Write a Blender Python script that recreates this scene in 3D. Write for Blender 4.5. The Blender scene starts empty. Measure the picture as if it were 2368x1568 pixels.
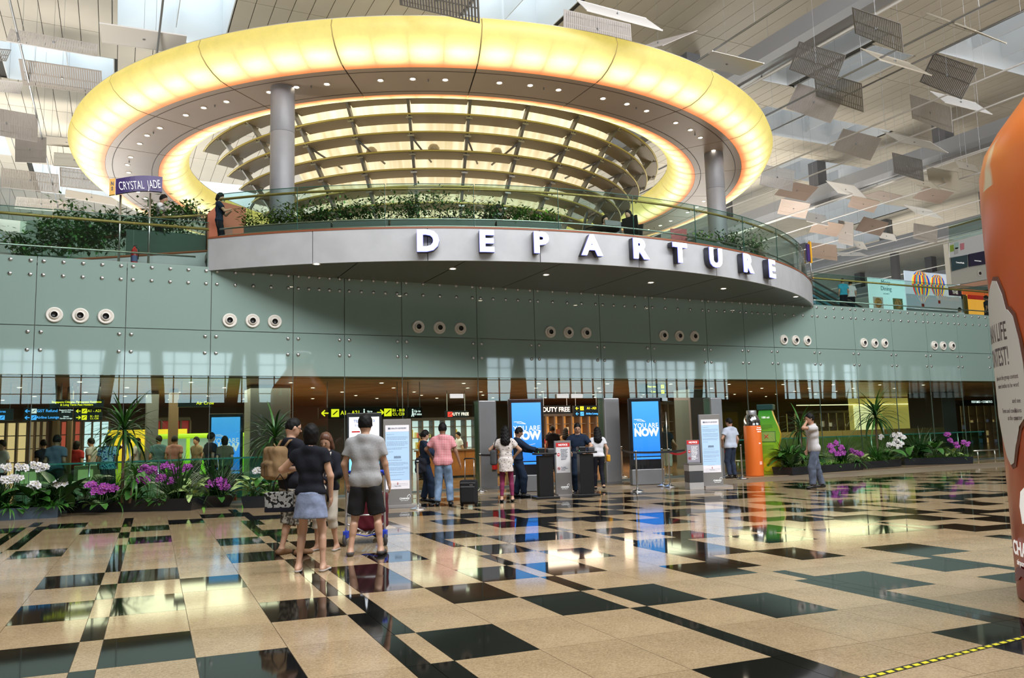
import bpy, bmesh, math, random
import numpy as np
from mathutils import Vector, Matrix, Euler
random.seed(7)
PI = math.pi
R = math.radians
sc = bpy.context.scene
COL = sc.collection

# ------------------------------------------------------------ camera (world X runs along the glass wall)
F_PX, PITCH, ROLL, YAW, CAM_H = 1878.0, R(6.646), R(-1.513), R(26.137), 1.5
def cam_axes():
    f = np.array([0, math.cos(PITCH), math.sin(PITCH)]); r = np.array([1.0, 0, 0]); u = np.cross(r, f)
    c, s = math.cos(ROLL), math.sin(ROLL)
    r2 = c*r + s*u; u2 = -s*r + c*u
    cy, sy = math.cos(-YAW), math.sin(-YAW)
    Z = np.array([[cy, -sy, 0], [sy, cy, 0], [0, 0, 1]])
    return Z@r2, Z@u2, Z@f
RX, UP, FW = cam_axes()
EYE = np.array([0, 0, CAM_H])
cam_d = bpy.data.cameras.new('camera'); cam = bpy.data.objects.new('camera', cam_d); COL.objects.link(cam)
cam_d.sensor_width = 36.0; cam_d.lens = F_PX/2368*36.0; cam_d.clip_end = 500; cam_d.clip_start = 0.1
cam.matrix_world = Matrix(((RX[0], UP[0], -FW[0], 0), (RX[1], UP[1], -FW[1], 0), (RX[2], UP[2], -FW[2], CAM_H), (0, 0, 0, 1)))
sc.camera = cam
# measuring helpers: where the ray of a photograph pixel meets a real surface
def ray(x, y): return FW + RX*(x-1184)/F_PX - UP*(y-784)/F_PX
def atz(x, y, z=0.0):
    d = ray(x, y); return EYE + d*((z-CAM_H)/d[2])
def aty(x, y, Y):
    d = ray(x, y); return EYE + d*(Y/d[1])

# ------------------------------------------------------------ world, lamps, exposure
w = bpy.data.worlds.new('sky'); sc.world = w; w.use_nodes = True
bg = w.node_tree.nodes['Background']; bg.inputs[0].default_value = (0.72, 0.92, 1.0, 1); bg.inputs[1].default_value = 4.8
sc.cycles.transparent_max_bounces = 24; sc.cycles.max_bounces = 8; sc.cycles.caustics_reflective = False; sc.cycles.caustics_refractive = False; sc.cycles.sample_clamp_indirect = 6
vs = sc.view_settings
vs.view_transform = 'Standard'; vs.look = 'None'; vs.gamma = 1; vs.use_curve_mapping = False; vs.exposure = 0.06
def area(name, loc, rot, sx, sy, power, color=(1, 1, 1)):
    l = bpy.data.lights.new(name, 'AREA'); l.shape = 'RECTANGLE'; l.size = sx; l.size_y = sy; l.energy = power; l.color = color
    o = bpy.data.objects.new(name, l); COL.objects.link(o); o.location = loc; o.rotation_euler = rot
    return o
# added fill outside the frame (front, hall and deck uplights), and the hall downlighters
area('front_fill', (12, 3, 16.6), (R(50), 0, 0), 34, 2.4, 7200, (.97, .98, 1))  # added overhead fill for upright surfaces, set clear of the glass reflections
area('hall_downlight', (6, 1, 16.9), (0, 0, 0), 14, 8, 600, (1, .95, .88))
area('hall_downlight', (24, -3, 16.9), (0, 0, 0), 14, 8, 600, (1, .95, .88))
for ux, uy, uw in ((2, -12, 3200), (24, -12, 3200), (46, -10, 3200), (68, 2, 3200)):
    area('hall_fill_up', (ux, uy, 4.5), (PI, 0, 0), 12, 3, uw, (1, .94, .84))  # added lamps behind the camera that brighten the ceiling
for ux, uy, uw in ((34, 38, 1700), (58, 44, 1900), (-4, 46, 2400), (14, 60, 2400), (-9, 25.5, 1500)):
    area('deck_fill_up', (ux, uy, 6.0 if ux < -8 else 6.5), (PI, 0, 0), 7 if ux < -8 else 9, 2, uw, (1, .94, .84))  # added lamps, unseen on the upper level, lifting ceiling and reflectors
# lamps over the shops inside the glass
area('shop_lamp', (3, 26, 2.98), (0, 0, 0), 8, 5, 520, (1, .8, .55))
area('shop_lamp', (14, 27, 2.98), (0, 0, 0), 12, 5, 680, (1, .82, .6))
area('shop_lamp', (27, 26, 2.98), (0, 0, 0), 10, 4, 440, (1, .8, .5))

# ------------------------------------------------------------ materials
MATS = {}
def mat(name, col, rough=.5, metal=0, emit=None, es=1.0, spec=.5, var=0, vscale=3.0, bump=0, bscale=60, alpha=None, coat=0):
    if name in MATS: return MATS[name]
    m = bpy.data.materials.new(name); m.use_nodes = True; nt = m.node_tree; b = nt.nodes['Principled BSDF']
    c = (*col, 1); b.inputs['Base Color'].default_value = c
    b.inputs['Roughness'].default_value = rough; b.inputs['Metallic'].default_value = metal
    b.inputs['Specular IOR Level'].default_value = spec
    if coat: b.inputs['Coat Weight'].default_value = coat; b.inputs['Coat Roughness'].default_value = .04
    if emit is not None:
        b.inputs['Emission Color'].default_value = (*emit, 1); b.inputs['Emission Strength'].default_value = es
    if var or bump:
        tc = nt.nodes.new('ShaderNodeTexCoord')
    if var:
        n = nt.nodes.new('ShaderNodeTexNoise'); n.inputs['Scale'].default_value = vscale; n.inputs['Detail'].default_value = 6
        mx = nt.nodes.new('ShaderNodeMix'); mx.data_type = 'RGBA'
        mx.inputs[6].default_value = tuple(max(0, v*(1-var)) for v in col)+(1,); mx.inputs[7].default_value = tuple(min(1, v*(1+var)) for v in col)+(1,)
        rp = nt.nodes.new('ShaderNodeValToRGB'); rp.color_ramp.elements[0].position = .35; rp.color_ramp.elements[1].position = .65
        nt.links.new(tc.outputs['Object'], n.inputs['Vector']); nt.links.new(n.outputs['Fac'], rp.inputs[0])
        nt.links.new(rp.outputs[0], mx.inputs[0]); nt.links.new(mx.outputs[2], b.inputs['Base Color'])
    if bump:
        n2 = nt.nodes.new('ShaderNodeTexNoise'); n2.inputs['Scale'].default_value = bscale
        bp = nt.nodes.new('ShaderNodeBump'); bp.inputs['Strength'].default_value = bump; bp.inputs['Distance'].default_value = .01
        nt.links.new(tc.outputs['Object'], n2.inputs['Vector']); nt.links.new(n2.outputs['Fac'], bp.inputs['Height']); nt.links.new(bp.outputs[0], b.inputs['Normal'])
    MATS[name] = m; return m
def glass(name, tint=(.8, .93, .88), refl=1.0, rough=.0):
    """thin pane: straight-through tint mixed with a fresnel mirror"""
    if name in MATS: return MATS[name]
    m = bpy.data.materials.new(name); m.use_nodes = True; nt = m.node_tree; nt.nodes.clear()
    o = nt.nodes.new('ShaderNodeOutputMaterial'); t = nt.nodes.new('ShaderNodeBsdfTransparent'); g = nt.nodes.new('ShaderNodeBsdfGlossy')
    t.inputs[0].default_value = (*tint, 1); g.inputs['Roughness'].default_value = rough; g.inputs[0].default_value = (refl, refl, refl, 1)
    ge = nt.nodes.new('ShaderNodeNewGeometry'); dt = nt.nodes.new('ShaderNodeVectorMath'); dt.operation = 'DOT_PRODUCT'
    nt.links.new(ge.outputs['Normal'], dt.inputs[0]); nt.links.new(ge.outputs['Incoming'], dt.inputs[1])
    prev = dt.outputs['Value']
    for op, v in (('ABSOLUTE', None), ('SUBTRACT', 1.0), ('POWER', 5.0), ('MULTIPLY_ADD', (.955, .045))):
        q = nt.nodes.new('ShaderNodeMath'); q.operation = op
        if op == 'SUBTRACT': q.inputs[0].default_value = 1.0; nt.links.new(prev, q.inputs[1])
        else:
            nt.links.new(prev, q.inputs[0])
            if op == 'POWER': q.inputs[1].default_value = v
            if op == 'MULTIPLY_ADD': q.inputs[1].default_value = v[0]; q.inputs[2].default_value = v[1]
        prev = q.outputs[0]
    mx = nt.nodes.new('ShaderNodeMixShader')
    nt.links.new(prev, mx.inputs[0]); nt.links.new(t.outputs[0], mx.inputs[1]); nt.links.new(g.outputs[0], mx.inputs[2]); nt.links.new(mx.outputs[0], o.inputs[0])
    MATS[name] = m; return m

# ------------------------------------------------------------ mesh builder
class MB:
    def __init__(s): s.v = []; s.f = []; s.m = []
    def add(s, V, Fc, mi=0):
        n = len(s.v); s.v += [tuple(float(c) for c in p) for p in V]; s.f += [tuple(i+n for i in f) for f in Fc]; s.m += [mi]*len(Fc); return s
    def box(s, c, d, rz=0, mi=0, M=None):
        x, y, z = d[0]/2, d[1]/2, d[2]/2; cr, sr = math.cos(rz), math.sin(rz); V = []
        for a in (-x, x):
            for b in (-y, y):
                for e in (-z, z):
                    p = (c[0]+a*cr-b*sr, c[1]+a*sr+b*cr, c[2]+e); V.append(M@Vector(p) if M else p)
        return s.add(V, [(0, 1, 3, 2), (4, 6, 7, 5), (0, 4, 5, 1), (2, 3, 7, 6), (0, 2, 6, 4), (1, 5, 7, 3)], mi)
    def b2(s, x0, x1, y0, y1, z0, z1, mi=0): return s.box(((x0+x1)/2, (y0+y1)/2, (z0+z1)/2), (x1-x0, y1-y0, z1-z0), 0, mi)
    def tube(s, pts, r, n=8, mi=0, cap=True):
        P = [Vector(p) for p in pts]; rr = r if isinstance(r, (list, tuple)) else [r]*len(P); V = []; Fc = []
        for i, p in enumerate(P):
            t = (P[min(i+1, len(P)-1)]-P[max(i-1, 0)]).normalized()
            a = t.cross(Vector((0, 0, 1)))
            if a.length < .05: a = t.cross(Vector((0, 1, 0)))
            a.normalize(); b = t.cross(a)
            V += [p+(a*math.cos(2*PI*k/n)+b*math.sin(2*PI*k/n))*rr[i] for k in range(n)]
        for i in range(len(P)-1):
            for k in range(n): Fc.append((i*n+k, i*n+(k+1) % n, (i+1)*n+(k+1) % n, (i+1)*n+k))
        if cap: Fc += [tuple(range(n))[::-1], tuple((len(P)-1)*n+k for k in range(n))]
        return s.add(V, Fc, mi)
    def lathe(s, prof, n=24, c=(0, 0, 0), mi=0, axis='z', a0=0, a1=2*PI):
        full = abs(a1-a0-2*PI) < 1e-6; m = n if full else n+1; V = []; Fc = []
        for (r, z) in prof:
            for k in range(m):
                a = a0+(a1-a0)*k/n; x, y = r*math.cos(a), r*math.sin(a)
                V.append((c[0]+x, c[1]+y, c[2]+z) if axis == 'z' else (c[0]+x, c[1]+z, c[2]+y))
        for i in range(len(prof)-1):
            for k in range(n):
                k2 = (k+1) % m; Fc.append((i*m+k, i*m+k2, (i+1)*m+k2, (i+1)*m+k))
        return s.add(V, Fc, mi)
    def prism(s, poly, z0, z1, mi=0, M=None):
        n = len(poly); V = [(x, y, z0) for x, y in poly]+[(x, y, z1) for x, y in poly]
        if M: V = [M@Vector(p) for p in V]
        return s.add(V, [tuple(range(n))[::-1], tuple(range(n, 2*n))]+[(k, (k+1) % n, n+(k+1) % n, n+k) for k in range(n)], mi)
    def build(s, name, mats, parent=None, smooth=False, base=None, bevel=0):
        me = bpy.data.meshes.new(name)
        V = s.v
        if base is not None: V = [(x-base[0], y-base[1], z-base[2]) for x, y, z in V]
        me.from_pydata(V, [], s.f); 
        for m in (mats if isinstance(mats, (list, tuple)) else [mats]): me.materials.append(m)
        if any(s.m): me.polygons.foreach_set('material_index', s.m)
        if smooth: me.polygons.foreach_set('use_smooth', [True]*len(me.polygons))
        bm = bmesh.new(); bm.from_mesh(me); bmesh.ops.recalc_face_normals(bm, faces=bm.faces); bm.to_mesh(me); bm.free()
        o = bpy.data.objects.new(name, me); COL.objects.link(o)
        if parent: o.parent = parent
        if base is not None and not parent: o.location = base
        if bevel:
            b = o.modifiers.new('bevel', 'BEVEL'); b.width = bevel; b.segments = 2; b.limit_method = 'ANGLE'
        return o
def tag(o, label=None, cat=None, group=None, kind=None):
    if label: o['label'] = label
    if cat: o['category'] = cat
    if group: o['group'] = group
    if kind: o['kind'] = kind
    return o
def thing(name, label, cat, loc=(0, 0, 0), rz=0, group=None):
    o = bpy.data.objects.new(name, None); COL.objects.link(o); o.location = loc; o.rotation_euler = (0, 0, rz); o.empty_display_size = .1
    return tag(o, label, cat, group)
def struct(name, loc=(0, 0, 0)):
    o = bpy.data.objects.new(name, None); COL.objects.link(o); o.location = loc; o['kind'] = 'structure'; return o
def dup(root, loc=None, rz=None, label=None, group=None):
    r = root.copy(); COL.objects.link(r)
    if loc is not None: r.location = loc
    if rz is not None: r.rotation_euler = (0, 0, rz)
    if label: r['label'] = label
    if group: r['group'] = group
    for ch in list(root.children):
        c = ch.copy(); COL.objects.link(c); c.parent = r
        for g in list(ch.children):
            d = g.copy(); COL.objects.link(d); d.parent = c
    return r
def inst(src, parent, loc=None, rot=None, name=None, scale=None):
    o = src.copy(); COL.objects.link(o); o.parent = parent
    if name: o.name = name
    if loc is not None: o.location = loc
    if rot is not None: o.rotation_euler = rot
    if scale is not None: o.scale = scale if isinstance(scale, (tuple, list)) else (scale,)*3
    return o
def text(s, size, m, parent=None, loc=(0, 0, 0), rot=(PI/2, 0, 0), depth=.004, bold=0, sx=1, align='CENTER', name='lettering', lh=1, al_y='CENTER'):
    c = bpy.data.curves.new(name, 'FONT'); c.body = s; c.size = size; c.extrude = depth; c.offset = bold; c.align_x = align; c.align_y = al_y; c.space_line = lh
    c.resolution_u = 3
    tmp = bpy.data.objects.new(name, c); me = bpy.data.meshes.new_from_object(tmp); bpy.data.objects.remove(tmp); bpy.data.curves.remove(c)
    me.name = name; me.materials.clear(); me.materials.append(m); o = bpy.data.objects.new(name, me); COL.objects.link(o)
    o.location = loc; o.rotation_euler = rot; o.scale = (sx, 1, 1)
    if parent: o.parent = parent
    return o
ORD = ['first', 'second', 'third', 'fourth', 'fifth', 'sixth', 'seventh', 'eighth', 'ninth', 'tenth', 'eleventh', 'twelfth', 'thirteenth', 'fourteenth', 'fifteenth', 'sixteenth']
# ============================================================ FLOOR: polished granite, every cell of the pattern a tile
GROT = R(113.902-90-26.137)
cg, sg = math.cos(GROT), math.sin(GROT)
def granite(name, c1, c2, rough):
    m = mat(name, c1, rough, spec=.26); nt = m.node_tree; b = nt.nodes['Principled BSDF']
    tc = nt.nodes.new('ShaderNodeTexCoord'); v = nt.nodes.new('ShaderNodeTexVoronoi'); v.inputs['Scale'].default_value = 90
    n = nt.nodes.new('ShaderNodeTexNoise'); n.inputs['Scale'].default_value = 1.2; n.inputs['Detail'].default_value = 8
    mx = nt.nodes.new('ShaderNodeMix'); mx.data_type = 'RGBA'; mx.inputs[6].default_value = (*c1, 1); mx.inputs[7].default_value = (*c2, 1)
    ad = nt.nodes.new('ShaderNodeMath'); ad.operation = 'MULTIPLY_ADD'; ad.inputs[1].default_value = .55; 
    sep = nt.nodes.new('ShaderNodeSeparateColor')
    nt.links.new(tc.outputs['Object'], v.inputs['Vector']); nt.links.new(tc.outputs['Object'], n.inputs['Vector'])
    nt.links.new(v.outputs['Color'], sep.inputs[0]); nt.links.new(sep.outputs[0], ad.inputs[0]); nt.links.new(n.outputs['Fac'], ad.inputs[2])
    mp = nt.nodes.new('ShaderNodeMapRange'); mp.inputs[1].default_value = .35; mp.inputs[2].default_value = 1.1
    nt.links.new(ad.outputs[0], mp.inputs[0]); nt.links.new(mp.outputs[0], mx.inputs[0]); nt.links.new(mx.outputs[2], b.inputs['Base Color'])
    return m
m_light = granite('beige_granite', (.29, .20, .112), (.49, .36, .215), .085)
m_dark = granite('black_granite', (.004, .004, .004), (.012, .012, .011), .045); m_dark.node_tree.nodes['Principled BSDF'].inputs['Specular IOR Level'].default_value = .5
m_grout = mat('grout', (.22, .17, .12), .5)
def yk(k): return 5.35+.885*k+.0025*k*k
EDG = []
pat = [('N', .165), ('W', .622), ('W', .622), ('W', .622), ('N', .165), ('N', .165), ('W', .622), ('W', .622), ('W', .622)]
x = -.475
cols = []
for rep in range(9):
    for t, wd in pat: cols.append((x, x+wd, t)); x += wd
cols_l = [(-1.10, -.475, 'W'), (-1.765, -1.10, 'W'), (-1.93, -1.765, 'N'), (-2.10, -1.93, 'N'), (-2.265, -2.10, 'N')]
x = -2.265
for t, wd in (pat[::-1]+pat[::-1]): cols_l.append((x-wd, x, t)); x -= wd
DARK = {  # column index -> dark row spans, measured
 0: [(-2, 1), (2, 3), (4, 5), (6, 9), (10, 11), (12, 14)], -1: [(1, 2), (3, 4), (5, 6), (11, 12)], -2: [(1, 2), (8, 9), (12.4, 13.4)],
 -3: [(-2, 0), (9.2, 13)], -4: [(8, 9), (13, 14)], -5: [(9.2, 13)], -6: [(1, 2), (8, 9), (12, 13)], -7: [(3, 4), (10, 11)], -8: [(5, 6), (12, 13)],
 1: [(1, 2), (3, 4), (5, 6), (9, 10), (11, 12)], 2: [(0, 1), (4, 5), (12, 13), (-2, -1)], 3: [(2, 3), (6, 7), (8, 9), (13, 14)],
 4: [(-3, 2), (3, 6), (7, 8), (9, 12), (13, 15)], 5: [(-3, 0), (1, 3), (5, 7), (8, 10), (11, 14)],
 6: [(0, 1), (3, 5), (7, 8), (9, 10), (12, 13)], 7: [(2, 3), (5, 6), (10, 11), (12, 13)], 8: [(-2, -1), (1, 2), (3, 4), (8, 9), (13, 14)],
 9: [(-3, 1), (2, 3), (4, 5), (6, 8), (9, 12)], 10: [(1, 2), (3, 4), (5, 6), (7, 8), (11, 12)], 11: [(0, 1), (4, 5), (6, 7), (9, 10)],
 12: [(2, 3), (-2, -1), (6, 7), (8, 9)], 13: [(-2, 1.4), (2.4, 5), (7, 11)], 14: [(-3, 2), (2.4, 6), (8, 12)], 15: [(.5, 1.5), (3.4, 5.3), (8.4, 9.4), (6.2, 7)],
 16: [(2.5, 3.5), (5, 6), (8, 9)], 17: [(-.4, .6), (1, 1.8), (4, 5), (7, 8)], 18: [(.6, 3), (4, 6), (7, 10)], 19: [(2, 3), (5, 6), (8, 9)],
 20: [(4, 5), (0, 1), (6.4, 7.4)], 21: [(6, 7), (4, 5), (1, 2), (8, 9)], 22: [(5.2, 6.2), (0, 3), (8, 11)], 23: [(-1, 3), (4, 7), (8, 10)]}
def to_world(X, k):
    Y = yk(k)*(1-.008*(min(X, 13)-1.8)); return (cg*X-sg*Y, sg*X+cg*Y)
rnd = random.Random(3)
tiles = []
allc = [(i, c) for i, c in enumerate(cols)]+[(-1-i, c) for i, c in enumerate(cols_l)]
for ci, (x0, x1, t) in allc:
    if ci in DARK: dk = sorted(DARK[ci])
    else:
        dk = []; k = -3+rnd.random()*2
        while k < 14:
            L = rnd.choice([1, 1, 2, 3, 4]) if t == 'N' else 1
            dk.append((k, k+L)); k += L+(rnd.choice([1, 1, 2]) if t == 'W' else 1)
    top = 15.6
    if ci in DARK and dk[-1][1] < 12:
        k = dk[-1][1]+1
        while k < 14.5:
            L = rnd.choice([1, 2, 3]) if t == 'N' else 1; dk.append((k, k+L)); k += L+(rnd.choice([1, 2]) if t == 'W' else 1)
    segs = []; cur = -4.0
    for a, b in dk:
        if a > cur: segs.append((cur, a, 0))
        segs.append((a, min(b, top), 1)); cur = b
    if cur < top: segs.append((cur, top, 0))
    for a, b, d in segs:
        if a >= top: continue
        k = a
        while k < b-1e-6:
            k2 = min(b, math.floor(k+1e-6)+1) if (b-a) > 1.01 else b
            if t == 'N' and d == 1: k2 = b if b-k < 2 else k2
            tiles.append((x0, x1, k, k2, d)); k = k2
def tile_poly(t, g=.0022):
    x0, x1, k0, k1, d = t
    c = [to_world(x0, k0), to_world(x1, k0), to_world(x1, k1), to_world(x0, k1)]
    mx, my = sum(p[0] for p in c)/4, sum(p[1] for p in c)/4
    r = []
    for px, py in c:
        dx, dy = mx-px, my-py; r.append((px+g*(1 if dx > 0 else -1), py+g*(1 if dy > 0 else -1)))
    return r, (mx, my)
floor = struct('floor')
MB().b2(-45, 120, -45, 95, -.30, -.012).build('subfloor', m_grout, floor)
def score(t):
    _, (mx, my) = tile_poly(t)
    v = np.array([mx, my, -1.5]); z = v@FW
    if z < 1: return -1
    px = 1184+F_PX*(v@RX)/z; py = 784-F_PX*(v@UP)/z
    if px < -150 or px > 2520 or py > 1700: return -1
    return (t[1]-t[0])*(t[3]-t[2])/z**3
tiles.sort(key=score, reverse=True)
for t in tiles[:300]:
    p, c = tile_poly(t)
    MB().prism([(a-c[0], b-c[1]) for a, b in p], -.012, 0).build('floor_tile', m_dark if t[4] else m_light, floor).location = (c[0], c[1], 0)
far = [MB(), MB()]
for t in tiles[300:]:
    p, c = tile_poly(t); far[t[4]].prism(p, -.012, 0)
tag(far[0].build('far_beige_tiles', m_light, floor), kind='stuff'); tag(far[1].build('far_black_tiles', m_dark, floor), kind='stuff')
# floor beyond the pattern: behind the camera and inside the glass
B = MB(); B.b2(-45, 120, -45, .6, -.012, -.001); B.b2(-45, -11.9, .6, 21, -.012, -.001); B.b2(36.5, 120, .6, 21, -.012, -.001); B.b2(-45, 120, 19.2, 21.02, -.012, -.003)
tag(B.build('plain_granite', m_light, floor), kind='stuff')
m_wfl = mat('transit_floor', (.30, .17, .085), .14, var=.25, vscale=1.5)
MB().b2(-45, 120, 21.02, 60, -.012, 0).build('transit_floor_slab', m_wfl, floor)

# ============================================================ GLASS WALL
YW = 21.0
SEAM = [-10.9, -9.0, -7.1, -5.3, -3.5, -1.67, .18, 2.07, 4.06, 5.39, 6.97, 9.2, 11.05, 13.31, 15.17, 17.43, 19.03, 20.33, 22.32, 24.25, 26.23, 28.16, 29.99, 31.94, 33.9, 35.9, 37.9, 39.9]
m_green = mat('green_backed_glass', (.26, .36, .325), .03, spec=.8, coat=.3)
m_clear = glass('clear_glass', (.80, .92, .88), 1.0)
m_steel = mat('brushed_steel', (.62, .62, .62), .28, 1)
m_steel_d = mat('grey_steel', (.33, .34, .36), .4, .9)
m_joint = mat('silicone_joint', (.10, .13, .125), .5)
m_black = mat('black', (.008, .008, .009), .35)
m_white = mat('white_paint', (.82, .80, .78), .45)
wall = struct('wall_glass', (0, YW, 0))
ball_m = MB().lathe([(.0, -.03), (.035, -.03), (.045, -.015), (.045, 0), (.02, .01), (.02, .03)], 10, axis='y')
DOORS = (10.2, 16.9)
for i in range(len(SEAM)-1):
    a, b = SEAM[i]+.008, SEAM[i+1]-.008
    for z0, z1, m in ((4.218, 5.79, m_green), (3.10, 4.202, m_green)):
        g = MB().b2(a, b, -.012, .012, z0, z1).build('glass_panel', m, wall)
        n = 5 if z0 > 4 else 2; bb = MB()
        zs = (z1-.10, z1-.42) if z0 > 4 else (z1-.14, z1-.55)
        if b-a < 1.7 and n == 5: n = 5
        for q in range(n):
            xx = a+.12+(b-a-.24)*q/(n-1)
            for zz in zs:
                bb.add([(vx+xx, vy-.012, vz+zz) for vx, vy, vz in ball_m.v], ball_m.f)
        tag(bb.build('glass_bolts', m_steel, g, smooth=True), kind='stuff')
    if DOORS[0] < (a+b)/2 < DOORS[1]:
        MB().b2(a, b, -.008, .008, 2.50, 3.092).build('transom_pane', m_clear, wall)
    else:
        MB().b2(a, b, -.008, .008, .06, 3.092).build('clear_pane', m_clear, wall)
    MB().b2(a-.009, a+.001, -.004, .03, .05, 3.09).build('joint_fin', m_joint, wall)
MB().b2(SEAM[0], SEAM[-1], -.03, .03, 0, .05).build('floor_channel', m_joint, wall)
# entrance doors (frameless glass leaves standing open between the grey gate pillars)
door = thing('glass_door', 'frameless glass entrance door with long steel pull bars right of the second blue screen', 'door', (14.75, YW, 0))
for k, (x0, x1) in enumerate(((-.35, .72), (.75, 1.8))):
    lf = MB().b2(x0, x1, -.008, .008, .02, 2.42).build('door_leaf', m_clear, door)
    hx = x1-.09 if k == 0 else x0+.09
    MB().tube([(hx, -.07, .75), (hx, -.07, 2.05)], .018, 10).build('pull_bar', m_steel, lf, True)
    cl = MB(); cl.b2(hx-.16, hx+.12, -.03, .03, 2.40, 2.50); cl.b2(hx-.02, hx+.02, -.02, .02, 0, .1); cl.build('patch_fitting', m_steel, lf)
# floor-slab edge behind the green glass, and hall wall above at the far left
st = struct('trim_slab_edge')
MB().b2(-12, 40, 21.05, 21.5, 3.10, 5.6).build('slab_edge_face', mat('slab_grey', (.25, .25, .24), .8), st)
# air nozzles in threes
m_noz = mat('nozzle_white', (.78, .74, .68), .35)
npix = [[(126, 728), (186, 730), (245, 732)], [(531, 741), (584, 742), (635, 744)], [(967, 756), (1016, 758), (1064, 760)], [(1272, 768), (1314, 769), (1355, 770)],
        [(1534, 776), (1570, 777), (1605, 778)], [(1812, 786), (1839, 787), (1866, 788)], [(1997, 793), (2022, 794), (2045, 794)], [(2160, 799), (2180, 800), (2201, 800)]]
noz0 = None
gname = ['leftmost', 'second', 'third', 'fourth', 'fifth', 'sixth', 'seventh', 'eighth']
for gi, grp in enumerate(npix):
    for k, (px, py) in enumerate(grp):
        p = aty(px, py, YW-.012)
        lab = '%s round air nozzle in the %s cluster %son the green wall' % (['left', 'middle', 'right'][k], gname[gi], '' if gi == 0 else 'from left ')
        loc = (p[0], YW-.012, p[2])
        if noz0 is None:
            noz0 = thing('air_nozzle', lab, 'air nozzle', loc, 0, 'air nozzles on the glass wall')
            MB().lathe([(.175, 0), (.175, -.03), (.165, -.05), (.14, -.045), (.10, -.01), (.085, .0)], 32, axis='y').build('outer_ring', m_noz, noz0, True)
            MB().lathe([(.10, -.005), (.105, -.05), (.09, -.075), (.07, -.08)], 28, axis='y').build('nozzle_cup', m_noz, noz0, True)
            MB().lathe([(.07, -.08), (.06, -.03), (.0, -.028)], 24, axis='y').build('bore', m_black, noz0, True)
        else: dup(noz0, loc, 0, lab)
# ============================================================ BALCONY
CB = (12.15, 32.5); RB = 15.35; ZB0, ZB1 = 5.70, 6.50
A0, A1 = R(-131.6), R(-48.4)
def cp(r, a, z, c=CB): return (c[0]+r*math.cos(a), c[1]+r*math.sin(a), z)
def arc_box(mb, r0, r1, z0, z1, a0, a1, n, c=CB, mi=0, z0b=None, z1b=None):
    z0b = z0 if z0b is None else z0b; z1b = z1 if z1b is None else z1b
    V = []; Fc = []
    for k in range(n+1):
        a = a0+(a1-a0)*k/n; V += [cp(r0, a, z0, c), cp(r1, a, z0b, c), cp(r1, a, z1b, c), cp(r0, a, z1, c)]
    for k in range(n):
        b = 4*k
        for j in range(4): Fc.append((b+j, b+(j+1) % 4, b+4+(j+1) % 4, b+4+j))
    Fc += [(0, 1, 2, 3), (4*n+3, 4*n+2, 4*n+1, 4*n)]
    return mb.add(V, Fc, mi)
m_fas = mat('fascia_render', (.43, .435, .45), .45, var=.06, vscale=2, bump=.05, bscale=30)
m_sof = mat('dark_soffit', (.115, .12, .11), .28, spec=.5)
m_redw = mat('red_wood', (.26, .085, .04), .35)
m_lamp = mat('downlight', (1, .9, .75), .5, emit=(1, .86, .66), es=9)
m_ring = mat('lamp_trim', (.75, .72, .68), .3)
balc = thing('balcony', 'curved grey balcony projecting over the green glass wall with the lit letters on it', 'balcony', (CB[0], YW, ZB0))
BL = (CB[0], YW, ZB0)
nf = 8
for k in range(nf):
    a0 = A0+(A1-A0)*k/nf+.0006; a1 = A0+(A1-A0)*(k+1)/nf-.0006
    arc_box(MB(), RB-.05, RB, ZB0, ZB1, a0, a1, 20).build('fascia_panel', m_fas, balc, False, BL)
arc_box(MB(), RB-.08, RB+.012, ZB1, ZB1+.045, A0, A1, 72).build('wood_edge_strip', m_redw, balc, False, BL)
deck = MB(); n = 60; poly = [(CB[0]+(RB-.05)*math.cos(A0+(A1-A0)*k/n), CB[1]+(RB-.05)*math.sin(A0+(A1-A0)*k/n)) for k in range(n+1)]
deck.prism(poly, 6.30, 6.42).build('deck', mat('deck_stone', (.22, .2, .19), .3), balc, False, BL)
# soffit: panels between parallel joints
jx = [2.0, 5.2, 7.6, 10.0, 12.6, 15.2, 18.0, 20.6, 22.3]
for k in range(len(jx)-1):
    xa, xb = jx[k]+.015, jx[k+1]-.015; pl = []
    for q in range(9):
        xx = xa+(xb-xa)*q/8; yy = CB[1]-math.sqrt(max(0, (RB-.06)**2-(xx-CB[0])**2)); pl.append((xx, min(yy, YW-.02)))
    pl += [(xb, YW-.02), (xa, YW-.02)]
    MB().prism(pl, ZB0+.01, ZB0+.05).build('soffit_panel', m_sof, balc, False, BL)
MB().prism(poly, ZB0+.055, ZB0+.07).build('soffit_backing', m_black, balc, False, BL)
def downlight(parent, p, r=.075, base=(0, 0, 0), name='downlight'):
    o = MB().lathe([(r*1.35, -.012), (r*1.35, 0), (r, -.006), (r, .0)], 16).build(name, m_ring, parent)
    o.location = (p[0]-base[0], p[1]-base[1], p[2]-base[2])
    l = MB().lathe([(0.001, -.004), (r, -.004), (r*.8, -.012), (0.001, -.016)], 12).build('lamp', m_lamp, o)
    return o
for px, py in [(732, 610), (1047, 621), (1263, 635), (1505, 653), (1673, 667), (1840, 686)]:
    p = atz(px, py, ZB0+.008); downlight(balc, p, .07, BL)
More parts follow.
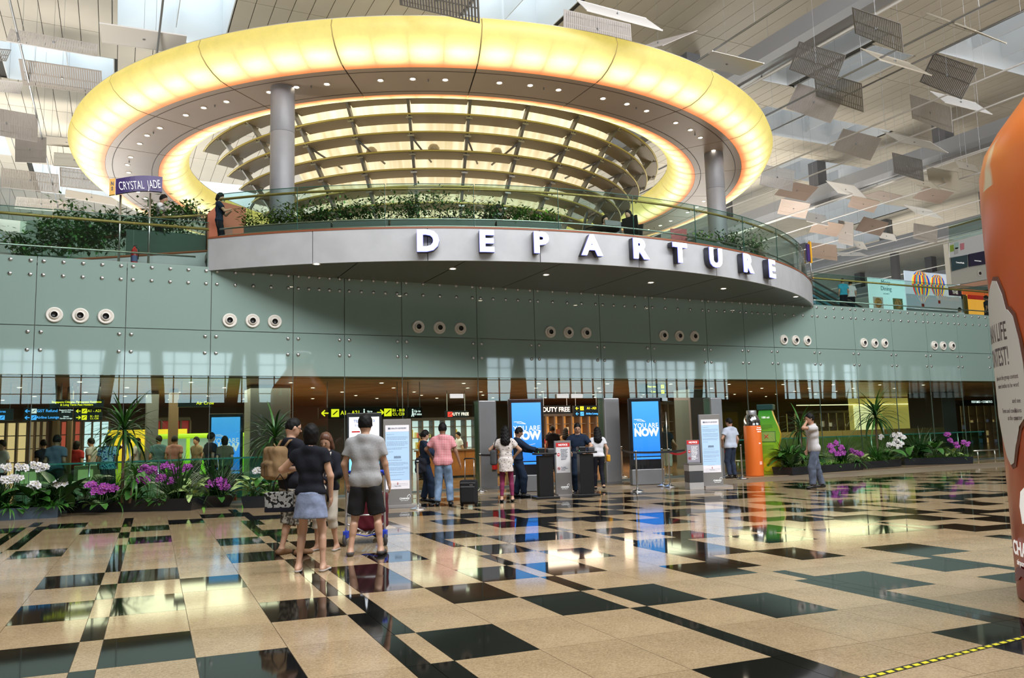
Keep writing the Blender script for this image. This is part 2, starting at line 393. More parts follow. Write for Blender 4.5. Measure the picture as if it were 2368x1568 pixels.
# letters on the fascia
m_let = mat('letter_face', (.9, .92, 1), .4, emit=(.93, .95, 1.0), es=1.25)
m_side = mat('letter_side', (.03, .032, .05), .4)
m_halo = mat('letter_edge_glow', (.2, .2, .9), .4, emit=(.16, .20, 1.0), es=1.2)
sign = thing('letter_sign', 'row of white back-lit capital letters reading DEPARTURE along the balcony front', 'sign', (CB[0], CB[1]-RB, 6.1))
SL = (CB[0], CB[1]-RB, 6.1)
def on_arc(px, py, r):
    d = ray(px, py); a_ = d[0]**2+d[1]**2; b_ = -2*(d[0]*CB[0]+d[1]*CB[1]); cc = CB[0]**2+CB[1]**2-r*r; t_ = (-b_-math.sqrt(max(0, b_*b_-4*a_*cc)))/2/a_; q = EYE+d*t_; return math.atan2(q[1]-CB[1], q[0]-CB[0])
for ch, lx, ly in zip('DEPARTURE', (989, 1125, 1251, 1370, 1481, 1574, 1657, 1731, 1787), (565, 566, 568, 575, 582, 594, 606, 620, 634)):
    a = on_arc(lx, ly, RB+.24); p = cp(RB+.235, a, 6.115)
    o = text(ch, .70, m_let, sign, (p[0]-SL[0], p[1]-SL[1], p[2]-SL[2]), (PI/2, 0, a+PI/2), .012, .028, 1.05, name='letter')
    h = text(ch, .70, m_halo, o, (0, 0, -.022), (0, 0, 0), .008, .036, 1, name='glow_edge')
    s = text(ch, .70, m_side, o, (0, 0, -.12), (0, 0, 0), .085, .034, 1, name='letter_body')
# balustrade on the balcony
m_rail_w = mat('brass_wood_rail', (.50, .30, .10), .25, .35)
m_bglass = glass('balustrade_glass', (.80, .90, .86), .8)
m_gedge = mat('glass_edge', (.03, .10, .08), .2)
bal = thing('balustrade', 'curved glass balustrade with brass handrail running along the balcony edge', 'balustrade', (CB[0], CB[1]-15.2, ZB1))
OL = (CB[0], CB[1]-15.2, ZB1)
npn = 10; AB0, AB1 = R(-131.0), R(-49)
for k in range(npn):
    a0 = AB0+(AB1-AB0)*k/npn+.0009; a1 = AB0+(AB1-AB0)*(k+1)/npn-.0009
    g = arc_box(MB(), 15.19, 15.205, 6.42, 7.66, a0, a1, 8).build('glass_panel', m_bglass, bal, False, OL)
    arc_box(MB(), 15.188, 15.207, 7.655, 7.668, a0, a1, 8).build('panel_edge', m_gedge, bal, False, OL)
    e = MB(); p = cp(15.197, a1, 7.04); e.box(p, (.02, .012, 1.24), a1).build('panel_joint', m_gedge, bal, False, OL)
    for q in (.06, .94):
        aa = a0+(a1-a0)*q; b = MB(); b.tube([cp(15.19, aa, 7.50), cp(15.10, aa, 7.50), cp(15.10, aa, 7.53)], .012, 6); b.build('rail_bracket', m_steel, bal, True, OL)
MB().tube([cp(15.10, AB0+(AB1-AB0)*k/80, 7.56) for k in range(81)], .032, 10).build('handrail', m_rail_w, bal, True, OL)
for z, r in ((6.80, 15.08), (6.62, 15.08)):
    MB().tube([cp(r, AB0+(AB1-AB0)*k/80, z) for k in range(81)], .022, 8).build('steel_rail', m_steel, bal, True, OL)
arc_box(MB(), 14.2, 14.9, 6.42, 6.45, AB0, AB1, 40).build('kick_plinth', m_steel_d, bal, False, OL)

# ============================================================ RING CANOPY
CR = (12.3, 32.3); NS = 22; SEG = 2*PI/NS; S0 = R(-170.9)
def glow_mat(name, edge_first):
    m = bpy.data.materials.new(name); m.use_nodes = True; nt = m.node_tree; b = nt.nodes['Principled BSDF']
    b.inputs['Base Color'].default_value = (.30, .25, .10, 1); b.inputs['Roughness'].default_value = .5
    at = nt.nodes.new('ShaderNodeAttribute'); at.attribute_name = 'uvw'; sp = nt.nodes.new('ShaderNodeSeparateXYZ'); nt.links.new(at.outputs['Vector'], sp.inputs[0])
    rp = nt.nodes.new('ShaderNodeValToRGB'); e = rp.color_ramp.elements
    e[0].position = 0; e[0].color = (.88, .22, .07, 1); e[1].position = 1; e[1].color = (.74, .60, .13, 1)
    for pos, c in ((.07, (.97, .32, .12, 1)), (.15, (.98, .62, .26, 1)), (.27, (1, .82, .36, 1)), (.48, (1, .90, .44, 1)), (.75, (.92, .78, .26, 1))):
        q = e.new(pos); q.color = c
    nt.links.new(sp.outputs[1], rp.inputs[0])
    # lamps behind the skin: soft hot spots, four to a segment
    def M(op, a, b_=None, c_=None):
        n = nt.nodes.new('ShaderNodeMath'); n.operation = op
        for i, v in enumerate((a, b_, c_)):
            if v is None: continue
            if isinstance(v, (int, float)): n.inputs[i].default_value = v
            else: nt.links.new(v, n.inputs[i])
        return n.outputs[0]
    su = M('SINE', M('MULTIPLY', sp.outputs[0], PI*4)); su = M('ABSOLUTE', su); su = M('POWER', su, .5)
    dv = M('SUBTRACT', sp.outputs[1], .42); dv = M('MULTIPLY', dv, dv); dv = M('MULTIPLY', dv, -14.0); dv = M('EXPONENT', dv)
    hot = M('MULTIPLY', su, dv)
    tc = nt.nodes.new('ShaderNodeTexCoord'); nz = nt.nodes.new('ShaderNodeTexNoise'); nz.inputs['Scale'].default_value = 2.2; nz.inputs['Detail'].default_value = 8; nz.inputs['Roughness'].default_value = .7
    nt.links.new(tc.outputs['Object'], nz.inputs['Vector'])
    st = M('MULTIPLY_ADD', hot, 1.25, .76); st = M('MULTIPLY', st, M('MULTIPLY_ADD', nz.outputs['Fac'], .55, .78))
    nt.links.new(rp.outputs[0], b.inputs['Emission Color']); nt.links.new(st, b.inputs['Emission Strength'])
    return m
m_glow = glow_mat('lit_canopy_skin', True)
m_canopy = mat('canopy_soffit', (.56, .43, .35), .4, var=.04, vscale=.6)
m_seam = mat('canopy_seam', (.45, .34, .08), .5, emit=(.5, .36, .08), es=.5)
ringo = thing('ring_canopy', 'huge glowing yellow ring canopy with beige underside above the balcony', 'ceiling light', (CR[0], CR[1], 11.7))
RL = (CR[0], CR[1], 11.7)
def uv_strip(prof, a0, a1, n, name):
    """prof: (r, z, v) list swept between two angles; stores u,v for the skin's lamps"""
    V = []; UVW = []; Fc = []; m = len(prof)
    for k in range(n+1):
        a = a0+(a1-a0)*k/n
        for r, z, v in prof:
            p = cp(r, a, z, CR); V.append((p[0]-RL[0], p[1]-RL[1], p[2]-RL[2])); UVW += [k/n, v, 0]
    for k in range(n):
        for j in range(m-1): Fc.append((k*m+j, k*m+j+1, (k+1)*m+j+1, (k+1)*m+j))
    me = bpy.data.meshes.new(name); me.from_pydata(V, [], Fc); me.materials.append(m_glow)
    at = me.attributes.new('uvw', 'FLOAT_VECTOR', 'POINT'); at.data.foreach_set('vector', UVW)
    me.polygons.foreach_set('use_smooth', [True]*len(me.polygons))
    o = bpy.data.objects.new(name, me); COL.objects.link(o); o.parent = ringo; return o
oprof = [(12.86, 11.70, 0), (13.2, 11.73, .22), (13.5, 11.83, .45), (13.75, 11.97, .66), (13.95, 12.15, .85), (14.07, 12.38, 1.0), (14.0, 12.6, 1.0)]
iprof = [(11.05, 11.70, 0), (10.75, 11.73, .25), (10.45, 11.84, .5), (10.2, 12.0, .75), (10.03, 12.2, .92), (9.97, 12.4, 1.0), (10.05, 12.6, 1.0)]
for k in range(NS):
    a0 = S0+SEG*k+.0012; a1 = S0+SEG*(k+1)-.0012
    uv_strip(oprof, a0, a1, 10, 'outer_light_panel'); uv_strip(iprof, a0, a1, 8, 'inner_light_panel')
    arc_box(MB(), 11.06, 12.85, 11.70, 11.74, a0+.0004, a1-.0004, 8, CR).build('soffit_panel', m_canopy, ringo, False, RL)
    for q in (-.27, 0, .27):
        downlight(ringo, cp(12.08 if q else 12.12, (a0+a1)/2+q*SEG, 11.698, CR), .075, RL)
    sp = MB().tube([cp(12.08, (a0+a1)/2+.13*SEG, 11.70, CR), cp(12.08, (a0+a1)/2+.13*SEG, 11.63, CR)], .02, 6).build('sprinkler', m_steel_d, ringo, False, RL)
for rr in (11.28, 12.62): arc_box(MB(), rr-.012, rr+.012, 11.694, 11.70, 0, 2*PI, 120, CR).build('soffit_joint', m_seam if 0 else mat('joint_brown', (.12, .09, .07), .6), ringo, False, RL)
arc_box(MB(), 10.05, 14.0, 12.58, 12.62, 0, 2*PI, 96, CR).build('canopy_roof', mat('canopy_roof', (.5, .47, .42), .6), ringo, False, RL)
arc_box(MB(), 10.9, 12.95, 11.76, 11.80, 0, 2*PI, 96, CR).build('canopy_frame', m_black, ringo, False, RL)

# columns standing on the balcony deck
m_col = mat('column_grey', (.27, .27, .295), .42, .0, var=.04)
for (px, py, lab) in ((654, 205, 'round grey column on the left of the balcony holding up the glowing ring'), (1650, 356, 'round grey column on the right of the balcony holding up the glowing ring')):
    p = atz(px, py, 11.69); c = thing('column', lab, 'column', (p[0], p[1], 6.42))
    for z0, z1 in ((0, 1.25), (1.256, 3.9), (3.906, 5.275)):
        MB().lathe([(.34, z0), (.345, z0+.01), (.345, z1-.01), (.34, z1)], 40).build('column_casing', m_col, c, True)
    MB().lathe([(.30, 0), (.30, 5.2)], 20).build('column_core', m_black, c)

# ============================================================ LOUVRED BASKET
m_blade = mat('louvre_blade', (.34, .275, .19), .45, .2)
m_gold = mat('gold_edge', (.60, .50, .16), .35, .3)
m_rib = mat('rib_grey', (.30, .29, .28), .4, .5)
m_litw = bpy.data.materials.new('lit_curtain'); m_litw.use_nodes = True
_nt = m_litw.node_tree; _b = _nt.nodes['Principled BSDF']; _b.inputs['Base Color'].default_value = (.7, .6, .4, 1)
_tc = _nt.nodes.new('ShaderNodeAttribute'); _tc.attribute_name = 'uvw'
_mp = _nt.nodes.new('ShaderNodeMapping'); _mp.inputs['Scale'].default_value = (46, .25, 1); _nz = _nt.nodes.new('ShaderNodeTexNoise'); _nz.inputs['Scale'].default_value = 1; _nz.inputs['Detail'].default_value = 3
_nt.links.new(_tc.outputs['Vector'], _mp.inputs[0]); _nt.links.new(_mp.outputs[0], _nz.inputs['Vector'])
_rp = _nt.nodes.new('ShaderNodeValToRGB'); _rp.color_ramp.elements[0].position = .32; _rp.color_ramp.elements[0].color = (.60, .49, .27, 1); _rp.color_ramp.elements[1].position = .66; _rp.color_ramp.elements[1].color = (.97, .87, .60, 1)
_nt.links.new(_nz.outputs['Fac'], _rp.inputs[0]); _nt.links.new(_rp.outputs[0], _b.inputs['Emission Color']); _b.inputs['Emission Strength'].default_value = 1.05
bask = thing('louvred_screen', 'bowl-shaped screen of curved bronze louvres in front of a warmly lit wall inside the ring', 'screen', (CR[0], CR[1], 6.42))
KL = (CR[0], CR[1], 6.42)
prof = [(12.37, 9.57), (11.89, 9.11), (11.41, 8.76), (10.91, 8.37), (10.43, 7.95), (9.95, 7.57), (9.47, 7.24), (8.99, 6.96), (8.51, 6.72), (8.03, 6.54), (7.55, 6.42)]
RIB = 2*PI/29; rib0 = R(-103.5)
def rz(z):
    zz = [p[0] for p in prof][::-1]; rr = [p[1] for p in prof][::-1]; return float(np.interp(z, zz, rr))
for i, (z, r) in enumerate(prof):
    aL = R(-175.5)+.02*i; aR = R(-26)-.01*i
    n = 90
    MB().tube([cp(r, aL+(aR-aL)*k/n, z, CR) for k in range(n+1)], .035, 6).build('gold_edge_rail', m_gold, bask, True, KL)
    k0 = math.ceil((aL-rib0)/RIB); a = rib0+RIB*(k0-1)
    while a < aR:
        b0 = max(a, aL)+.006; b1 = min(a+RIB, aR)-.006
        if b1-b0 > .03:
            arc_box(MB(), r-.58, r-.02, z-.10, z-.05, b0, b1, 5, CR, 0, z-.05, z+.0).build('louvre_blade', m_blade, bask, False, KL)
        a += RIB
for k in range(-7, 7):
    a = rib0+RIB*k
    if not (R(-177) < a < R(-24)): continue
    V = []; Fc = []; zs = [6.45+(12.4-6.45)*q/14 for q in range(15)]
    t = .045
    for z in zs:
        r = rz(z)-.10
        for rr, s_ in ((r, -1), (r, 1), (r-.22, 1), (r-.22, -1)):
            p = cp(rr, a, z, CR); V.append((p[0]-s_*t*math.sin(a), p[1]+s_*t*math.cos(a), z))
    for q in range(14):
        for j in range(4): Fc.append((q*4+j, q*4+(j+1) % 4, q*4+4+(j+1) % 4, q*4+4+j))
    MB().add(V, Fc).build('rib', m_rib, bask, False, KL)
    br = MB()
    for z, r in prof[:8]: br.box(cp(rz(z-.08)-.02, a, z-.08, CR), (.05, .22, .06), a)
    tag(br.build('rib_brackets', m_rib, bask, False, KL), kind='stuff')
    if -3 <= k <= 5:
        z1 = 11.35; d = R(4.2)*(1 if k < 1 else -1); s = MB(); s.tube([cp(rz(z1)-.2, a, z1, CR), cp(rz(10.95)-1.0, a+d, 10.85, CR)], .035, 6); s.build('brace', m_rib, bask, True, KL)
# lit wall behind
V = []; U = []; Fc = []; n = 60; la0, la1 = R(-153), R(-56)
zz = [6.43, 7.5, 8.5, 9.5, 10.5, 11.6, 12.75]
for k in range(n+1):
    a = la0+(la1-la0)*k/n
    for j, z in enumerate(zz):
        p = cp(max(5.6, rz(z)-1.25), a, z, CR); V.append((p[0]-KL[0], p[1]-KL[1], p[2]-KL[2])); U += [k/n, j/6, 0]
for k in range(n):
    for j in range(6): Fc.append((k*7+j, k*7+j+1, k*7+8+j, k*7+7+j))
me = bpy.data.meshes.new('lit_wall'); me.from_pydata(V, [], Fc); me.materials.append(m_litw)
at = me.attributes.new('uvw', 'FLOAT_VECTOR', 'POINT'); at.data.foreach_set('vector', U)
me.polygons.foreach_set('use_smooth', [True]*len(me.polygons))
o = bpy.data.objects.new('lit_wall', me); COL.objects.link(o); o.parent = bask
so = o.modifiers.new('thickness', 'SOLIDIFY'); so.thickness = .08
for px, py in ((1015, 295), (820, 303), (1203, 308), (1335, 365)):
    # ball nozzles in the lit wall
    a = [R(-111), R(-127.5), R(-94), R(-77)][[1015, 820, 1203, 1335].index(px)]; z = 11.30; r = rz(z)-1.2
    nb = MB().lathe([(.0, -.2), (.12, -.16), (.2, -.05), (.2, .05), (.14, .15), (.1, .17), (.1, .1), (0, .1)], 20, axis='y').build('ball_nozzle', mat('nozzle_cream', (.6, .5, .36), .3), bask, True)
    p = cp(r, a, z, CR); nb.location = (p[0]-KL[0], p[1]-KL[1], p[2]-KL[2]); nb.rotation_euler = (R(-25), 0, a-PI/2+PI)
    hb = MB().lathe([(.0, .105), (.1, .105), (.1, .12), (.0, .12)], 16, axis='y').build('nozzle_bore', m_black, nb)

# ============================================================ HALL CEILING
ZC = 17.5
m_ceil = mat('ceiling_plank', (.62, .57, .48), .5, var=.05, vscale=.5)
m_ceil2 = mat('ceiling_gap', (.05, .05, .045), .8)
m_beam = mat('beam_grey', (.36, .37, .40), .35, .3)
m_post = mat('post_grey', (.13, .13, .14), .5)
m_well = mat('well_wall', (.72, .74, .76), .25, spec=.6)
ceil = struct('ceiling', (0, 0, ZC))
SKY = [(-.5, 3.6, 28.5, 33.6), (-4.6, -.4, 36.2, 40.0), (11.6, 15.2, 22.4, 27.9), (31.6, 38, 16.5, 22), (26.3, 28.2, 21.5, 27.2), (28.6, 31.2, 22.6, 27.2), (29, 38, 29.4, 32.4), (36, 43.5, 34.6, 38.0),
       (45.5, 53, 40, 45.5), (52, 60, 46.5, 52), (-9, -5, 29, 34), (-9.5, -5.2, 46, 51), (2, 8, 52, 60), (14, 20, 52, 60), (27, 33, 52, 60), (-4.6, -.4, 52, 58), (63, 70, 40, 46), (47, 53, 24, 29), (5.5, 9.5, 36, 41), (15, 20, 36, 41), (-8, 0, 4, 10), (6, 14, 4, 10), (20, 28, 4, 10), (-8, 0, -12, -6), (8, 16, -12, -6), (24, 32, -12, -6)]
def in_sky(x0, x1, y0, y1):
    for a, b, c, d in SKY:
        if x0 < b-.05 and x1 > a+.05 and y0 < d-.05 and y1 > c+.05: return True
    return False
pl = []
PW, PLn = .653, 4.6
for i in range(int((96+14)/PW)):
    x0 = -14+i*PW
    for j in range(20):
        y0 = 11+j*PLn; y1 = y0+PLn
        # cut the plank round the openings
        iv = [(y0, y1)]
        for a, b, c, d in SKY:
            if x0+PW/2 < b and x0+PW/2 > a:
                nv = []
                for s, e in iv:
                    if e <= c or s >= d: nv.append((s, e))
                    else:
                        if s < c: nv.append((s, c))
                        if e > d: nv.append((d, e))
                iv = nv
        for s, e in iv:
            if e-s > .1: pl.append((x0, s, e))
def cscore(t):
    v = np.array([t[0], (t[1]+t[2])/2, ZC])-EYE; z = v@FW
    if z < 1: return -1
    px = 1184+F_PX*(v@RX)/z; py = 784-F_PX*(v@UP)/z
    if px < -80 or px > 2450 or py < -80 or py > 800: return -1
    # hidden behind the ring and its screen
    return (t[2]-t[1])/z**2
pl.sort(key=cscore, reverse=True)
cache = {}
for t in pl[:300]:
    L = round(t[2]-t[1], 2)
    if L not in cache:
        o = MB().b2(.012, PW-.012, .015, L-.015, 0, .04).build('ceiling_plank', m_ceil, ceil); cache[L] = o; o.location = (t[0], t[1], 0)
    else: inst(cache[L], ceil, (t[0], t[1], 0))
B = MB()
for t in pl[300:]: B.b2(t[0]+.012, t[0]+PW-.012, t[1]+.015, t[2]-.015, 0, .04)
tag(B.build('far_ceiling_planks', m_ceil, ceil), kind='stuff')
# roof slab over the planks with the same openings (grid of strips)
xs = sorted(set([-45, 100]+[v for s in SKY for v in s[:2]])); ys = sorted(set([-45, 103]+[v for s in SKY for v in s[2:]]))
B = MB()
for i in range(len(xs)-1):
    j = 0
    while j < len(ys)-1:
        if in_sky(xs[i], xs[i+1], ys[j], ys[j+1]): j += 1; continue
        j0 = j
        while j < len(ys)-1 and not in_sky(xs[i], xs[i+1], ys[j], ys[j+1]): j += 1
        B.b2(xs[i], xs[i+1], ys[j0], ys[j], .07, .12)
B.build('roof_slab', m_ceil2, ceil)
m_front = MB().b2(-45, 100, -45, 11, 0, .04); tag(m_front.build('plain_ceiling', m_ceil, ceil), kind='structure') if 0 else None
# skylights: deep white wells with hanging baffles
for k, (a, b, c, d) in enumerate(SKY):
    s = struct('window_%d' % (k+1), ((a+b)/2, (c+d)/2, ZC)); L = ((a+b)/2, (c+d)/2, ZC)
    Wl = MB(); h = 2.4
    Wl.b2(a, a+.04, c, d, ZC+.0, ZC+h); Wl.b2(b-.04, b, c, d, ZC, ZC+h); Wl.b2(a, b, c, c+.04, ZC, ZC+h); Wl.b2(a, b, d-.04, d, ZC, ZC+h)
    Wl.build('well_wall', m_well, s, False, L)
    fr = MB(); nx = max(2, round((b-a)/1.9))
    for q in range(nx+1): fr.b2(a+(b-a)*q/nx-.03, a+(b-a)*q/nx+.03, c, d, ZC+h-.1, ZC+h)
    for q in range(3): fr.b2(a, b, c+(d-c)*q/2-.03, c+(d-c)*q/2+.03, ZC+h-.1, ZC+h)
    fr.build('skylight_frame', m_white, s, False, L)
    MB().b2(a, b, c, d, ZC+h, ZC+h+.02).build('skylight_pane', glass('roof_glass', (.52, .48, .47), .3) if a > 20 else glass('roof_glass_left', (.88, .84, .83), .3), s, False, L)
    if c > 12:
        for q in range(1, nx):
            xx = a+(b-a)*q/nx; MB().box((xx+.25, (c+d)/2, ZC+1.1), (.03, (d-c)*.94, 1.2), 0, 0).build('baffle', m_well, s, False, L)
# main beams with their posts
for bi, (bx, ya, yb) in enumerate(((4.35, -10, 23.6), (21.9, -10, 95), (38.3, -10, 95), (54.5, -10, 95), (71, -10, 95))):
    lab = ['grey roof beam running over the left part of the glowing ring', 'wide grey roof beam passing right of the glowing ring', 'grey roof beam beside the top of the orange bottle', 'grey roof beam above the escalators', 'farthest grey roof beam'][bi]
    b = thing('roof_beam', lab, 'beam', (bx, 15, 15.0), 0, 'roof beams')
    yb2 = yb
    V = MB(); wb = .85 if bi else .5
    V.add([(-wb/2, ya-15, .25), (wb/2, ya-15, .25), (wb*.35, ya-15, 0), (-wb*.35, ya-15, 0), (-wb/2, yb2-15, .25), (wb/2, yb2-15, .25), (wb*.35, yb2-15, 0), (-wb*.35, yb2-15, 0), (-wb/2, ya-15, .9), (wb/2, ya-15, .9), (-wb/2, yb2-15, .9), (wb/2, yb2-15, .9)],
          [(3, 2, 6, 7), (0, 3, 7, 4), (2, 1, 5, 6), (0, 4, 10, 8), (1, 9, 11, 5), (8, 10, 11, 9), (0, 8, 9, 1, 2, 3), (4, 7, 6, 5, 11, 10)])
    V.build('beam_box', m_beam, b)
    MB().tube([(wb*.3, ya-15, -.12), (wb*.3, yb2-15, -.12)], .05, 6).build('service_pipe', m_white, b)
    y = ya+3
    while y < yb2:
        MB().b2(-.36, .36, y-15-.36, y-15+.36, .9, 2.5).build('beam_post', m_post, b)
        MB().b2(wb*.3-.02, wb*.3+.02, y-15-4, y-15-3.96, -.15, .05).build('pipe_clip', m_post, b)
        y += 8.4 if bi else 11
# suspension rods the reflectors hang from
m_rod = mat('rod_white', (.80, .78, .78), .4)
RODS = [(-2.9, 13.7, 23, 60), (-6.2, 13.7, 23, 70), (.9, 13.7, 23, 29), (16.9, 13.5, 8, 20.5), (27.3, 13.5, 12, 60), (29.9, 13.5, 14, 62), (34.4, 13.5, 17, 70), (37.5, 13.5, 20, 75), (42.2, 13.5, 22, 80), (46, 13.5, 25, 80), (22.6, 13.6, 9, 30), (24.6, 13.9, 9, 50), (50, 13.5, 30, 80), (57, 13.5, 34, 85), (62, 13.5, 38, 90)]
for k, (rx, z, y0, y1) in enumerate(RODS):
    o = MB().tube([(0, 0, 0), (0, y1-y0, 0)], .032, 6).build('suspension_rod', m_rod if rx > 25 else m_steel_d)
    o.location = (rx, y0, z); tag(o, 'thin ceiling rod carrying reflector panels, %s' % (['left of the glowing ring', 'leftmost in the hall', 'above the white reflector panel', 'ending in front of the beam right of the ring', 'crossing the uppermost tilted panels', 'second right of the beam', 'third to the right of the beam', 'passing above the white tilted panel', 'right of the second beam', 'passing left of the upper-floor box', 'just beside the first beam', 'dark, between beam and perforated panels', 'far behind the second beam', 'near the third beam', 'farthest to the right'][k]), 'rod', 'suspension rods')
    hg = MB()
    y = 1.0
    while y < y1-y0: hg.tube([(0, y, 0), (0, y, ZC-z)], .005, 4); y += 4.2
    tag(hg.build('hanger_wires', m_steel_d, o), kind='stuff')
# ceiling tie wires across the hall
# reflector panels
m_pw = mat('reflector_white', (.80, .78, .77), .35); m_pp = mat('reflector_grey', (.50, .46, .44), .4); m_pb = mat('reflector_blush', (.46, .35, .29), .4); m_ps = mat('reflector_beige', (.56, .51, .43), .4); m_po = mat('reflector_dark', (.17, .16, .155), .45); m_pq = mat('reflector_pale', (.68, .65, .65), .35)
def perf(m, nb, gap, name):
    B = MB(); W2 = .5
    B.b2(-.5, .5, -.5, -.46, -.01, .01); B.b2(-.5, .5, .46, .5, -.01, .01); B.b2(-.5, -.48, -.46, .46, -.01, .01); B.b2(.48, .5, -.46, .46, -.01, .01)
    B.b2(-.48, .48, -.02, .02, -.01, .01)
    B.b2(-.48, .48, .30, .315, -.008, .008)
    for k in range(nb):
        x0 = -.48+.96*k/nb; B.b2(x0, x0+.96/nb*(1-gap), -.46, .46, -.008, .008)
    return B.build('perforated_sheet', m)
PM = {'o': (m_po, 26, .45), 'p': (m_pp, 34, .22), 'q': (m_pq, 34, .25), 'b': (m_pb, 36, .18), 's': (m_ps, 0, 0), 'w': (m_pw, 0, 0)}
proto = {}
PANELS = [('o',20.01,18.02,13.11,1.44,0.6,-1.83,2.95,0.93),
 ('o',23.09,19.9,13.47,-1.09,0.59,-1.69,2.74,1.04),
 ('p',23.56,21.45,13.68,1.38,0.58,-1.61,2.6,1.02),
 ('o',19.04,14.93,12.58,-1.25,0.63,-2.0,3.21,0.78),
 ('o',25.64,17.45,13.44,1.33,0.63,-1.95,2.75,1.05),
 ('p',27.97,19.85,13.36,-1.21,0.57,-1.92,2.8,1.01),
 ('s',23.45,17.77,13.68,0.65,0.28,-0.36,1.85,2.02),
 ('s',23.28,15.12,13.58,-0.28,0.68,-1.9,2.64,1.15),
 ('w',29.95,19.93,14.12,0.74,0.19,-0.28,2.1,1.29),
 ('w',17.97,19.88,13.52,-0.23,0.28,-1.99,2.44,1.67),
 ('p',15.6,20.4,14.0,.5,0.3,-1.59,2.4,1.4),
 ('p',13.32,20.45,14.03,1.17,0.15,-0.26,2.23,1.23),
 ('w',12.49,18.11,13.19,0.64,0.19,-0.26,2.18,2.19),
 ('o',6.79,17.51,12.06,-1.1,0.51,-1.23,3.4,0.65),
 ('p',28.55,23.85,13.55,1.29,0.51,-1.77,2.69,0.99),
 ('o',33.69,25.34,13.66,-1.28,0.47,-1.94,2.61,1.03),
 ('w',31.0,22.87,13.66,-0.2,0.51,-1.54,2.52,1.34),
 ('q',29.4,29.4,13.83,0.84,0.3,-0.62,1.58,2.0),
 ('b',32.49,31.18,14.0,-0.52,0.03,0.04,2.32,1.06),
 ('w',34.19,29.43,13.78,-0.62,0.4,-1.8,2.52,1.0),
 ('b',38.75,32.21,14.2,-0.14,0.35,-0.71,1.49,1.65),
 ('b',37.92,30.15,14.01,-0.01,0.0,0.12,2.3,1.05),
 ('w',42.71,31.35,13.92,-0.45,0.41,-1.79,2.38,1.1),
 ('b',40.83,29.29,14.12,-0.09,0.28,-0.56,1.54,1.73),
 ('b',35.49,34.38,14.18,-0.3,0.28,-0.68,1.62,1.63),
 ('w',37.9,34.97,13.96,0.57,0.29,-0.59,1.27,1.94),
 ('b',40.75,36.84,14.07,-0.25,0.26,-0.62,1.76,1.69),
 ('b',42.84,35.08,13.94,-0.83,0.06,0.05,2.39,0.98),
 ('w',45.03,35.81,13.67,-1.12,0.32,-2.05,2.57,0.47),
 ('w',45.72,38.54,13.75,-1.08,0.27,-2.17,2.54,0.59),
 ('p',41.09,35.64,13.5,-1.53,0.32,-2.07,2.59,1.45),
 ('b',45.01,41.05,13.78,-1.28,0.3,-1.62,2.49,1.12),
 ('p',46.85,34.38,13.7,-1.47,0.36,-1.92,2.58,1.02),
 ('s',37.35,27.24,13.81,-0.66,0.4,-2.03,2.5,0.65),
 ('s',37.45,26.22,13.76,-1.18,0.44,-1.89,2.53,1.0),
 ('s',36.72,24.41,13.74,1.22,-0.1,0.25,2.52,0.44),
 ('w',48.18,41.48,13.92,0.34,0.04,-0.55,1.86,1.8),
 ('q',-2.0,27.58,13.89,0.77,0.01,0.01,2.41,1.09),
 ('p',-1.89,30.03,13.81,-0.26,0.0,-0.02,2.4,1.32),
 ('w',0.5,26.03,13.79,0.06,-0.02,-0.03,2.38,1.4),
 ('q',-4.17,32.32,14.12,0.12,-0.07,0.14,1.78,1.62),
 ('o',-4.12,29.46,13.99,0.2,-0.15,0.15,1.48,1.89),
 ('p',-3.8,42.63,13.77,0.88,-0.02,0.13,2.32,1.53),
 ('q',-3.65,46.83,13.79,0.63,-0.02,0.04,2.28,1.56),
 ('w',-1.32,44.56,13.75,0.5,0.07,0.08,2.31,1.57),
 ('s',-2.16,38.23,14.34,0.07,-0.05,0.07,1.53,1.43),
 ('s',-1.91,40.07,14.16,0.64,-0.05,0.03,1.63,1.65),
 ('p',-3.37,37.25,13.51,-1.43,0.23,-1.06,2.72,1.01),
 ('p',-3.94,34.75,13.63,-1.22,0.24,-0.59,2.63,1.01),
 ('w',-5.77,53.47,14.11,-0.14,-0.0,0.14,1.71,1.68),
 ('p',-1.6,42.44,14.03,0.9,-0.01,0.1,2.01,1.56)]
words = {'o': 'dark open-slotted', 'p': 'grey perforated', 'q': 'pale perforated', 'b': 'blush-beige perforated', 's': 'plain beige', 'w': 'white'}
cnt = {}
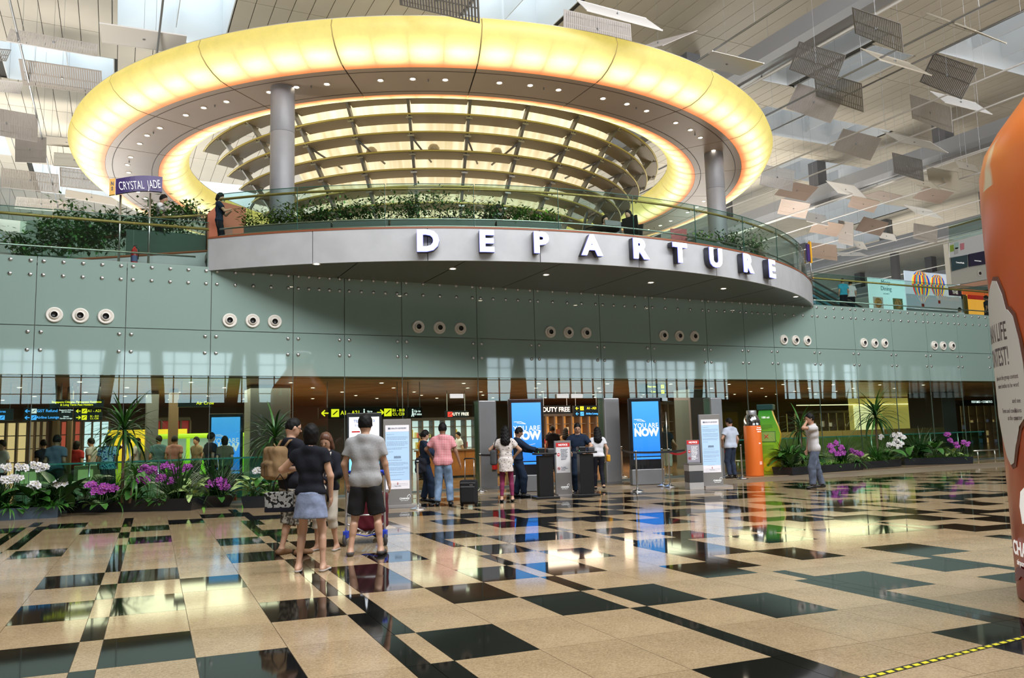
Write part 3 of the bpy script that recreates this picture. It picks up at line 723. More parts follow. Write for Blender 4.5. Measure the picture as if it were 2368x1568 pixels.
for t in PANELS:
    k, x, y, z, ex, ey, ez, wd, hh = t
    v = np.array([x, y, z])-EYE; zc = v@FW; px = 1184+F_PX*(v@RX)/zc; py = 784-F_PX*(v@UP)/zc
    tilt = abs(math.degrees(math.acos(max(-1, min(1, math.cos(ex)*math.cos(ey))))))
    pose = 'upright' if tilt > 60 else ('tilted' if tilt > 35 else 'lying flat')
    if px < 330: where = 'left of the ring, ' + ('topmost' if py < 60 else 'high up' if py < 190 else 'halfway down' if py < 350 else 'low down')
    elif px < 1250: where = 'above the glowing ring'
    elif px < 1700: where = 'over the right shoulder of the glowing ring' if py < 200 else 'right behind the glowing ring'
    elif px < 2000: where = 'right of the ring, ' + ('high up' if py < 260 else 'at mid height' if py < 430 else 'low over the escalators')
    else: where = 'near the orange bottle, ' + ('high up' if py < 160 else 'at mid height' if py < 380 else 'low down')
    key = words[k]+pose+where; cnt[key] = cnt.get(key, 0)+1
    lab = '%s%s reflector panel %s %s' % ('' if cnt[key] == 1 else ORD[cnt[key]-1]+' ', words[k], pose, where)
    r = thing('reflector_panel', lab, 'panel', (x, y, z), 0, 'reflector panels under the hall ceiling')
    m, nb, gap = PM[k]
    if k not in proto:
        if nb: o = perf(m, nb, gap, k)
        else: o = MB().b2(-.5, .5, -.5, .5, -.008, .008).b2(-.5, .5, -.52, -.5, -.02, .02).b2(-.5, .5, .5, .52, -.02, .02).build('reflector_sheet', m)
        proto[k] = o; o.parent = r; o.scale = (wd, hh, 1); o.rotation_euler = (ex, ey, ez)
    else: inst(proto[k], r, rot=(ex, ey, ez), scale=(wd, hh, 1))
    h = MB(); h.tube([(0, 0, -.01), (0, 0, ZC-z+(2.35 if in_sky(x-.01, x+.01, y-.01, y+.01) else .03))], .004, 4); h.tube([(0, 0, -.03), (0, 0, .05)], .04, 6); h.build('hanger', m_steel_d, r)
# end walls and the great glazed front behind the photographer
m_hw = mat('hall_wall', (.50, .49, .47), .6)
wb = struct('wall_far'); MB().b2(-45, 100, 95, 95.3, 6, 20).build('wall_panel', m_hw, wb); MB().b2(-45, 100, 60, 60.3, 0, 6).build('wall_lower_panel', mat('dark_inner', (.1, .09, .08), .6), wb)
wr = struct('wall_right'); MB().b2(100, 100.3, -45, 95, 0, 20).build('wall_panel', m_hw, wr)
wl = struct('wall_left'); MB().b2(-45.3, -45, -45, 95, 0, 20).build('wall_panel', m_hw, wl)
fb = struct('window_front', (0, -25, 0))
YB = -25.0
B = MB()
for x0, x1 in ((-45, -16), (13.4, 30.2), (58.2, 66), (96, 100)): B.b2(x0, x1, YB-.2, YB, 0, 17.5)
B.b2(-45, 100, YB-.2, YB, 8.4, 17.5); B.b2(-45, 100, YB-.2, YB, 0, 4.5)
B.build('solid_bay', mat('front_bay', (.13, .12, .10), .6), fb, False, (0, YB, 0))
B = MB()
x = -16
while x < 96:
    B.b2(x-.04, x+.04, YB-.2, YB, .4, 8.4); x += 1.25
for z in (1.6, 2.8, 4.0, 5.2, 6.4, 7.5): B.b2(-16, 96, YB-.15, YB-.05, z-.03, z+.03)
B.build('mullions', mat('mullion', (.12, .13, .13), .5), fb, False, (0, YB, 0))
for k, x in enumerate([-3.0, -1.3, 3.2, 7.5, 10, 31.8, 33.5, 42.8, 44.6, 52.5, 68, 70.5, 73.5, 76, 79.5, 83, 88]):
    o = MB().tube([(0, 0, 0), (1.2 if k % 2 else -.6, 0, 9.5)], .45, 16).build('front_column', mat('front_col', (.22, .19, .15), .6), fb, True); o.location = (x, 1.2, 0)
# ============================================================ PEOPLE (one continuous skinned surface each, garments as children)
def snet(f, lo, hi, h):
    ax = [np.arange(lo[i]-2*h, hi[i]+3*h, h) for i in range(3)]
    X, Y, Z = np.meshgrid(*ax, indexing='ij'); P = np.stack([X, Y, Z], -1)
    v = f(P.reshape(-1, 3)).reshape(X.shape); nx, ny, nz = v.shape
    s = v < 0
    acc = np.zeros((nx-1, ny-1, nz-1, 3)); cnt = np.zeros((nx-1, ny-1, nz-1))
    for a in range(3):
        o1, o2 = [(1, 2), (0, 2), (0, 1)][a]
        sl0 = [slice(None)]*3; sl1 = [slice(None)]*3; sl0[a] = slice(0, -1); sl1[a] = slice(1, None)
        v0 = v[tuple(sl0)]; v1 = v[tuple(sl1)]; cr = (v0 < 0) != (v1 < 0)
        t = np.where(cr, v0/np.where(cr, v0-v1, 1), 0)
        pos = P[tuple(sl0)].copy(); pos[..., a] += t*h
        for d1 in (0, 1):
            for d2 in (0, 1):
                sl = [slice(None)]*3; n1 = v.shape[o1]-1; n2 = v.shape[o2]-1
                sl[o1] = slice(d1, d1+n1); sl[o2] = slice(d2, d2+n2); sl = tuple(sl)
                acc += np.where(cr[sl][..., None], pos[sl], 0); cnt += cr[sl]
    act = cnt > 0; idx = np.full(act.shape, -1, int); idx[act] = np.arange(act.sum())
    V = acc[act]/cnt[act][:, None]; F = []
    for a in range(3):
        o1, o2 = [(1, 2), (2, 0), (0, 1)][a]
        sl0 = [slice(1, -1)]*3; sl1 = [slice(1, -1)]*3; sl0[a] = slice(0, -1); sl1[a] = slice(1, None)
        s0 = s[tuple(sl0)]; s1 = s[tuple(sl1)]; w_ = np.argwhere(s0 != s1)
        if len(w_) == 0: continue
        flip = s0[tuple(w_.T)]; c = w_.copy(); c[:, o1] += 1; c[:, o2] += 1
        def I(d1, d2):
            q = c.copy(); q[:, o1] -= d1; q[:, o2] -= d2; return idx[tuple(q.T)]
        q = np.stack([I(1, 1), I(0, 1), I(0, 0), I(1, 0)], 1); q[~flip] = q[~flip][:, ::-1]; F.append(q)
    return V, np.concatenate(F)
def mesh_np(name, parts, mats):
    """parts: list of (V, F, material index)"""
    n = 0; VV = []; FF = []; MI = []
    for V, Fq, mi in parts: VV.append(V); FF.append(Fq+n); MI += [mi]*len(Fq); n += len(V)
    V = np.concatenate(VV); Fq = np.concatenate(FF); me = bpy.data.meshes.new(name)
    me.vertices.add(len(V)); me.vertices.foreach_set('co', V.astype(np.float32).ravel())
    me.loops.add(Fq.size); me.loops.foreach_set('vertex_index', Fq.astype(np.int32).ravel())
    me.polygons.add(len(Fq)); me.polygons.foreach_set('loop_start', np.arange(0, Fq.size, 4, dtype=np.int32)); me.polygons.foreach_set('loop_total', np.full(len(Fq), 4, np.int32))
    for m in mats: me.materials.append(m)
    me.polygons.foreach_set('material_index', MI); me.polygons.foreach_set('use_smooth', [True]*len(Fq)); me.update(calc_edges=True); me.validate()
    o = bpy.data.objects.new(name, me); COL.objects.link(o); return o
def smin(a, b, k):
    h = np.clip(.5+.5*(b-a)/k, 0, 1); return b*(1-h)+a*h-k*h*(1-h)
def d_cone(P, a, b, ra, rb, flat=1.0, cut=None):
    a = np.array(a, float); b = np.array(b, float); ab = b-a; q = P-a
    if flat != 1.0:
        S = np.array([1, 1/flat, 1]); q = q*S; ab = ab*S
    t = np.clip((q@ab)/max(1e-9, ab@ab), 0, 1); d = np.linalg.norm(q-t[:, None]*ab, axis=1)-(ra+(rb-ra)*t)
    if cut is not None:      # flat end beyond b
        n = (np.array(b)-np.array(a)); n = n/np.linalg.norm(n); d = np.maximum(d, (P-np.array(b))@n-cut)
    return d
def union(ds, k=.03):
    r = ds[0]
    for d in ds[1:]: r = smin(r, d, k)
    return r
def ik(A, T, l1, l2, pole):
    A = np.array(A, float); T = np.array(T, float); d = T-A; L = np.linalg.norm(d)
    if L > (l1+l2)*.998: d = d/L*(l1+l2)*.998; T = A+d; L = np.linalg.norm(d)
    u = d/L; x = (l1*l1-l2*l2+L*L)/(2*L); hgt = math.sqrt(max(0, l1*l1-x*x)); p = np.array(pole, float); p = p-(p@u)*u; p = p/max(1e-6, np.linalg.norm(p))
    return A+u*x+p*hgt, T
def rotm(rx, ry, rz_):
    return np.array(Euler((rx, ry, rz_)).to_matrix())
SKIN = {'a': mat('skin_warm', (.52, .30, .20), .5), 'b': mat('skin_brown', (.27, .14, .085), .5), 'c': mat('skin_tan', (.42, .23, .15), .5)}
m_hair = mat('hair_black', (.006, .005, .005), .6, spec=.2); m_hairb = mat('hair_brown', (.10, .038, .018), .45)
m_eye = mat('eye_dark', (.02, .015, .012), .3); m_lip = mat('lip', (.35, .12, .10), .5)
def person(label, loc, rz_, H=1.72, feet=((-.11, 0), (.11, 0)), hands=(None, None), lean=0, hyaw=0, hpitch=0, skin='a', hair='short', hairm=None, bulk=1.0,
           top=None, bottom=None, shoes=None, res=.016, seat=None, detail=True, group=None, glasses=False, fem=False, turn=0, name='person'):
    """top=(material, sleeve 0..2, hem z, looseness); bottom=('trousers'|'skirt'|'leggings', material, end z, looseness)"""
    s = H/1.75
    root = thing(name, label, 'person', loc, rz_, group)
    sk = SKIN[skin]
    hipz = .93 if seat is None else seat/s+.09
    piv = np.array([0, 0, hipz]); T = rotm(-lean, 0, turn)
    def tor(x, y, z): return T@np.array([x, y, z-.93])+piv
    sw = (.148 if fem else .166)*bulk
    A = {}
    A['sh'] = [tor(-sw, 0, 1.40), tor(sw, 0, 1.40)]; A['hip'] = [piv+np.array([-.085, 0, -.02]), piv+np.array([.085, 0, -.02])]
    arms = []
    for i, sg in ((0, -1), (1, 1)):
        S = A['sh'][i]; t = hands[i]
        tg = tor(sg*(sw+.055), .03, .90) if t is None else np.array(t[:3])/s
        pole = (sg*.35, -1, -.15) if t is None or len(t) < 6 else t[3:6]
        arms.append((S,)+ik(S, tg, .285, .25, pole))
    legs = []
    for i in (0, 1):
        fx, fy = feet[i][0]/s, feet[i][1]/s; an = np.array([fx, fy-.02, .075+(feet[i][2]/s if len(feet[i]) > 2 else 0)])
        kp = (0, 1, 0) if seat is None else (0, .6, 1)
        legs.append((A['hip'][i],)+ik(A['hip'][i], an, .43, .425, kp))
    hc = tor(0, .015, 1.64); HR = T@rotm(-hpitch, 0, hyaw); hb = tor(0, -.005, 1.47)
    w = bulk*(.86 if fem else .93)
    def torso(P, g=0, yo=0):
        cw = .045 if fem else .055
        ds = [d_cone(P, tor(-.075*w, 0, .94), tor(.075*w, 0, .94), .105*w+g, .105*w+g, .86),
              d_cone(P, tor(-cw*w, 0, 1.09), tor(cw*w, 0, 1.09), .095*w+g, .095*w+g, .84),
              d_cone(P, tor(-.075*w, .0, 1.25), tor(.075*w, .0, 1.25), .103*w+g, .103*w+g, .86),
              d_cone(P, tor(-.115*w, -.005, 1.36), tor(.115*w, -.005, 1.36), .070*w+g, .070*w+g, .95),
              d_cone(P, tor(-.13*w, -.01, 1.41), tor(0, -.015, 1.465), .035+g, .045+g), d_cone(P, tor(.13*w, -.01, 1.41), tor(0, -.015, 1.465), .035+g, .045+g)]
        if fem: ds += [d_cone(P, tor(-.07, .055, 1.26), tor(.07, .055, 1.26), .065+g, .065+g)]
        return union(ds, .05)
    def arm(P, i, g=0, upto=2.0):
        S, E_, W_ = arms[i]; ds = [d_cone(P, S, E_, .050*bulk+g, .039*bulk+g)]
        if upto <= 1: return d_cone(P, S, S+(E_-S)*upto, .054*bulk+g, .047*bulk+g, 1, 0.0)
        if upto < 2: ds.append(d_cone(P, E_, E_+(W_-E_)*(upto-1), .040*bulk+g, .032*bulk+g, 1, 0))
        else: ds.append(d_cone(P, E_, W_, .040*bulk+g, .026+g, 1, 0 if g > 0 else None))
        return union(ds, .02)
    def leg(P, i, g=0, upto=2.0, loose=0):
        Hp, K, An = legs[i]; th = .083*w; ds = []
        if upto <= 1: return d_cone(P, Hp, Hp+(K-Hp)*upto, th+g, .062*w+g+loose, 1, 0)
        ds.append(d_cone(P, Hp, K, th+g, .056*w+g+loose))
        e = K+(An-K)*(upto-1) if upto < 2 else An
        ds.append(d_cone(P, K, e, .052*w+g+loose, (.036+(2-upto)*.014)*w+g+loose, 1, 0 if upto < 2 or g > 0 else None))
        if upto > 1.5: ds.append(d_cone(P, K+(An-K)*.28+np.array([0, -.018, 0]), K+(An-K)*.5+np.array([0, -.012, 0]), .052*w+g, .045*w+g))
        return union(ds, .025)
    def head(P, g=0):
        q = (P-hc)@HR; d = (np.linalg.norm(q/np.array([.081, .100, .120]), axis=1)-1)*.092-g
        j = np.linalg.norm((q-np.array([0, .035, -.068]))/np.array([1, 1, .95]), axis=1)-(.050+g); return smin(d, j, .04)
    def foot(P, i, g=0):
        An = legs[i][2]; yaw_ = (-.18, .18)[i]; fd = np.array([math.sin(yaw_), math.cos(yaw_), 0]); 
        ds = [d_cone(P, An+np.array([0, -.045, -.042]), An+np.array([0, 0, -.02]), .033+g, .036+g), d_cone(P, An+np.array([0, .0, -.035])-0*fd, An+fd*.15+np.array([0, 0, -.052]), .036+g, .026+g)]
        return np.maximum(union(ds, .03), -(P[:, 2]-(An[2]-.076)))
    def body(P):
        q = (P-hc)@HR
        ds = [torso(P), d_cone(P, tor(0, -.015, 1.42), hc+HR@np.array([0, -.015, -.06]), .056, .050)]
        ds += [arm(P, 0), arm(P, 1), leg(P, 0), leg(P, 1), foot(P, 0), foot(P, 1)]
        d = union(ds, .035); d = smin(d, head(P), .02)
        d = smin(d, d_cone(q, (0, .095, .008), (0, .117, -.024), .008, .014), .012)
        for e in (-1, 1): d = smin(d, np.linalg.norm((q-np.array([e*.083, 0, -.01]))/np.array([.5, .9, 1.3]), axis=1)-.022, .008)
        return d
    pts = np.array([hc]+[a for A_ in arms for a in A_]+[a for L_ in legs for a in L_]+[tor(0, 0, 1.3), tor(sw, 0, 1.4), tor(-sw, 0, 1.4)])
    lo = pts.min(0)-.2; hi = pts.max(0)+.2; lo[2] = max(lo[2], min(l[2][2] for l in legs)-.09); h = res/s
    V, Fq = snet(body, lo, hi, h)
    parts = [(V*s, Fq, 0)]
    if detail:
        for i, sg in ((0, -1), (1, 1)):
            S, E_, W_ = arms[i]; d = (W_-E_)/np.linalg.norm(W_-E_); bk = np.cross(d, np.array([0, 0, 1.0]))
            if np.linalg.norm(bk) < .3: bk = np.cross(d, np.array([1.0, 0, 0]))
            bk = bk/np.linalg.norm(bk); ac = np.cross(bk, d)      # ac: across the palm
            if abs(d[2]) > .7: ac = np.array([0, 1.0, 0])-d*d[1]; ac = ac/np.linalg.norm(ac); bk = np.cross(ac, d); bk = bk*(-sg if bk[0]*sg > 0 else sg) if 0 else bk
            inn = np.array([-sg, 0, 0]) if abs(d[2]) > .7 else np.array([0, 0, -1.0]); inn = inn-d*(inn@d); inn = inn/np.linalg.norm(inn)
            def hand(P, W_=W_, d=d, ac=ac, inn=inn):
                ds = [d_cone(P, W_-d*.02, W_+d*.03, .024, .026), d_cone(P, W_+d*.045+ac*.022, W_+d*.075+ac*.026, .017, .015), d_cone(P, W_+d*.045-ac*.018, W_+d*.075-ac*.022, .017, .015), d_cone(P, W_+d*.05, W_+d*.08, .017, .015)]
                r = union(ds, .012)
                for k, (o_, ln) in enumerate(((.030, .068), (.010, .078), (-.010, .073), (-.028, .057))):
                    a0 = W_+d*.085+ac*o_; a1 = a0+d*ln*.5+inn*ln*.16; a2 = a1+d*ln*.32+inn*ln*.38
                    r = smin(r, np.minimum(d_cone(P, a0, a1, .0085, .008), d_cone(P, a1, a2, .008, .0065)), .004)
                t0 = W_+d*.03+ac*.026; t1 = t0+d*.035+ac*.024+inn*.012; t2 = t1+d*.03+inn*.012
                return smin(r, np.minimum(d_cone(P, t0, t1, .011, .0095), d_cone(P, t1, t2, .0095, .0075)), .006)
            q = np.array([W_-d*.03, W_+d*.19]); V2, F2 = snet(hand, q.min(0)-.07, q.max(0)+.07, (.0055 if res < .017 else .008)/s); parts.append((V2*s, F2, 0))
    b = mesh_np('body', parts, [sk]); b.parent = root
    def garment(nm, f, lo2, hi2, m, hh=None):
        V, Fq = snet(f, lo2, hi2, (hh or res)/s)
        if len(Fq) == 0: return None
        o = mesh_np(nm, [(V*s, Fq, 0)], [m]); o.parent = root; return o
    def wr(P, a=.004): return a*(np.sin(P[:, 0]*31+P[:, 2]*17)+np.sin(P[:, 2]*38+P[:, 1]*25+1.3)*.8)
    TI = T.T
    if top:
        m, sl, hem, lo_ = top[:4]; gz = hem/s
        def ft(P):
            L = (P-piv)@T; zl = L[:, 2]+.93
            d = torso(P, .012+lo_); 
            fl = np.clip((1.15-zl)/.3, 0, 1)*lo_*.25; d = d-fl
            if gz < .80 or (len(top) > 4 and top[4]):      # long hem: flare into a skirt
                rr = (.155*w+lo_)+np.clip((.98-zl), 0, 1)*(top[4] if len(top) > 4 else .05)
                ds_ = np.sqrt(L[:, 0]**2+(L[:, 1]/.8)**2)-rr; ds_ = np.maximum(ds_, zl-1.02); d = smin(d, ds_, .04)
            if sl > 0:
                for i in (0, 1): d = smin(d, arm(P, i, .012+lo_*.6, sl), .03)
            d = np.maximum(d, gz-zl)
            nk = np.sqrt(L[:, 0]**2+(L[:, 1]+.01)**2); d = np.maximum(d, np.minimum(zl-1.50+np.clip(L[:, 1], -.05, .1)*.35, 1)); d = np.maximum(d, .066-nk-np.clip(1.475-zl, 0, 1)*2)
            return d+wr(P)
        q = np.array([tor(-.34, -.22, gz-.02), tor(.34, .25, 1.55), tor(.34, -.22, gz-.02), tor(-.34, .25, 1.5)]+([a for A_ in arms for a in A_[:2 if sl <= 1 else 3]]))
        garment('shirt' if gz > .8 else 'dress', ft, q.min(0)-.09, q.max(0)+.09, m)
    if bottom:
        kind, m, end, lo_ = bottom; ez = end/s
        if kind == 'skirt':
            def fb_(P):
                L = (P-piv)@T; zl = P[:, 2]; rr = .172*w+np.clip(.95-zl, 0, 1)*.14
                d = np.sqrt(P[:, 0]**2+(P[:, 1]/.78)**2)-rr-lo_; return np.maximum(np.maximum(d, ez-zl), zl-.945)+wr(P, .003)
            garment('skirt', fb_, np.array([-.3, -.3, ez-.02]), np.array([.3, .3, 1.08]), m)
        else:
            def up(i):
                Hp, K, An = legs[i]
                if seat is not None: return 1.95
                return 1+(K[2]-ez)/(K[2]-An[2]) if ez < K[2] else (Hp[2]-ez)/(Hp[2]-K[2])
            def fb_(P):
                L = (P-piv)@T; zl = L[:, 2]+.93
                wz = min(1.03, top[2]/s+.02) if top else 1.03
                d = torso(P, .013+lo_*.5)
                for i in (0, 1): d = smin(d, leg(P, i, .010+lo_*.5, min(1.97, max(.3, up(i))), lo_*.6), .025)
                return np.maximum(d, zl-wz)+wr(P, .003 if kind == 'trousers' else .001)
            q = np.array([a for L_ in legs for a in L_]+[tor(-.2, -.15, 1.05), tor(.2, .15, 1.05)])
            garment('trousers' if ez < .3 else 'shorts', fb_, q.min(0)-.12, q.max(0)+.12, m)
    if shoes:
        mm = shoes[0]; hb_ = shoes[1] if len(shoes) > 1 else .1
        for i in (0, 1):
            An = legs[i][2]
            def fs(P, i=i, An=An): return np.maximum(np.maximum(foot(P, i, .009), P[:, 2]-(An[2]-.075+hb_)), (An[2]-.075)-P[:, 2])
            garment('shoe', fs, An-np.array([.1, .12, .09]), An+np.array([.13, .24, .06]), mm, min(res, .012))
    if hair:
        hm = hairm or m_hair
        def fh(P):
            q = (P-hc)@HR; d = (np.linalg.norm((q-np.array([0, -.008, .012]))/np.array([.092, .108, .127]), axis=1)-1)*.097
            face = (q[:, 1]*.80-q[:, 2]*.62)-.028; d = np.maximum(d, face)
            if hair == 'short': d = np.maximum(d, -(q[:, 2]+.055)); d = np.maximum(d, (q[:, 1]-.03)*.7-(q[:, 2]-.0)*.7-.0)
            elif hair == 'crop': d = np.maximum(d+.006, -(q[:, 2]+.045)); d = np.maximum(d, (q[:, 1]-.03)*.7-(q[:, 2]-.0)*.7)
            elif hair == 'bob':
                d2 = d_cone(q, (0, -.03, .0), (0, -.035, -.075), .092, .085, .8); d2 = np.maximum(d2, q[:, 1]-.022); d = smin(d, d2, .02); d = np.maximum(d, -(q[:, 2]+.135))
            elif hair == 'full':
                d2 = np.minimum(d_cone(q, (-.055, -.01, .0), (-.075, -.005, -.13), .05, .04), d_cone(q, (.055, -.01, .0), (.075, -.005, -.13), .05, .04)); d2 = smin(d2, d_cone(q, (0, -.05, 0), (0, -.06, -.13), .07, .06), .03); d = smin(d, np.maximum(d2, q[:, 1]-.055), .02)
            elif hair == 'long':
                d2 = d_cone(q, (0, -.04, .0), (0, -.085, -.23), .102, .122, .75)+.008*np.sin(q[:, 2]*75+2*np.sin(q[:, 0]*40))*np.sin(q[:, 0]*60+1); d = smin(d, np.maximum(d2, q[:, 1]-.02), .02)
            return d+.003*np.sin(q[:, 0]*90)*np.sin(q[:, 2]*80+q[:, 1]*60)
        e = .33 if hair == 'long' else .2
        garment('hair', fh, hc-np.array([.17, .22, e]), hc+np.array([.17, .2, .16]), hm, min(res, .010))
    if detail:
        E2 = MB()
        for e in (-1, 1): 
            c = hc+HR@np.array([e*.033, .0925, .008]); E2.lathe([(.0005, -.008), (.007, -.004), (.009, 0), (.007, .004), (.0005, .008)], 8, tuple(c*s))
        E2.build('eyes', m_eye, root, True)
        c = hc+HR@np.array([0, .088, -.055]); 
        Ml = MB(); Ml.tube([tuple((c+HR@np.array([-.02, -.004, 0]))*s), tuple((c+HR@np.array([0, .002, 0]))*s), tuple((c+HR@np.array([.02, -.004, 0]))*s)], [.003, .006, .003], 6); Ml.build('mouth', m_lip, root, True)
    if glasses:
        G = MB()
        for e in (-1, 1):
            c = hc+HR@np.array([e*.034, .106, .006]); ring_ = [tuple((c+HR@np.array([.024*math.cos(a), 0, .017*math.sin(a)]))*s) for a in [2*PI*k/10 for k in range(11)]]; G.tube(ring_, .0025, 5)
            G.tube([tuple((c+HR@np.array([e*.024, 0, .004]))*s), tuple((hc+HR@np.array([e*.082, 0, .006]))*s)], .0025, 5)
        G.build('glasses', m_black, root, True)
    root['_s'] = s
    return root, dict(arms=[[a*s for a in A_] for A_ in arms], tor=lambda x, y, z: tor(x, y, z)*s, hc=hc*s, s=s)
# cloth
def cloth(n, c, **k): return mat('cloth_'+n, c, .85, spec=.2, bump=.25, bscale=45, **k)
c_black = cloth('black', (.012, .013, .02)); c_grey = cloth('grey_marl', (.36, .36, .37), var=.06, vscale=60); c_blk2 = cloth('washed_black', (.02, .02, .022))
c_denim = cloth('pale_denim', (.22, .26, .38), var=.18, vscale=14); c_jean = cloth('jeans', (.17, .25, .38), var=.35, vscale=6); c_djean = cloth('dark_jeans', (.03, .04, .07), var=.3, vscale=6)
c_gjean = cloth('grey_jeans', (.10, .12, .17), var=.35, vscale=7); c_navy = cloth('navy', (.012, .022, .045)); c_white = cloth('white', (.70, .70, .74)); c_bluew = cloth('pale_blue', (.50, .55, .66))
c_lgrey = cloth('light_grey', (.52, .50, .51)); c_beige = cloth('beige', (.50, .45, .38)); c_maroon = cloth('maroon', (.20, .03, .08)); c_tan = cloth('tan_canvas', (.22, .14, .07), var=.15, vscale=9)
def pattern(name, c1, c2, c3, scale, kind):
    m = cloth(name, c1); nt = m.node_tree; b = nt.nodes['Principled BSDF']; tc = nt.nodes.new('ShaderNodeTexCoord'); rp = nt.nodes.new('ShaderNodeValToRGB'); rp.color_ramp.interpolation = 'CONSTANT'
    if kind == 'camo': t = nt.nodes.new('ShaderNodeTexNoise'); t.inputs['Scale'].default_value = scale; t.inputs['Detail'].default_value = 1.5; out = t.outputs['Fac']; st = (0, .46, .56)
    elif kind == 'spots': t = nt.nodes.new('ShaderNodeTexVoronoi'); t.inputs['Scale'].default_value = scale; out = t.outputs['Distance']; st = (0, .26, .9)
    elif kind == 'stripes': t = nt.nodes.new('ShaderNodeTexWave'); t.inputs['Scale'].default_value = scale; t.inputs['Distortion'].default_value = 9; t.inputs['Detail'].default_value = 1; out = t.outputs['Fac']; st = (0, .5, .98)
    elif kind == 'plaid':
        t = nt.nodes.new('ShaderNodeTexBrick'); t.inputs['Scale'].default_value = scale; t.inputs['Mortar Size'].default_value = .06; t.offset = 0; t.inputs['Brick Width'].default_value = .5; t.inputs['Row Height'].default_value = .5; out = t.outputs['Fac']; st = (0, .5, .98)
        mp = nt.nodes.new('ShaderNodeMapping'); mp.inputs['Rotation'].default_value = (PI/2, 0, 0); nt.links.new(tc.outputs['Object'], mp.inputs[0]); nt.links.new(mp.outputs[0], t.inputs['Vector'])
    e = rp.color_ramp.elements; e[0].color = (*c1, 1); e[0].position = 0; e[1].position = st[1]; e[1].color = (*c2, 1); q = e.new(st[2]); q.color = (*c3, 1)
    if kind != 'plaid': nt.links.new(tc.outputs['Object'], t.inputs['Vector'])
    nt.links.new(out, rp.inputs[0]); nt.links.new(rp.outputs[0], b.inputs['Base Color']); return m
c_camo = pattern('camouflage', (.06, .055, .05), (.22, .20, .17), (.42, .40, .35), 22, 'camo')
c_plaid = pattern('pink_check', (.60, .17, .21), (.82, .50, .50), (.82, .5, .5), 14, 'plaid')
c_spot = pattern('spotted', (.03, .03, .04), (.66, .60, .57), (.66, .60, .57), 24, 'spots')
c_zebra = pattern('zebra_scarf', (.03, .025, .025), (.60, .56, .50), (.6, .56, .5), 5, 'stripes')
c_floral = pattern('blue_print', (.02, .05, .22), (.25, .45, .6), (.4, .6, .7), 26, 'camo')
s_brown = mat('shoe_brown', (.16, .075, .03), .6); s_black = mat('shoe_black', (.01, .01, .012), .3); s_sand = mat('sandal_grey', (.07, .06, .055), .7); s_pale = mat('sandal_pale', (.5, .47, .45), .5)
BK = R(-26)        # facing away from the photographer
def G(px, py): p = atz(px, py, 0); return (p[0], p[1], 0)
# --- the family with the luggage trolley
P1, I1 = person('man in grey t-shirt and black shorts seen from behind, standing at the luggage trolley', G(846, 1284), BK+R(2), 1.79, ((-.19, -.02), (.19, .03)), ((-.25, .10, .92, -1, -.5, 0), (.29, .12, .90, 1, -.5, 0)), 0, 0, .05, 'a', 'short',
   top=(c_grey, .62, .86, .026), bottom=('trousers', c_blk2, .52, .036), shoes=(s_sand, .055), res=.013, bulk=1.0)
P2, I2 = person('woman in black top and pale denim skirt seen from behind', G(718, 1322), BK-R(3), 1.66, ((-.135, .0), (.145, .02)), ((-.19, .20, 1.16, -1, -.3, -.6), (.22, .06, .84, 1, -.6, 0)), 0, .15, -.05, 'a', 'bob',
   top=(c_black, .40, .865, .014), bottom=('skirt', c_denim, .60, .012), shoes=(s_pale, .03), res=.013, fem=True, bulk=1.04)
P3, I3 = person('man in black t-shirt and camouflage shorts with tan backpack, looking to the right', G(672, 1283), BK-R(42), 1.77, ((-.11, -.05), (.12, .08)), ((-.2, .25, 1.0), (.2, .28, 1.0)), .02, -.35, .25, 'a', 'crop', glasses=True,
   top=(c_black, .6, .84, .025), bottom=('trousers', c_camo, .38, .045), shoes=(s_brown, .10), res=.013)
P4, I4 = person('woman with reddish-brown hair, black jacket and zebra scarf, looking down', G(757, 1272), BK+R(165), 1.57, ((-.13, 0), (.13, .06)), ((-.05, .20, .92, -1, -.5, 0), (.03, .22, .98, 1, -.5, 0)), .04, .1, .42, 'a', 'full', m_hairb,
   top=(c_black, 1.9, .80, .02), bottom=('trousers', c_beige, .30, .02), shoes=(s_pale, .03), res=.013, fem=True)
# scarf and vest front of the woman looking down
sc_ = MB()
tr = I4['tor']
for sx in (-1, 1):
    V = [tr(sx*.05, -.06, 1.49), tr(sx*.075, .06, 1.46), tr(sx*.06, .135, 1.33), tr(sx*.05, .155, 1.15), tr(sx*.06, .17, .95), tr(sx*.07, .175, .74)]
    sc_.tube([tuple(p) for p in V], [.02, .03, .042, .05, .055, .05], 10)
sc_.build('scarf', c_zebra, P4, True)
# backpack worn by the man in camouflage shorts
bp = thing('backpack', 'tan canvas backpack on the back of the man in camouflage shorts', 'backpack', P3.location, BK-R(42))
def fbp(P):
    q = P-np.array([0, -.235, 1.20]); d = np.linalg.norm(np.maximum(np.abs(q)-np.array([.10, .045, .15]), 0), axis=1)-.065
    d2 = np.linalg.norm(np.maximum(np.abs(P-np.array([0, -.345, 1.12]))-np.array([.07, .01, .07]), 0), axis=1)-.04
    return smin(d, d2, .02)+.004*np.sin(P[:, 0]*50+P[:, 2]*30)
V, Fq = snet(fbp, np.array([-.25, -.48, .9]), np.array([.25, -.05, 1.5]), .013); o = mesh_np('pack_body', [(V, Fq, 0)], [c_tan]); o.parent = bp
B = MB()
B.tube([(.0, -.26, 1.40), (.02, -.27, 1.45), (.05, -.26, 1.40)], .009, 6); B.build('haul_loop', c_tan, bp, True)
for sx in (-1, 1):
    MB().tube([(sx*.08, -.17, 1.38), (sx*.10, -.09, 1.485), (sx*.115, .02, 1.495), (sx*.12, .11, 1.42), (sx*.13, .15, 1.28), (sx*.16, .08, 1.14), (sx*.14, -.14, 1.06)], .017, 8).build('shoulder_strap', c_tan, bp, True)
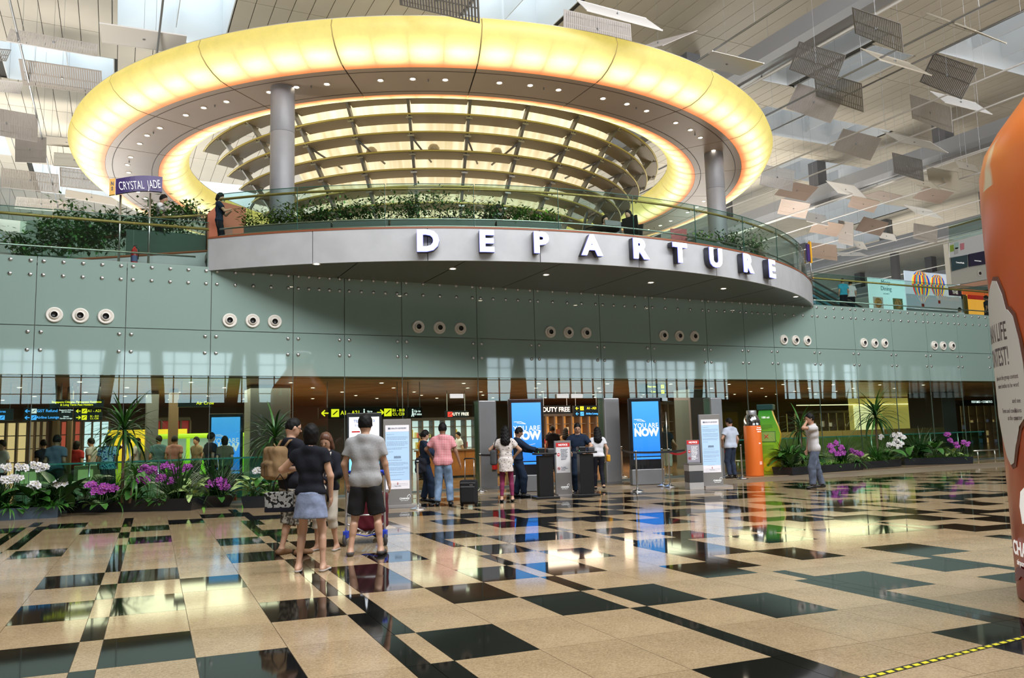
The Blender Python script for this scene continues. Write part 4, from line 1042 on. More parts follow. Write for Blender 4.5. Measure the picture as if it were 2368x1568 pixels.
B = MB()
for q in (-.07, 0, .07): B.box((q, -.398, 1.12), (.012, .006, .16))
B.box((0, -.405, 1.18), (.15, .006, .012)); B.build('webbing', mat('webbing', (.12, .07, .035), .8), bp)
# black and white handbag on the arm of the woman in the denim skirt
hbg = thing('handbag', 'black and white patterned handbag hanging beside the denim skirt', 'handbag', (P2.location[0]-.30, P2.location[1]+.26, .80), BK)
B = MB(); B.prism([(-.16, -.11), (.16, -.11), (.17, .09), (.12, .10), (-.12, .10), (-.17, .09)], -.05, .05, 0, Matrix.Rotation(PI/2, 4, 'X')); B.build('bag_body', pattern('bag_print', (.015, .015, .015), (.36, .35, .34), (.3, .3, .3), 24, 'camo'), hbg, bevel=.012)
MB().b2(-.165, .165, -.052, .052, -.13, -.075).build('bag_base', c_black, hbg, bevel=.008)
MB().tube([(-.08, 0, .09), (-.07, 0, .20), (0, .0, .30), (.07, 0, .20), (.08, 0, .09)], .007, 6).build('bag_handle', c_black, hbg, True)
# luggage trolley
m_blue = mat('trolley_blue', (.02, .06, .55), .35); m_alu = mat('trolley_alu', (.62, .62, .65), .3, .9); m_rub = mat('rubber', (.05, .05, .055), .7)
p = G(851, 1262); tx, ty = p[0]+.02, p[1]+.12
tro = thing('luggage_trolley', 'blue and silver airport luggage trolley in front of the man in black shorts', 'trolley', (tx, ty, 0), BK)
for sx in (-1, 1):
    MB().tube([(sx*.27, -.12, .10), (sx*.27, -.12, .35), (sx*.265, -.10, .98), (sx*.22, -.13, 1.0)], .018, 8).build('side_post', m_alu, tro, True)
    w_ = MB().lathe([(.0, -.022), (.06, -.022), (.085, -.015), (.085, .015), (.06, .022), (0, .022)], 20, axis='x' if 0 else 'y').build('wheel', m_rub, tro, True); w_.location = (sx*.285, -.14, .087); w_.rotation_euler = (0, 0, PI/2)
    h_ = MB().lathe([(.0, -.03), (.025, -.03), (.025, .03), (0, .03)], 12, axis='y').build('wheel_hub', m_alu, w_)
    MB().box((sx*.27, -.12, .16), (.07, .12, .10)).build('wheel_fork', m_blue, tro, bevel=.01)
    MB().tube([(sx*.26, -.10, .18), (sx*.20, .40, .14), (sx*.12, .80, .13)], .016, 8).build('base_rail', m_alu, tro, True)
    MB().tube([(sx*.26, -.10, .30), (0, .12, .14), (-sx*.0, .5, .14)], .012, 6).build('cross_brace', m_alu, tro, True)
    MB().tube([(sx*.27, -.12, .97), (sx*.27, -.13, 1.04)], .03, 8).build('handle_end', m_blue, tro, True)
MB().tube([(-.27, -.13, 1.02), (0, -.15, 1.03), (.27, -.13, 1.02)], .022, 10).build('push_handle', m_blue, tro, True)
MB().tube([(-.26, -.10, .42), (.26, -.10, .42)], .013, 6).build('cross_bar', m_alu, tro, True)
B = MB(); B.tube([(-.2, -.08, .42), (-.18, -.06, .16), (0, -.03, .12), (.18, -.06, .16), (.2, -.08, .42)], .010, 6); B.build('bumper_hoop', m_blue, tro, True)
B = MB()
for q in range(5): B.tube([(-.2+q*.1, -.05, .16), (-.13+q*.065, .75, .14)], .008, 5)
B.build('deck_bars', m_alu, tro, True)
MB().lathe([(0, -.02), (.05, -.02), (.06, 0), (.05, .02), (0, .02)], 14, (0, .80, .06), axis='y').build('front_wheel', m_rub, tro, True)
MB().tube([(0, .80, .06), (0, .78, .15)], .02, 6).build('front_fork', m_blue, tro, True)
bag1 = thing('travel_bag', 'dark red travel bag lying on the luggage trolley', 'bag', (tx+.13, ty+.27, .165), BK)
def fbag(P): return np.linalg.norm(np.maximum(np.abs(P-np.array([0, .0, .27]))-np.array([.17, .2, .20]), 0), axis=1)-.06+.004*np.sin(P[:, 0]*40+P[:, 2]*30)
V, Fq = snet(fbag, np.array([-.25, -.28, 0]), np.array([.25, .28, .56]), .02); o = mesh_np('bag_body', [(V, Fq, 0)], [cloth('wine', (.10, .012, .02))]); o.parent = bag1
MB().tube([(-.1, -.05, .52), (-.06, -.05, .62), (.06, -.05, .62), (.1, -.05, .52)], .012, 6).build('bag_handle', c_black, bag1, True)
# --- queue in front of the gate
P5, I5 = person('man in pink checked shirt and pale jeans holding the handle of the black suitcase', G(1026, 1169), BK, 1.76, ((-.13, 0), (.15, .02)), ((-.28, .22, 1.05, -1, -.3, -.3), (.38, .02, .86, 1, -.4, 0)), .0, .1, .1, 'b', 'short', top=(c_plaid, .65, .86, .03), bottom=('trousers', c_jean, .05, .025), shoes=(s_black, .09), res=.016)
P6, I6 = person('officer in dark navy uniform with green lanyard behind the steel queue post', G(984, 1160), BK-R(70), 1.62, ((-.12, 0), (.14, .12)), ((-.16, .42, 1.0), (.26, .20, 1.02, 1, -.4, -.3)), .0, .1, .15, 'a', 'short', top=(c_navy, 1.9, .86, .03), bottom=('trousers', c_navy, .05, .03), shoes=(s_black, .1), glasses=True)
MB().tube([tuple(I6['tor'](-.05, .125, 1.42)), tuple(I6['tor'](0, .15, 1.28)), tuple(I6['tor'](.05, .125, 1.42))], .008, 6).build('lanyard', mat('lime_lanyard', (.35, .6, .05), .5), P6, True)
P7, I7 = person('woman with long dark wavy hair in pale spotted dress and maroon leggings', G(1172, 1160), BK-R(5), 1.66, ((-.11, 0), (.13, .02)), ((-.2, .16, 1.05, -1, -.5, 0), (.2, .16, 1.0, 1, -.5, 0)), 0, .1, .0, 'a', 'long', top=(c_spot, .55, .66, .015, .10), bottom=('leggings', c_maroon, .12, .0), shoes=(s_black, .05), fem=True)
P8, I8 = person('security guard in navy uniform in profile reading papers in front of the first blue screen', G(1200, 1149), BK-R(84), 1.63, ((-.1, -.05), (.11, .12)), ((-.12, .40, 1.06, -1, -.4, -.6), (.10, .44, 1.10, 1, -.4, -.6)), .04, 0, .35, 'b', 'short', top=(c_navy, 1.9, .88, .03), bottom=('trousers', c_navy, .05, .03), shoes=(s_black, .1), bulk=1.12)
pp = thing('papers', 'white papers held by the guard in profile', 'paper', P8.location, BK-R(84)); MB().box((0, .60, 1.13), (.21, .15, .004), 0, 0, Matrix.Rotation(R(12), 4, 'X')).build('paper_sheet', m_white, pp)
P9, I9 = person('security guard with glasses and dark uniform standing behind the right black podium', (10.30, 17.45, 0), BK+R(172), 1.70, ((-.1, 0), (.1, 0)), ((-.2, .24, 1.02, -1, -.5, 0), (.2, .24, 1.02, 1, -.5, 0)), .05, .1, .25, 'a', 'short', top=(c_navy, .7, .86, .025), bottom=('trousers', c_navy, .05, .03), shoes=(s_black, .1), glasses=True)
P10, I10 = person('young woman in white t-shirt walking away with a mustard bag', G(1386, 1132), BK+R(4), 1.60, ((-.08, .12), (.09, -.14, .04)), (None, (.22, .0, .82, 1, -.5, 0)), .02, 0, .05, 'a', 'long', top=(c_white, .5, .84, .02), bottom=('trousers', c_black, .06, .01), shoes=(s_black, .06), fem=True)
P11, I11 = person('man in light grey t-shirt and jeans walking left, hand at his mouth', G(1889, 1129), BK+R(92), 1.79, ((-.13, .16), (.13, -.17)), ((-.04, .17, 1.58, -1, .3, -.9), (.20, .10, .92, 1, -.7, 0)), .06, 0, .12, 'c', 'short', top=(c_lgrey, .6, .88, .025), bottom=('trousers', c_gjean, .04, .03), shoes=(s_black, .09), res=.015)
P12, I12 = person('man in pale blue shirt and dark jeans with hand on hip near the advisory board', G(1694, 1106), BK+R(28), 1.78, ((-.10, 0), (.14, .05)), ((-.22, .12, 1.0, -1, -.6, 0), None), 0, .4, .25, 'c', 'short', top=(c_bluew, .6, .9, .035), bottom=('trousers', c_djean, .05, .02), shoes=(s_black, .09), glasses=True)
P13, _ = person('man in coral shirt with backpack straps standing inside between the second pillar and screen', (14.35, 22.3, 0), BK-R(60), 1.72, skin='b', top=(cloth('coral', (.5, .16, .12)), .6, .88, .03), bottom=('trousers', c_tan, .05, .03), shoes=(s_black, .1), res=.02)
P14, _ = person('woman in black t-shirt inside the gate just right of the second blue screen', (16.35, 22.0, 0), BK-R(40), 1.66, ((-.1, .1), (.1, -.1)), (None, (.2, .3, .98)), skin='a', hair='bob', top=(c_black, .6, .86, .03), bottom=('trousers', c_beige, .3, .04), shoes=(s_pale, .05), res=.02, fem=True)
# handbags
b1 = thing('shoulder_bag', 'dark grey shoulder bag on the left side of the woman in the spotted dress', 'handbag', P7.location, BK-R(5))
def fb1(P): 
    q = P-np.array([-.27, .0, .98]); return np.linalg.norm(np.maximum(np.abs(q)-np.array([.03, .10, .13]), 0), axis=1)-.04
V, Fq = snet(fb1, np.array([-.4, -.2, .75]), np.array([-.15, .2, 1.2]), .018); o = mesh_np('bag_body', [(V, Fq, 0)], [cloth('charcoal', (.06, .062, .065))]); o.parent = b1
MB().tube([(-.27, -.09, 1.13), (-.22, -.05, 1.35), (-.16, .0, 1.475), (-.2, .06, 1.36), (-.27, .09, 1.13)], .009, 6).build('bag_strap', c_black, b1, True)
b2_ = thing('mustard_bag', 'small mustard yellow bag at the hip of the young woman in white', 'handbag', P10.location, BK+R(4))
def fb2(P): return np.linalg.norm(np.maximum(np.abs(P-np.array([.26, -.03, .80]))-np.array([.02, .05, .06]), 0), axis=1)-.03
V, Fq = snet(fb2, np.array([.15, -.16, .65]), np.array([.36, .12, .95]), .015); o = mesh_np('bag_body', [(V, Fq, 0)], [cloth('mustard', (.62, .30, .02))]); o.parent = b2_
MB().tube([(.26, -.03, .88), (.2, -.02, 1.2), (-.08, .02, 1.38)], .006, 6).build('bag_strap', cloth('strap_tan', (.3, .15, .05)), b2_, True)
bk2 = thing('dark_bag', 'black jacket and bag carried between the officer and the man in pink', 'bag', (I5 and P5.location[0]-.42, P5.location[1]+.25, .72), BK)
def fb3(P): return np.linalg.norm(np.maximum(np.abs(P-np.array([0, 0, .14]))-np.array([.07, .05, .12]), 0), axis=1)-.05+.008*np.sin(P[:, 2]*40+P[:, 0]*30)
V, Fq = snet(fb3, np.array([-.2, -.2, -.08]), np.array([.2, .2, .4]), .018); o = mesh_np('bag_body', [(V, Fq, 0)], [c_black]); o.parent = bk2
MB().tube([(-.05, 0, .28), (0, 0, .38), (.05, 0, .28)], .008, 6).build('bag_handle', c_black, bk2, True)
# black cabin suitcase
p = G(1085, 1172)
su = thing('suitcase', 'black upright cabin suitcase with extended silver handle beside the man in pink', 'suitcase', (p[0], p[1], 0), BK-R(8))
m_case = cloth('suitcase_black', (.018, .018, .02)); 
MB().box((0, 0, .31), (.36, .22, .50)).build('case_body', m_case, su, bevel=.04)
MB().box((0, -.125, .27), (.30, .05, .34)).build('front_pocket', m_case, su, bevel=.02)
B = MB(); B.tube([(-.16, -.118, .50), (.16, -.118, .50)], .004, 5); B.tube([(-.15, -.152, .42), (.15, -.152, .42)], .004, 5); B.build('zip', m_steel_d, su)
for sx in (-1, 1):
    MB().lathe([(0, -.012), (.03, -.012), (.035, 0), (.03, .012), (0, .012)], 14, (sx*.15, .0, .036), axis='y').build('wheel', m_rub, su, True)
    MB().box((sx*.15, 0, .055), (.05, .1, .05)).build('wheel_guard', m_black, su)
    MB().tube([(sx*.10, .10, .55), (sx*.095, .12, .97)], .009, 8).build('telescopic_rod', m_alu, su, True)
MB().tube([(-.115, .12, .97), (-.10, .12, 1.0), (.10, .12, 1.0), (.115, .12, .97)], .014, 8).build('grip', m_black, su, True)
MB().box((.08, -.153, .46), (.07, .004, .016)).build('badge', m_alu, su)
# --- people inside the glass and upstairs
def far_person(label, px, headtop, H, Y, rz_, m1, m2, skin='b', hair='short', zf=0, fem=False, seat=None, hands=(None, None), feet=((-.1, 0), (.1, 0)), res=.024, grp=None, sl=.6, hem=.86, lean=0, hpitch=.1, loc=None):
    if loc is None:
        # stand on the floor zf at depth Y below the head seen in the photograph
        p = aty(px, headtop, Y); loc = (p[0], Y, zf)
    return person(label, loc, rz_, H, feet, hands, lean, 0, hpitch, skin, hair, top=(m1, sl, hem, .025), bottom=('trousers', m2, .06, .03), shoes=(s_black, .09), res=res, detail=False, fem=fem, seat=seat, group=grp)
c_slate = cloth('slate_blue', (.10, .13, .19)); c_olive = cloth('olive', (.13, .10, .07)); c_red = cloth('red', (.35, .03, .03)); c_khaki = cloth('khaki', (.25, .2, .13))
inside = [('man in slate blue shirt seen from behind through the glass above the white orchids', 133, 985, 1.74, 22.2, BK, c_slate, c_djean, 'b', 'short'),
 ('man in blue patterned shirt behind the glass left of the tall dracaena trunk', 252, 985, 1.70, 23.2, BK+R(10), c_floral, c_djean, 'b', 'short'),
 ('man in black shirt behind the glass left of the small blue screen', 488, 988, 1.72, 22.6, BK-R(40), c_black, c_black, 'b', 'short'),
 ('person in olive jacket bending in front of the small blue screen', 520, 1002, 1.62, 22.4, BK+R(20), c_olive, c_black, 'c', 'bob'),
 ('person in white shirt at the far left edge behind the glass', 6, 1005, 1.66, 24, BK+R(150), c_white, c_black, 'a', 'short'),
 ('man in dark jacket behind the glass beside the slate blue shirt', 102, 1008, 1.66, 26, BK+R(60), c_navy, c_black, 'a', 'short'),
 ('woman in red top behind the glass between the two blue shirts', 178, 1008, 1.60, 25.5, BK, c_red, c_black, 'c', 'bob'),
 ('person in grey top behind the glass just left of the dracaena', 212, 1003, 1.68, 26.5, BK+R(90), c_grey, c_djean, 'a', 'short'),
 ('person in teal top in front of the yellow kiosk', 368, 1001, 1.70, 26, BK+R(20), cloth('teal', (.06, .13, .16)), c_black, 'b', 'short'),
 ('person in pale top in front of the yellow arch', 318, 1000, 1.66, 28, BK-R(80), c_lgrey, c_khaki, 'a', 'short'),
 ('man in dusty pink shirt in front of the lime green stall', 404, 1003, 1.68, 25.5, BK, cloth('dusty_pink', (.3, .15, .14)), c_khaki, 'b', 'short'),
 ('person in khaki vest right of the lime green stall', 455, 1005, 1.64, 26.5, BK+R(150), c_khaki, c_black, 'a', 'short'),
 ('shopper in orange top behind the gate left of the pink shirt', 975, 995, 1.60, 27, BK+R(80), cloth('orange_top', (.5, .2, .03)), c_black, 'a', 'bob'),
 ('seated clerk in white at the wooden counter', 1060, 998, 1.60, 27.5, BK+R(120), c_white, c_black, 'a', 'short'),
 ('man in black shirt in front of the duty free shop', 1277, 984, 1.72, 25, BK, c_black, c_djean, 'b', 'short'),
 ('woman in tan top in front of the duty free shop', 1308, 988, 1.64, 25.5, BK-R(20), cloth('tan_top', (.35, .22, .12)), c_black, 'a', 'long'),
 ('child-sized figure in dark top by the duty free counter', 1270, 992, 1.50, 28, BK, c_red, c_black, 'a', 'short')]
for a in inside: far_person(*a, fem=a[9] in ('bob', 'long'))
far_person('man in white t-shirt leaning at the planter under the purple sign', 370, 0, 1.72, 24, BK-R(80), c_white, c_black, 'c', 'short', loc=tuple(aty(368, 452, 23.6)-np.array([0, 0, 1.70])), hands=((-.2, .35, 1.0), (.2, .35, 1.0)), lean=.15, res=.02)
far_person('woman in dark clothes looking at a phone in front of the rust-coloured block', 515, 0, 1.64, 23, BK-R(75), c_navy, c_black, 'a', 'bob', loc=(aty(508, 447, 22.25)[0], 22.25, 6.42), hands=((-.08, .3, 1.2, -1, -.3, -1), (.08, .3, 1.2, 1, -.3, -1)), fem=True, res=.02, hpitch=.4)
# ============================================================ GATE PILLARS, SCREENS, SIGNS, POSTS
m_pil = mat('pillar_grey', (.27, .27, .28), .35, .5, var=.04); m_kgrey = mat('kiosk_grey', (.25, .235, .225), .45, .2); m_txt = mat('print_grey', (.16, .2, .27), .6); m_wtxt = mat('print_white', (.9, .9, .9), .5, emit=(1, 1, 1), es=.35)
for px, py, wd, lab in ((1126, 1130, .52, 'tall grey metal pillar left of the first blue screen'), (1414, 1119, .50, 'tall grey metal pillar left of the second blue screen'), (1657, 1104, .42, 'tall grey metal pillar behind the right advisory board')):
    p = G(px, py); t = thing('gate_pillar', lab, 'pillar', (p[0], p[1], 0), R(-3), 'grey pillars of the departure gate')
    MB().b2(-wd/2, wd/2, -.2, .2, .04, 2.44).build('pillar_casing', m_pil, t, bevel=.03); MB().b2(-wd/2-.02, wd/2+.02, -.22, .22, 0, .05).build('pillar_foot', m_steel_d, t)
    MB().b2(-wd/2-.03, -wd/2-.015, -.15, .15, .05, 2.44).build('glass_fin', m_clear, t)
def emis(n, c, e, es): return mat(n, c, .4, emit=e, es=es)
m_scr = bpy.data.materials.new('screen_blue'); m_scr.use_nodes = True; _nt = m_scr.node_tree; _b = _nt.nodes['Principled BSDF']; _b.inputs['Base Color'].default_value = (.02, .1, .3, 1); _b.inputs['Roughness'].default_value = .15
_tc = _nt.nodes.new('ShaderNodeTexCoord'); _sp = _nt.nodes.new('ShaderNodeSeparateXYZ'); _nt.links.new(_tc.outputs['Generated'], _sp.inputs[0]); _rp = _nt.nodes.new('ShaderNodeValToRGB'); _nt.links.new(_sp.outputs[2], _rp.inputs[0]); _nt.links.new(_rp.outputs[0], _b.inputs['Emission Color']); _b.inputs['Emission Strength'].default_value = 1.0
_e = _rp.color_ramp.elements; _e[0].color = (.02, .24, .98, 1); _e[1].color = (.10, .50, 1, 1); _q = _e.new(.6); _q.color = (.07, .40, .95, 1)
def screen(lab, loc, rz_, sc_=1.0, plinth=True):
    t = thing('digital_screen', lab, 'screen', loc, rz_, 'blue advertising screens')
    MB().b2(-.47*sc_, .47*sc_, -.06, .10, .42*sc_, 2.40*sc_).build('screen_housing', m_black, t, bevel=.02)
    MB().b2(-.47*sc_, .47*sc_, -.10, .14, 0, .42*sc_).build('plinth', m_pil, t, bevel=.01)
    MB().b2(-.39*sc_, .39*sc_, -.072, -.06, .78*sc_, 2.30*sc_).build('display', m_scr, t)
    MB().b2(-.49*sc_, .49*sc_, -.085, -.075, .42*sc_, 2.42*sc_).build('cover_glass', glass('cover_glass', (.97, .98, 1), 1), t)
    text('YOU ARE', .195*sc_, m_wtxt, t, (0, -.075, 1.62*sc_), bold=.002, sx=.88); text('NOW', .29*sc_, m_wtxt, t, (0, -.075, 1.43*sc_), bold=.016, sx=.92)
    MB().tube([(-.34*sc_, -.076, 1.80*sc_), (-.15*sc_, -.076, 1.80*sc_), (-.02*sc_, -.076, 1.74*sc_), (-.26*sc_, -.076, 1.77*sc_)], .009, 4).build('swoosh', m_wtxt, t)
    MB().b2(-.39*sc_, .39*sc_, -.073, -.06, .69*sc_, .75*sc_).build('display_strip', m_scr, t)
    return t
p = G(1221, 1136); screen('large blue upright screen reading YOU ARE NOW behind the dress and guard', (p[0], p[1], 0), R(-16))
p = G(1498, 1120); screen('large blue upright screen reading YOU ARE NOW right of the second pillar', (p[0], p[1], 0), R(-16))
p = aty(522, 1010, 23.0); screen('smaller blue screen reading YOU ARE NOW inside the glass on the left', (p[0], 23.0, 0), R(-8), .93)
def changi(parent, x, y, z, s=.055, sub=''):
    text('CHANGI', s, m_wtxt, parent, (x, y, z), bold=.0012, name='wordmark'); MB().tube([(x+s*1.1, y, z+s*.6), (x+s*1.5, y, z+s*1.3), (x+s*2.0, y, z+s*1.5), (x+s*2.3, y, z+s*1.2), (x+s*2.2, y, z+s*.5)], s*.09, 5).build('wing_mark', m_wtxt, parent)
    text('airport singapore', s*.42, m_wtxt, parent, (x, y, z-s*.75), name='small_wordmark')
m_adv = mat('advisory_blue', (.42, .60, .82), .5, emit=(.42, .60, .82), es=.28); m_advw = mat('advisory_white', (.80, .76, .80), .5, emit=(.8, .76, .8), es=.22)
def lines(parent, x0, x1, z, n, dz, m=None, y=-.045, seed=0, th=.006, name='text_line', jitter=.35):
    r_ = random.Random(seed); B = MB()
    for k in range(n):
        x = x0
        e = x0+(x1-x0)*(1-jitter*r_.random()*(k == n-1))
        while x < e:
            w_ = .012+.03*r_.random(); B.b2(x, min(e, x+w_), y-.001, y+.001, z-k*dz-th/2, z-k*dz+th/2); x += w_+.009
    return tag(B.build(name, m or m_txt, parent), kind='stuff')
def advisory(lab, loc, rz_, H, W):
    t = thing('advisory_board', lab, 'sign', loc, rz_)
    h2 = W/2
    MB().b2(-h2, h2, -.04, .04, .05, H).build('board_frame', m_kgrey, t, bevel=.006)
    MB().b2(-h2+.02, h2+.18, -.22, .22, 0, .05).build('base_plate', mat('base_pale', (.42, .38, .36), .4, .3), t)
    a, b = -h2+.045, h2-.045; zt = H-.13
    MB().b2(a, b, -.044, -.04, .38, zt).build('display_panel', m_adv, t); MB().b2(a, b, -.046, -.042, zt-.14, zt).build('header_strip', m_advw, t); MB().b2(a, b, -.046, -.042, .38, .56).build('footer_strip', m_advw, t)
    text('HEALTH ADVISORY', .043, m_txt, t, (.03, -.048, zt-.07), bold=.0006, sx=.9); MB().b2(-.20*W/.6, -.15*W/.6, -.049, -.046, zt-.09, zt-.05).build('crest', m_txt, t)
    z = zt-.20
    for n, sd in ((1, 1), (3, 2), (4, 3), (2, 4), (1, 5)): lines(t, a+.03, b-.03 if n > 1 else a+.2, z, n, .026, seed=sd); z -= n*.026+.028
    z -= .06; text('Update from\nSINGAPORE', .028, m_txt, t, (0, -.048, z), bold=.0004); z -= .07
    for n, sd in ((1, 6), (3, 7), (3, 8), (1, 9), (1, 10)): lines(t, a+.03, b-.03, z, n, .026, seed=sd); z -= n*.026+.026
    lines(t, a+.12, b-.12, z-.05, 1, .03, seed=11); lines(t, a+.03, b-.03, z-.14, 3, .028, seed=12)
    MB().b2(-.008, .008, -.049, -.046, .47, .52).build('seal', mat('seal_red', (.4, .05, .05), .5), t); text('Ministry of Health', .018, m_txt, t, (0, -.048, .445))
    changi(t, h2-.16, -.045, .17)
    return t
p = G(920, 1172); advisory('tall grey board headed HEALTH ADVISORY just right of the man in grey', (p[0], p[1], 0), R(-14), 1.88, .60)
p = G(1648, 1127); advisory('tall grey board headed HEALTH ADVISORY beside the far notice stand on the right', (p[0], p[1], 0), R(-20), 1.86, .56)
m_red = mat('notice_red', (.62, .03, .03), .5); m_npan = mat('notice_white', (.72, .70, .72), .5); m_dk = mat('dark_grey_panel', (.06, .06, .065), .4)
def notice_print(t, a, b, zt, zb, m_pan, m_l):
    MB().b2(a, b, -.045, -.04, zb, zt).build('notice_panel', m_pan, t); MB().b2(a, b, -.048, -.042, zt-.10, zt).build('notice_header', m_red, t)
    text('NOTICE', .062, m_wtxt, t, ((a+b)/2, -.050, zt-.052), bold=.0016)
    body = 'No entry except\nfor passengers\nwith the correct\npassports and\nboarding passes\nand proceeding\nto their exact\ndestinations'
    text(body, .030, m_l, t, (a+(b-a)*.34, -.048, zt-.14), align='LEFT', al_y='TOP', lh=1.12, sx=.85); text('No baggage\ntrolleys beyond\nthis point', .030, m_l, t, (a+(b-a)*.34, -.048, zb+.15), align='LEFT', al_y='TOP', lh=1.1, sx=.85)
    x = a+(b-a)*.17; z = zt-.28
    MB().lathe([(.0005, 0), (.036, 0), (.036, -.003), (.0005, -.003)], 20, (x, -.046, z), axis='y').build('no_entry_disc', m_red, t); MB().b2(x-.024, x+.024, -.052, -.049, z-.007, z+.007).build('no_entry_bar', m_wtxt, t)
    z = zb+.10; MB().lathe([(.028, 0), (.036, 0), (.036, -.003), (.028, -.003)], 20, (x, -.046, z), axis='y').build('prohibition_ring', m_red, t)
    MB().tube([(x-.022, -.05, z+.022), (x+.022, -.05, z-.022)], .004, 4).build('prohibition_bar', m_red, t); MB().b2(x-.014, x+.012, -.049, -.047, z-.014, z+.016).build('trolley_icon', m_dk, t)
p = G(1304, 1146); t = thing('notice_stand', 'grey notice stand with red NOTICE header between the two black podiums', 'sign', (p[0], p[1], 0), R(-15))
MB().b2(-.20, .20, -.04, .04, .04, 1.30).build('board_frame', m_kgrey, t, bevel=.006); MB().b2(-.18, .26, -.18, .18, 0, .04).build('base_plate', mat('base_pale', (.42, .38, .36), .4, .3), t)
notice_print(t, -.17, .17, 1.25, .54, m_npan, m_txt); changi(t, .02, -.044, .20, .05)
p = G(1606, 1130); t = thing('notice_cabinet', 'stacked grey cabinet with faded red-headed NOTICE board left of the far advisory board', 'sign', (p[0], p[1], 0), R(-15))
MB().b2(-.19, .19, -.16, .16, 0, .16).build('cabinet_base', mat('cab_light', (.45, .43, .42), .45), t); MB().b2(-.185, .185, -.155, .155, .165, .44).build('cabinet_drawer', m_dk, t); MB().b2(-.19, .19, -.16, .16, .445, .60).build('cabinet_shelf', mat('cab_light', (.45, .43, .42), .45), t); MB().b2(-.19, .19, -.17, .16, .605, .635).build('cabinet_top', m_pil, t)
MB().b2(-.17, .17, -.04, .0, .635, 1.22).build('board', m_kgrey, t); notice_print(t, -.165, .165, 1.21, .66, mat('notice_mauve', (.34, .32, .38), .5), m_wtxt)
# directory screen behind the man in grey
p = G(853, 1195); t = thing('directory_screen', 'black-framed terminal directory screen with map behind the man in grey', 'screen', (p[0], p[1]+.3, 0), R(-14))
MB().b2(-.34, .34, -.05, .05, .45, 1.98).build('screen_housing', m_black, t, bevel=.01); MB().b2(-.36, .36, -.22, .16, 0, .45).build('plinth', m_pil, t)
m_dw = emis('directory_white', (.8, .85, .9), (.80, .88, 1), .9); MB().b2(-.29, .29, -.056, -.05, 1.20, 1.90).build('map_display', m_dw, t); MB().b2(-.29, .29, -.056, -.05, .70, 1.19).build('lower_display', emis('directory_cyan', (.2, .6, .8), (.15, .55, .9), .9), t)
m_dbl = mat('ink_blue', (.05, .08, .35), .5); text('TERMINAL 3', .075, m_dbl, t, (.0, -.058, 1.82), bold=.001); text('Store Directory', .055, m_dbl, t, (.0, -.058, 1.74))
B = MB()
for q in range(9): B.b2(-.25+.055*q, -.22+.055*q+.01*(q % 3), -.058, -.056, 1.32+.02*(q % 4), 1.42+.03*(q % 3))
B.build('floor_plan', mat('plan_orange', (.8, .45, .15), .5), t); B = MB(); B.b2(-.24, -.08, -.058, -.056, 1.60, 1.63); B.b2(.05, .22, -.058, -.056, 1.5, 1.52); B.build('plan_labels', m_red, t)
# black podiums with document readers
for px, py, lab, rz_ in ((1262, 1153, 'black podium with document reader left of the notice stand', R(-12)), (1356, 1147, 'black podium with document reader in front of the guard with glasses', R(-12))):
    p = G(px, py); t = thing('podium', lab, 'podium', (p[0], p[1], 0), rz_, 'black document podiums')
    MB().b2(-.28, .28, -.22, .22, 0, .055).build('base_plate', m_black, t, bevel=.008); MB().b2(-.17, .17, -.11, .11, .055, .98).build('post', m_black, t, bevel=.006)
    MB().box((0, 0, 1.02), (.50, .34, .045), 0, 0, Matrix.Rotation(R(0), 4, 'X')).build('desk_top', m_black, t, bevel=.01)
    MB().box((-.10, -.02, 1.10), (.18, .22, .12)).build('reader', m_black, t, bevel=.02); MB().box((.13, -.02, 1.09), (.16, .2, .10)).build('scanner', m_dk, t, bevel=.02)
    MB().box((-.17, -.125, 1.065), (.02, .006, .02)).build('green_led', emis('led_green', (.05, .4, .05), (.1, 1, .2), 1.5), t)
# queue posts
def stanchion_base():
    t = thing('queue_post', '', 'queue post', (0, 0, 0), 0, 'steel queue posts')
    MB().lathe([(.001, 0), (.17, 0), (.17, .012), (.14, .03), (.05, .055), (.035, .09), (.022, .10)], 24).build('post_base', m_steel, t, True)
    MB().lathe([(.022, .09), (.022, .93), (.030, .935), (.030, .99), (.022, 1.0), (.001, 1.0)], 16).build('post_tube', m_steel, t, True); MB().lathe([(.031, .945), (.034, .95), (.034, .975), (.031, .98)], 12).build('belt_head', m_black, t, True)
    return t
st0 = None; SPOS = {}
for k, (px, py, lab) in enumerate(((967, 1178, 'steel queue post right of the first advisory board'), (1474, 1137, 'steel queue post directly in front of the second blue screen'), (1550, 1126, 'steel queue post just right of the second blue screen'), (1534, 1124, 'thin steel queue post at the right edge of the second blue screen'),
        (1112, 1137, 'steel queue post in front of the first grey pillar'), (1717, 1107, 'steel queue post right of the man in pale blue shirt'), (1686, 1103, 'steel queue post left of the man in pale blue shirt'), (1440, 1104, 'steel queue post right of the second grey pillar'))):
    p = G(px, py); SPOS[k] = p
    if st0 is None: st0 = stanchion_base(); st0.location = (p[0], p[1], 0); st0['label'] = lab
    else: dup(st0, (p[0], p[1], 0), 0, lab)
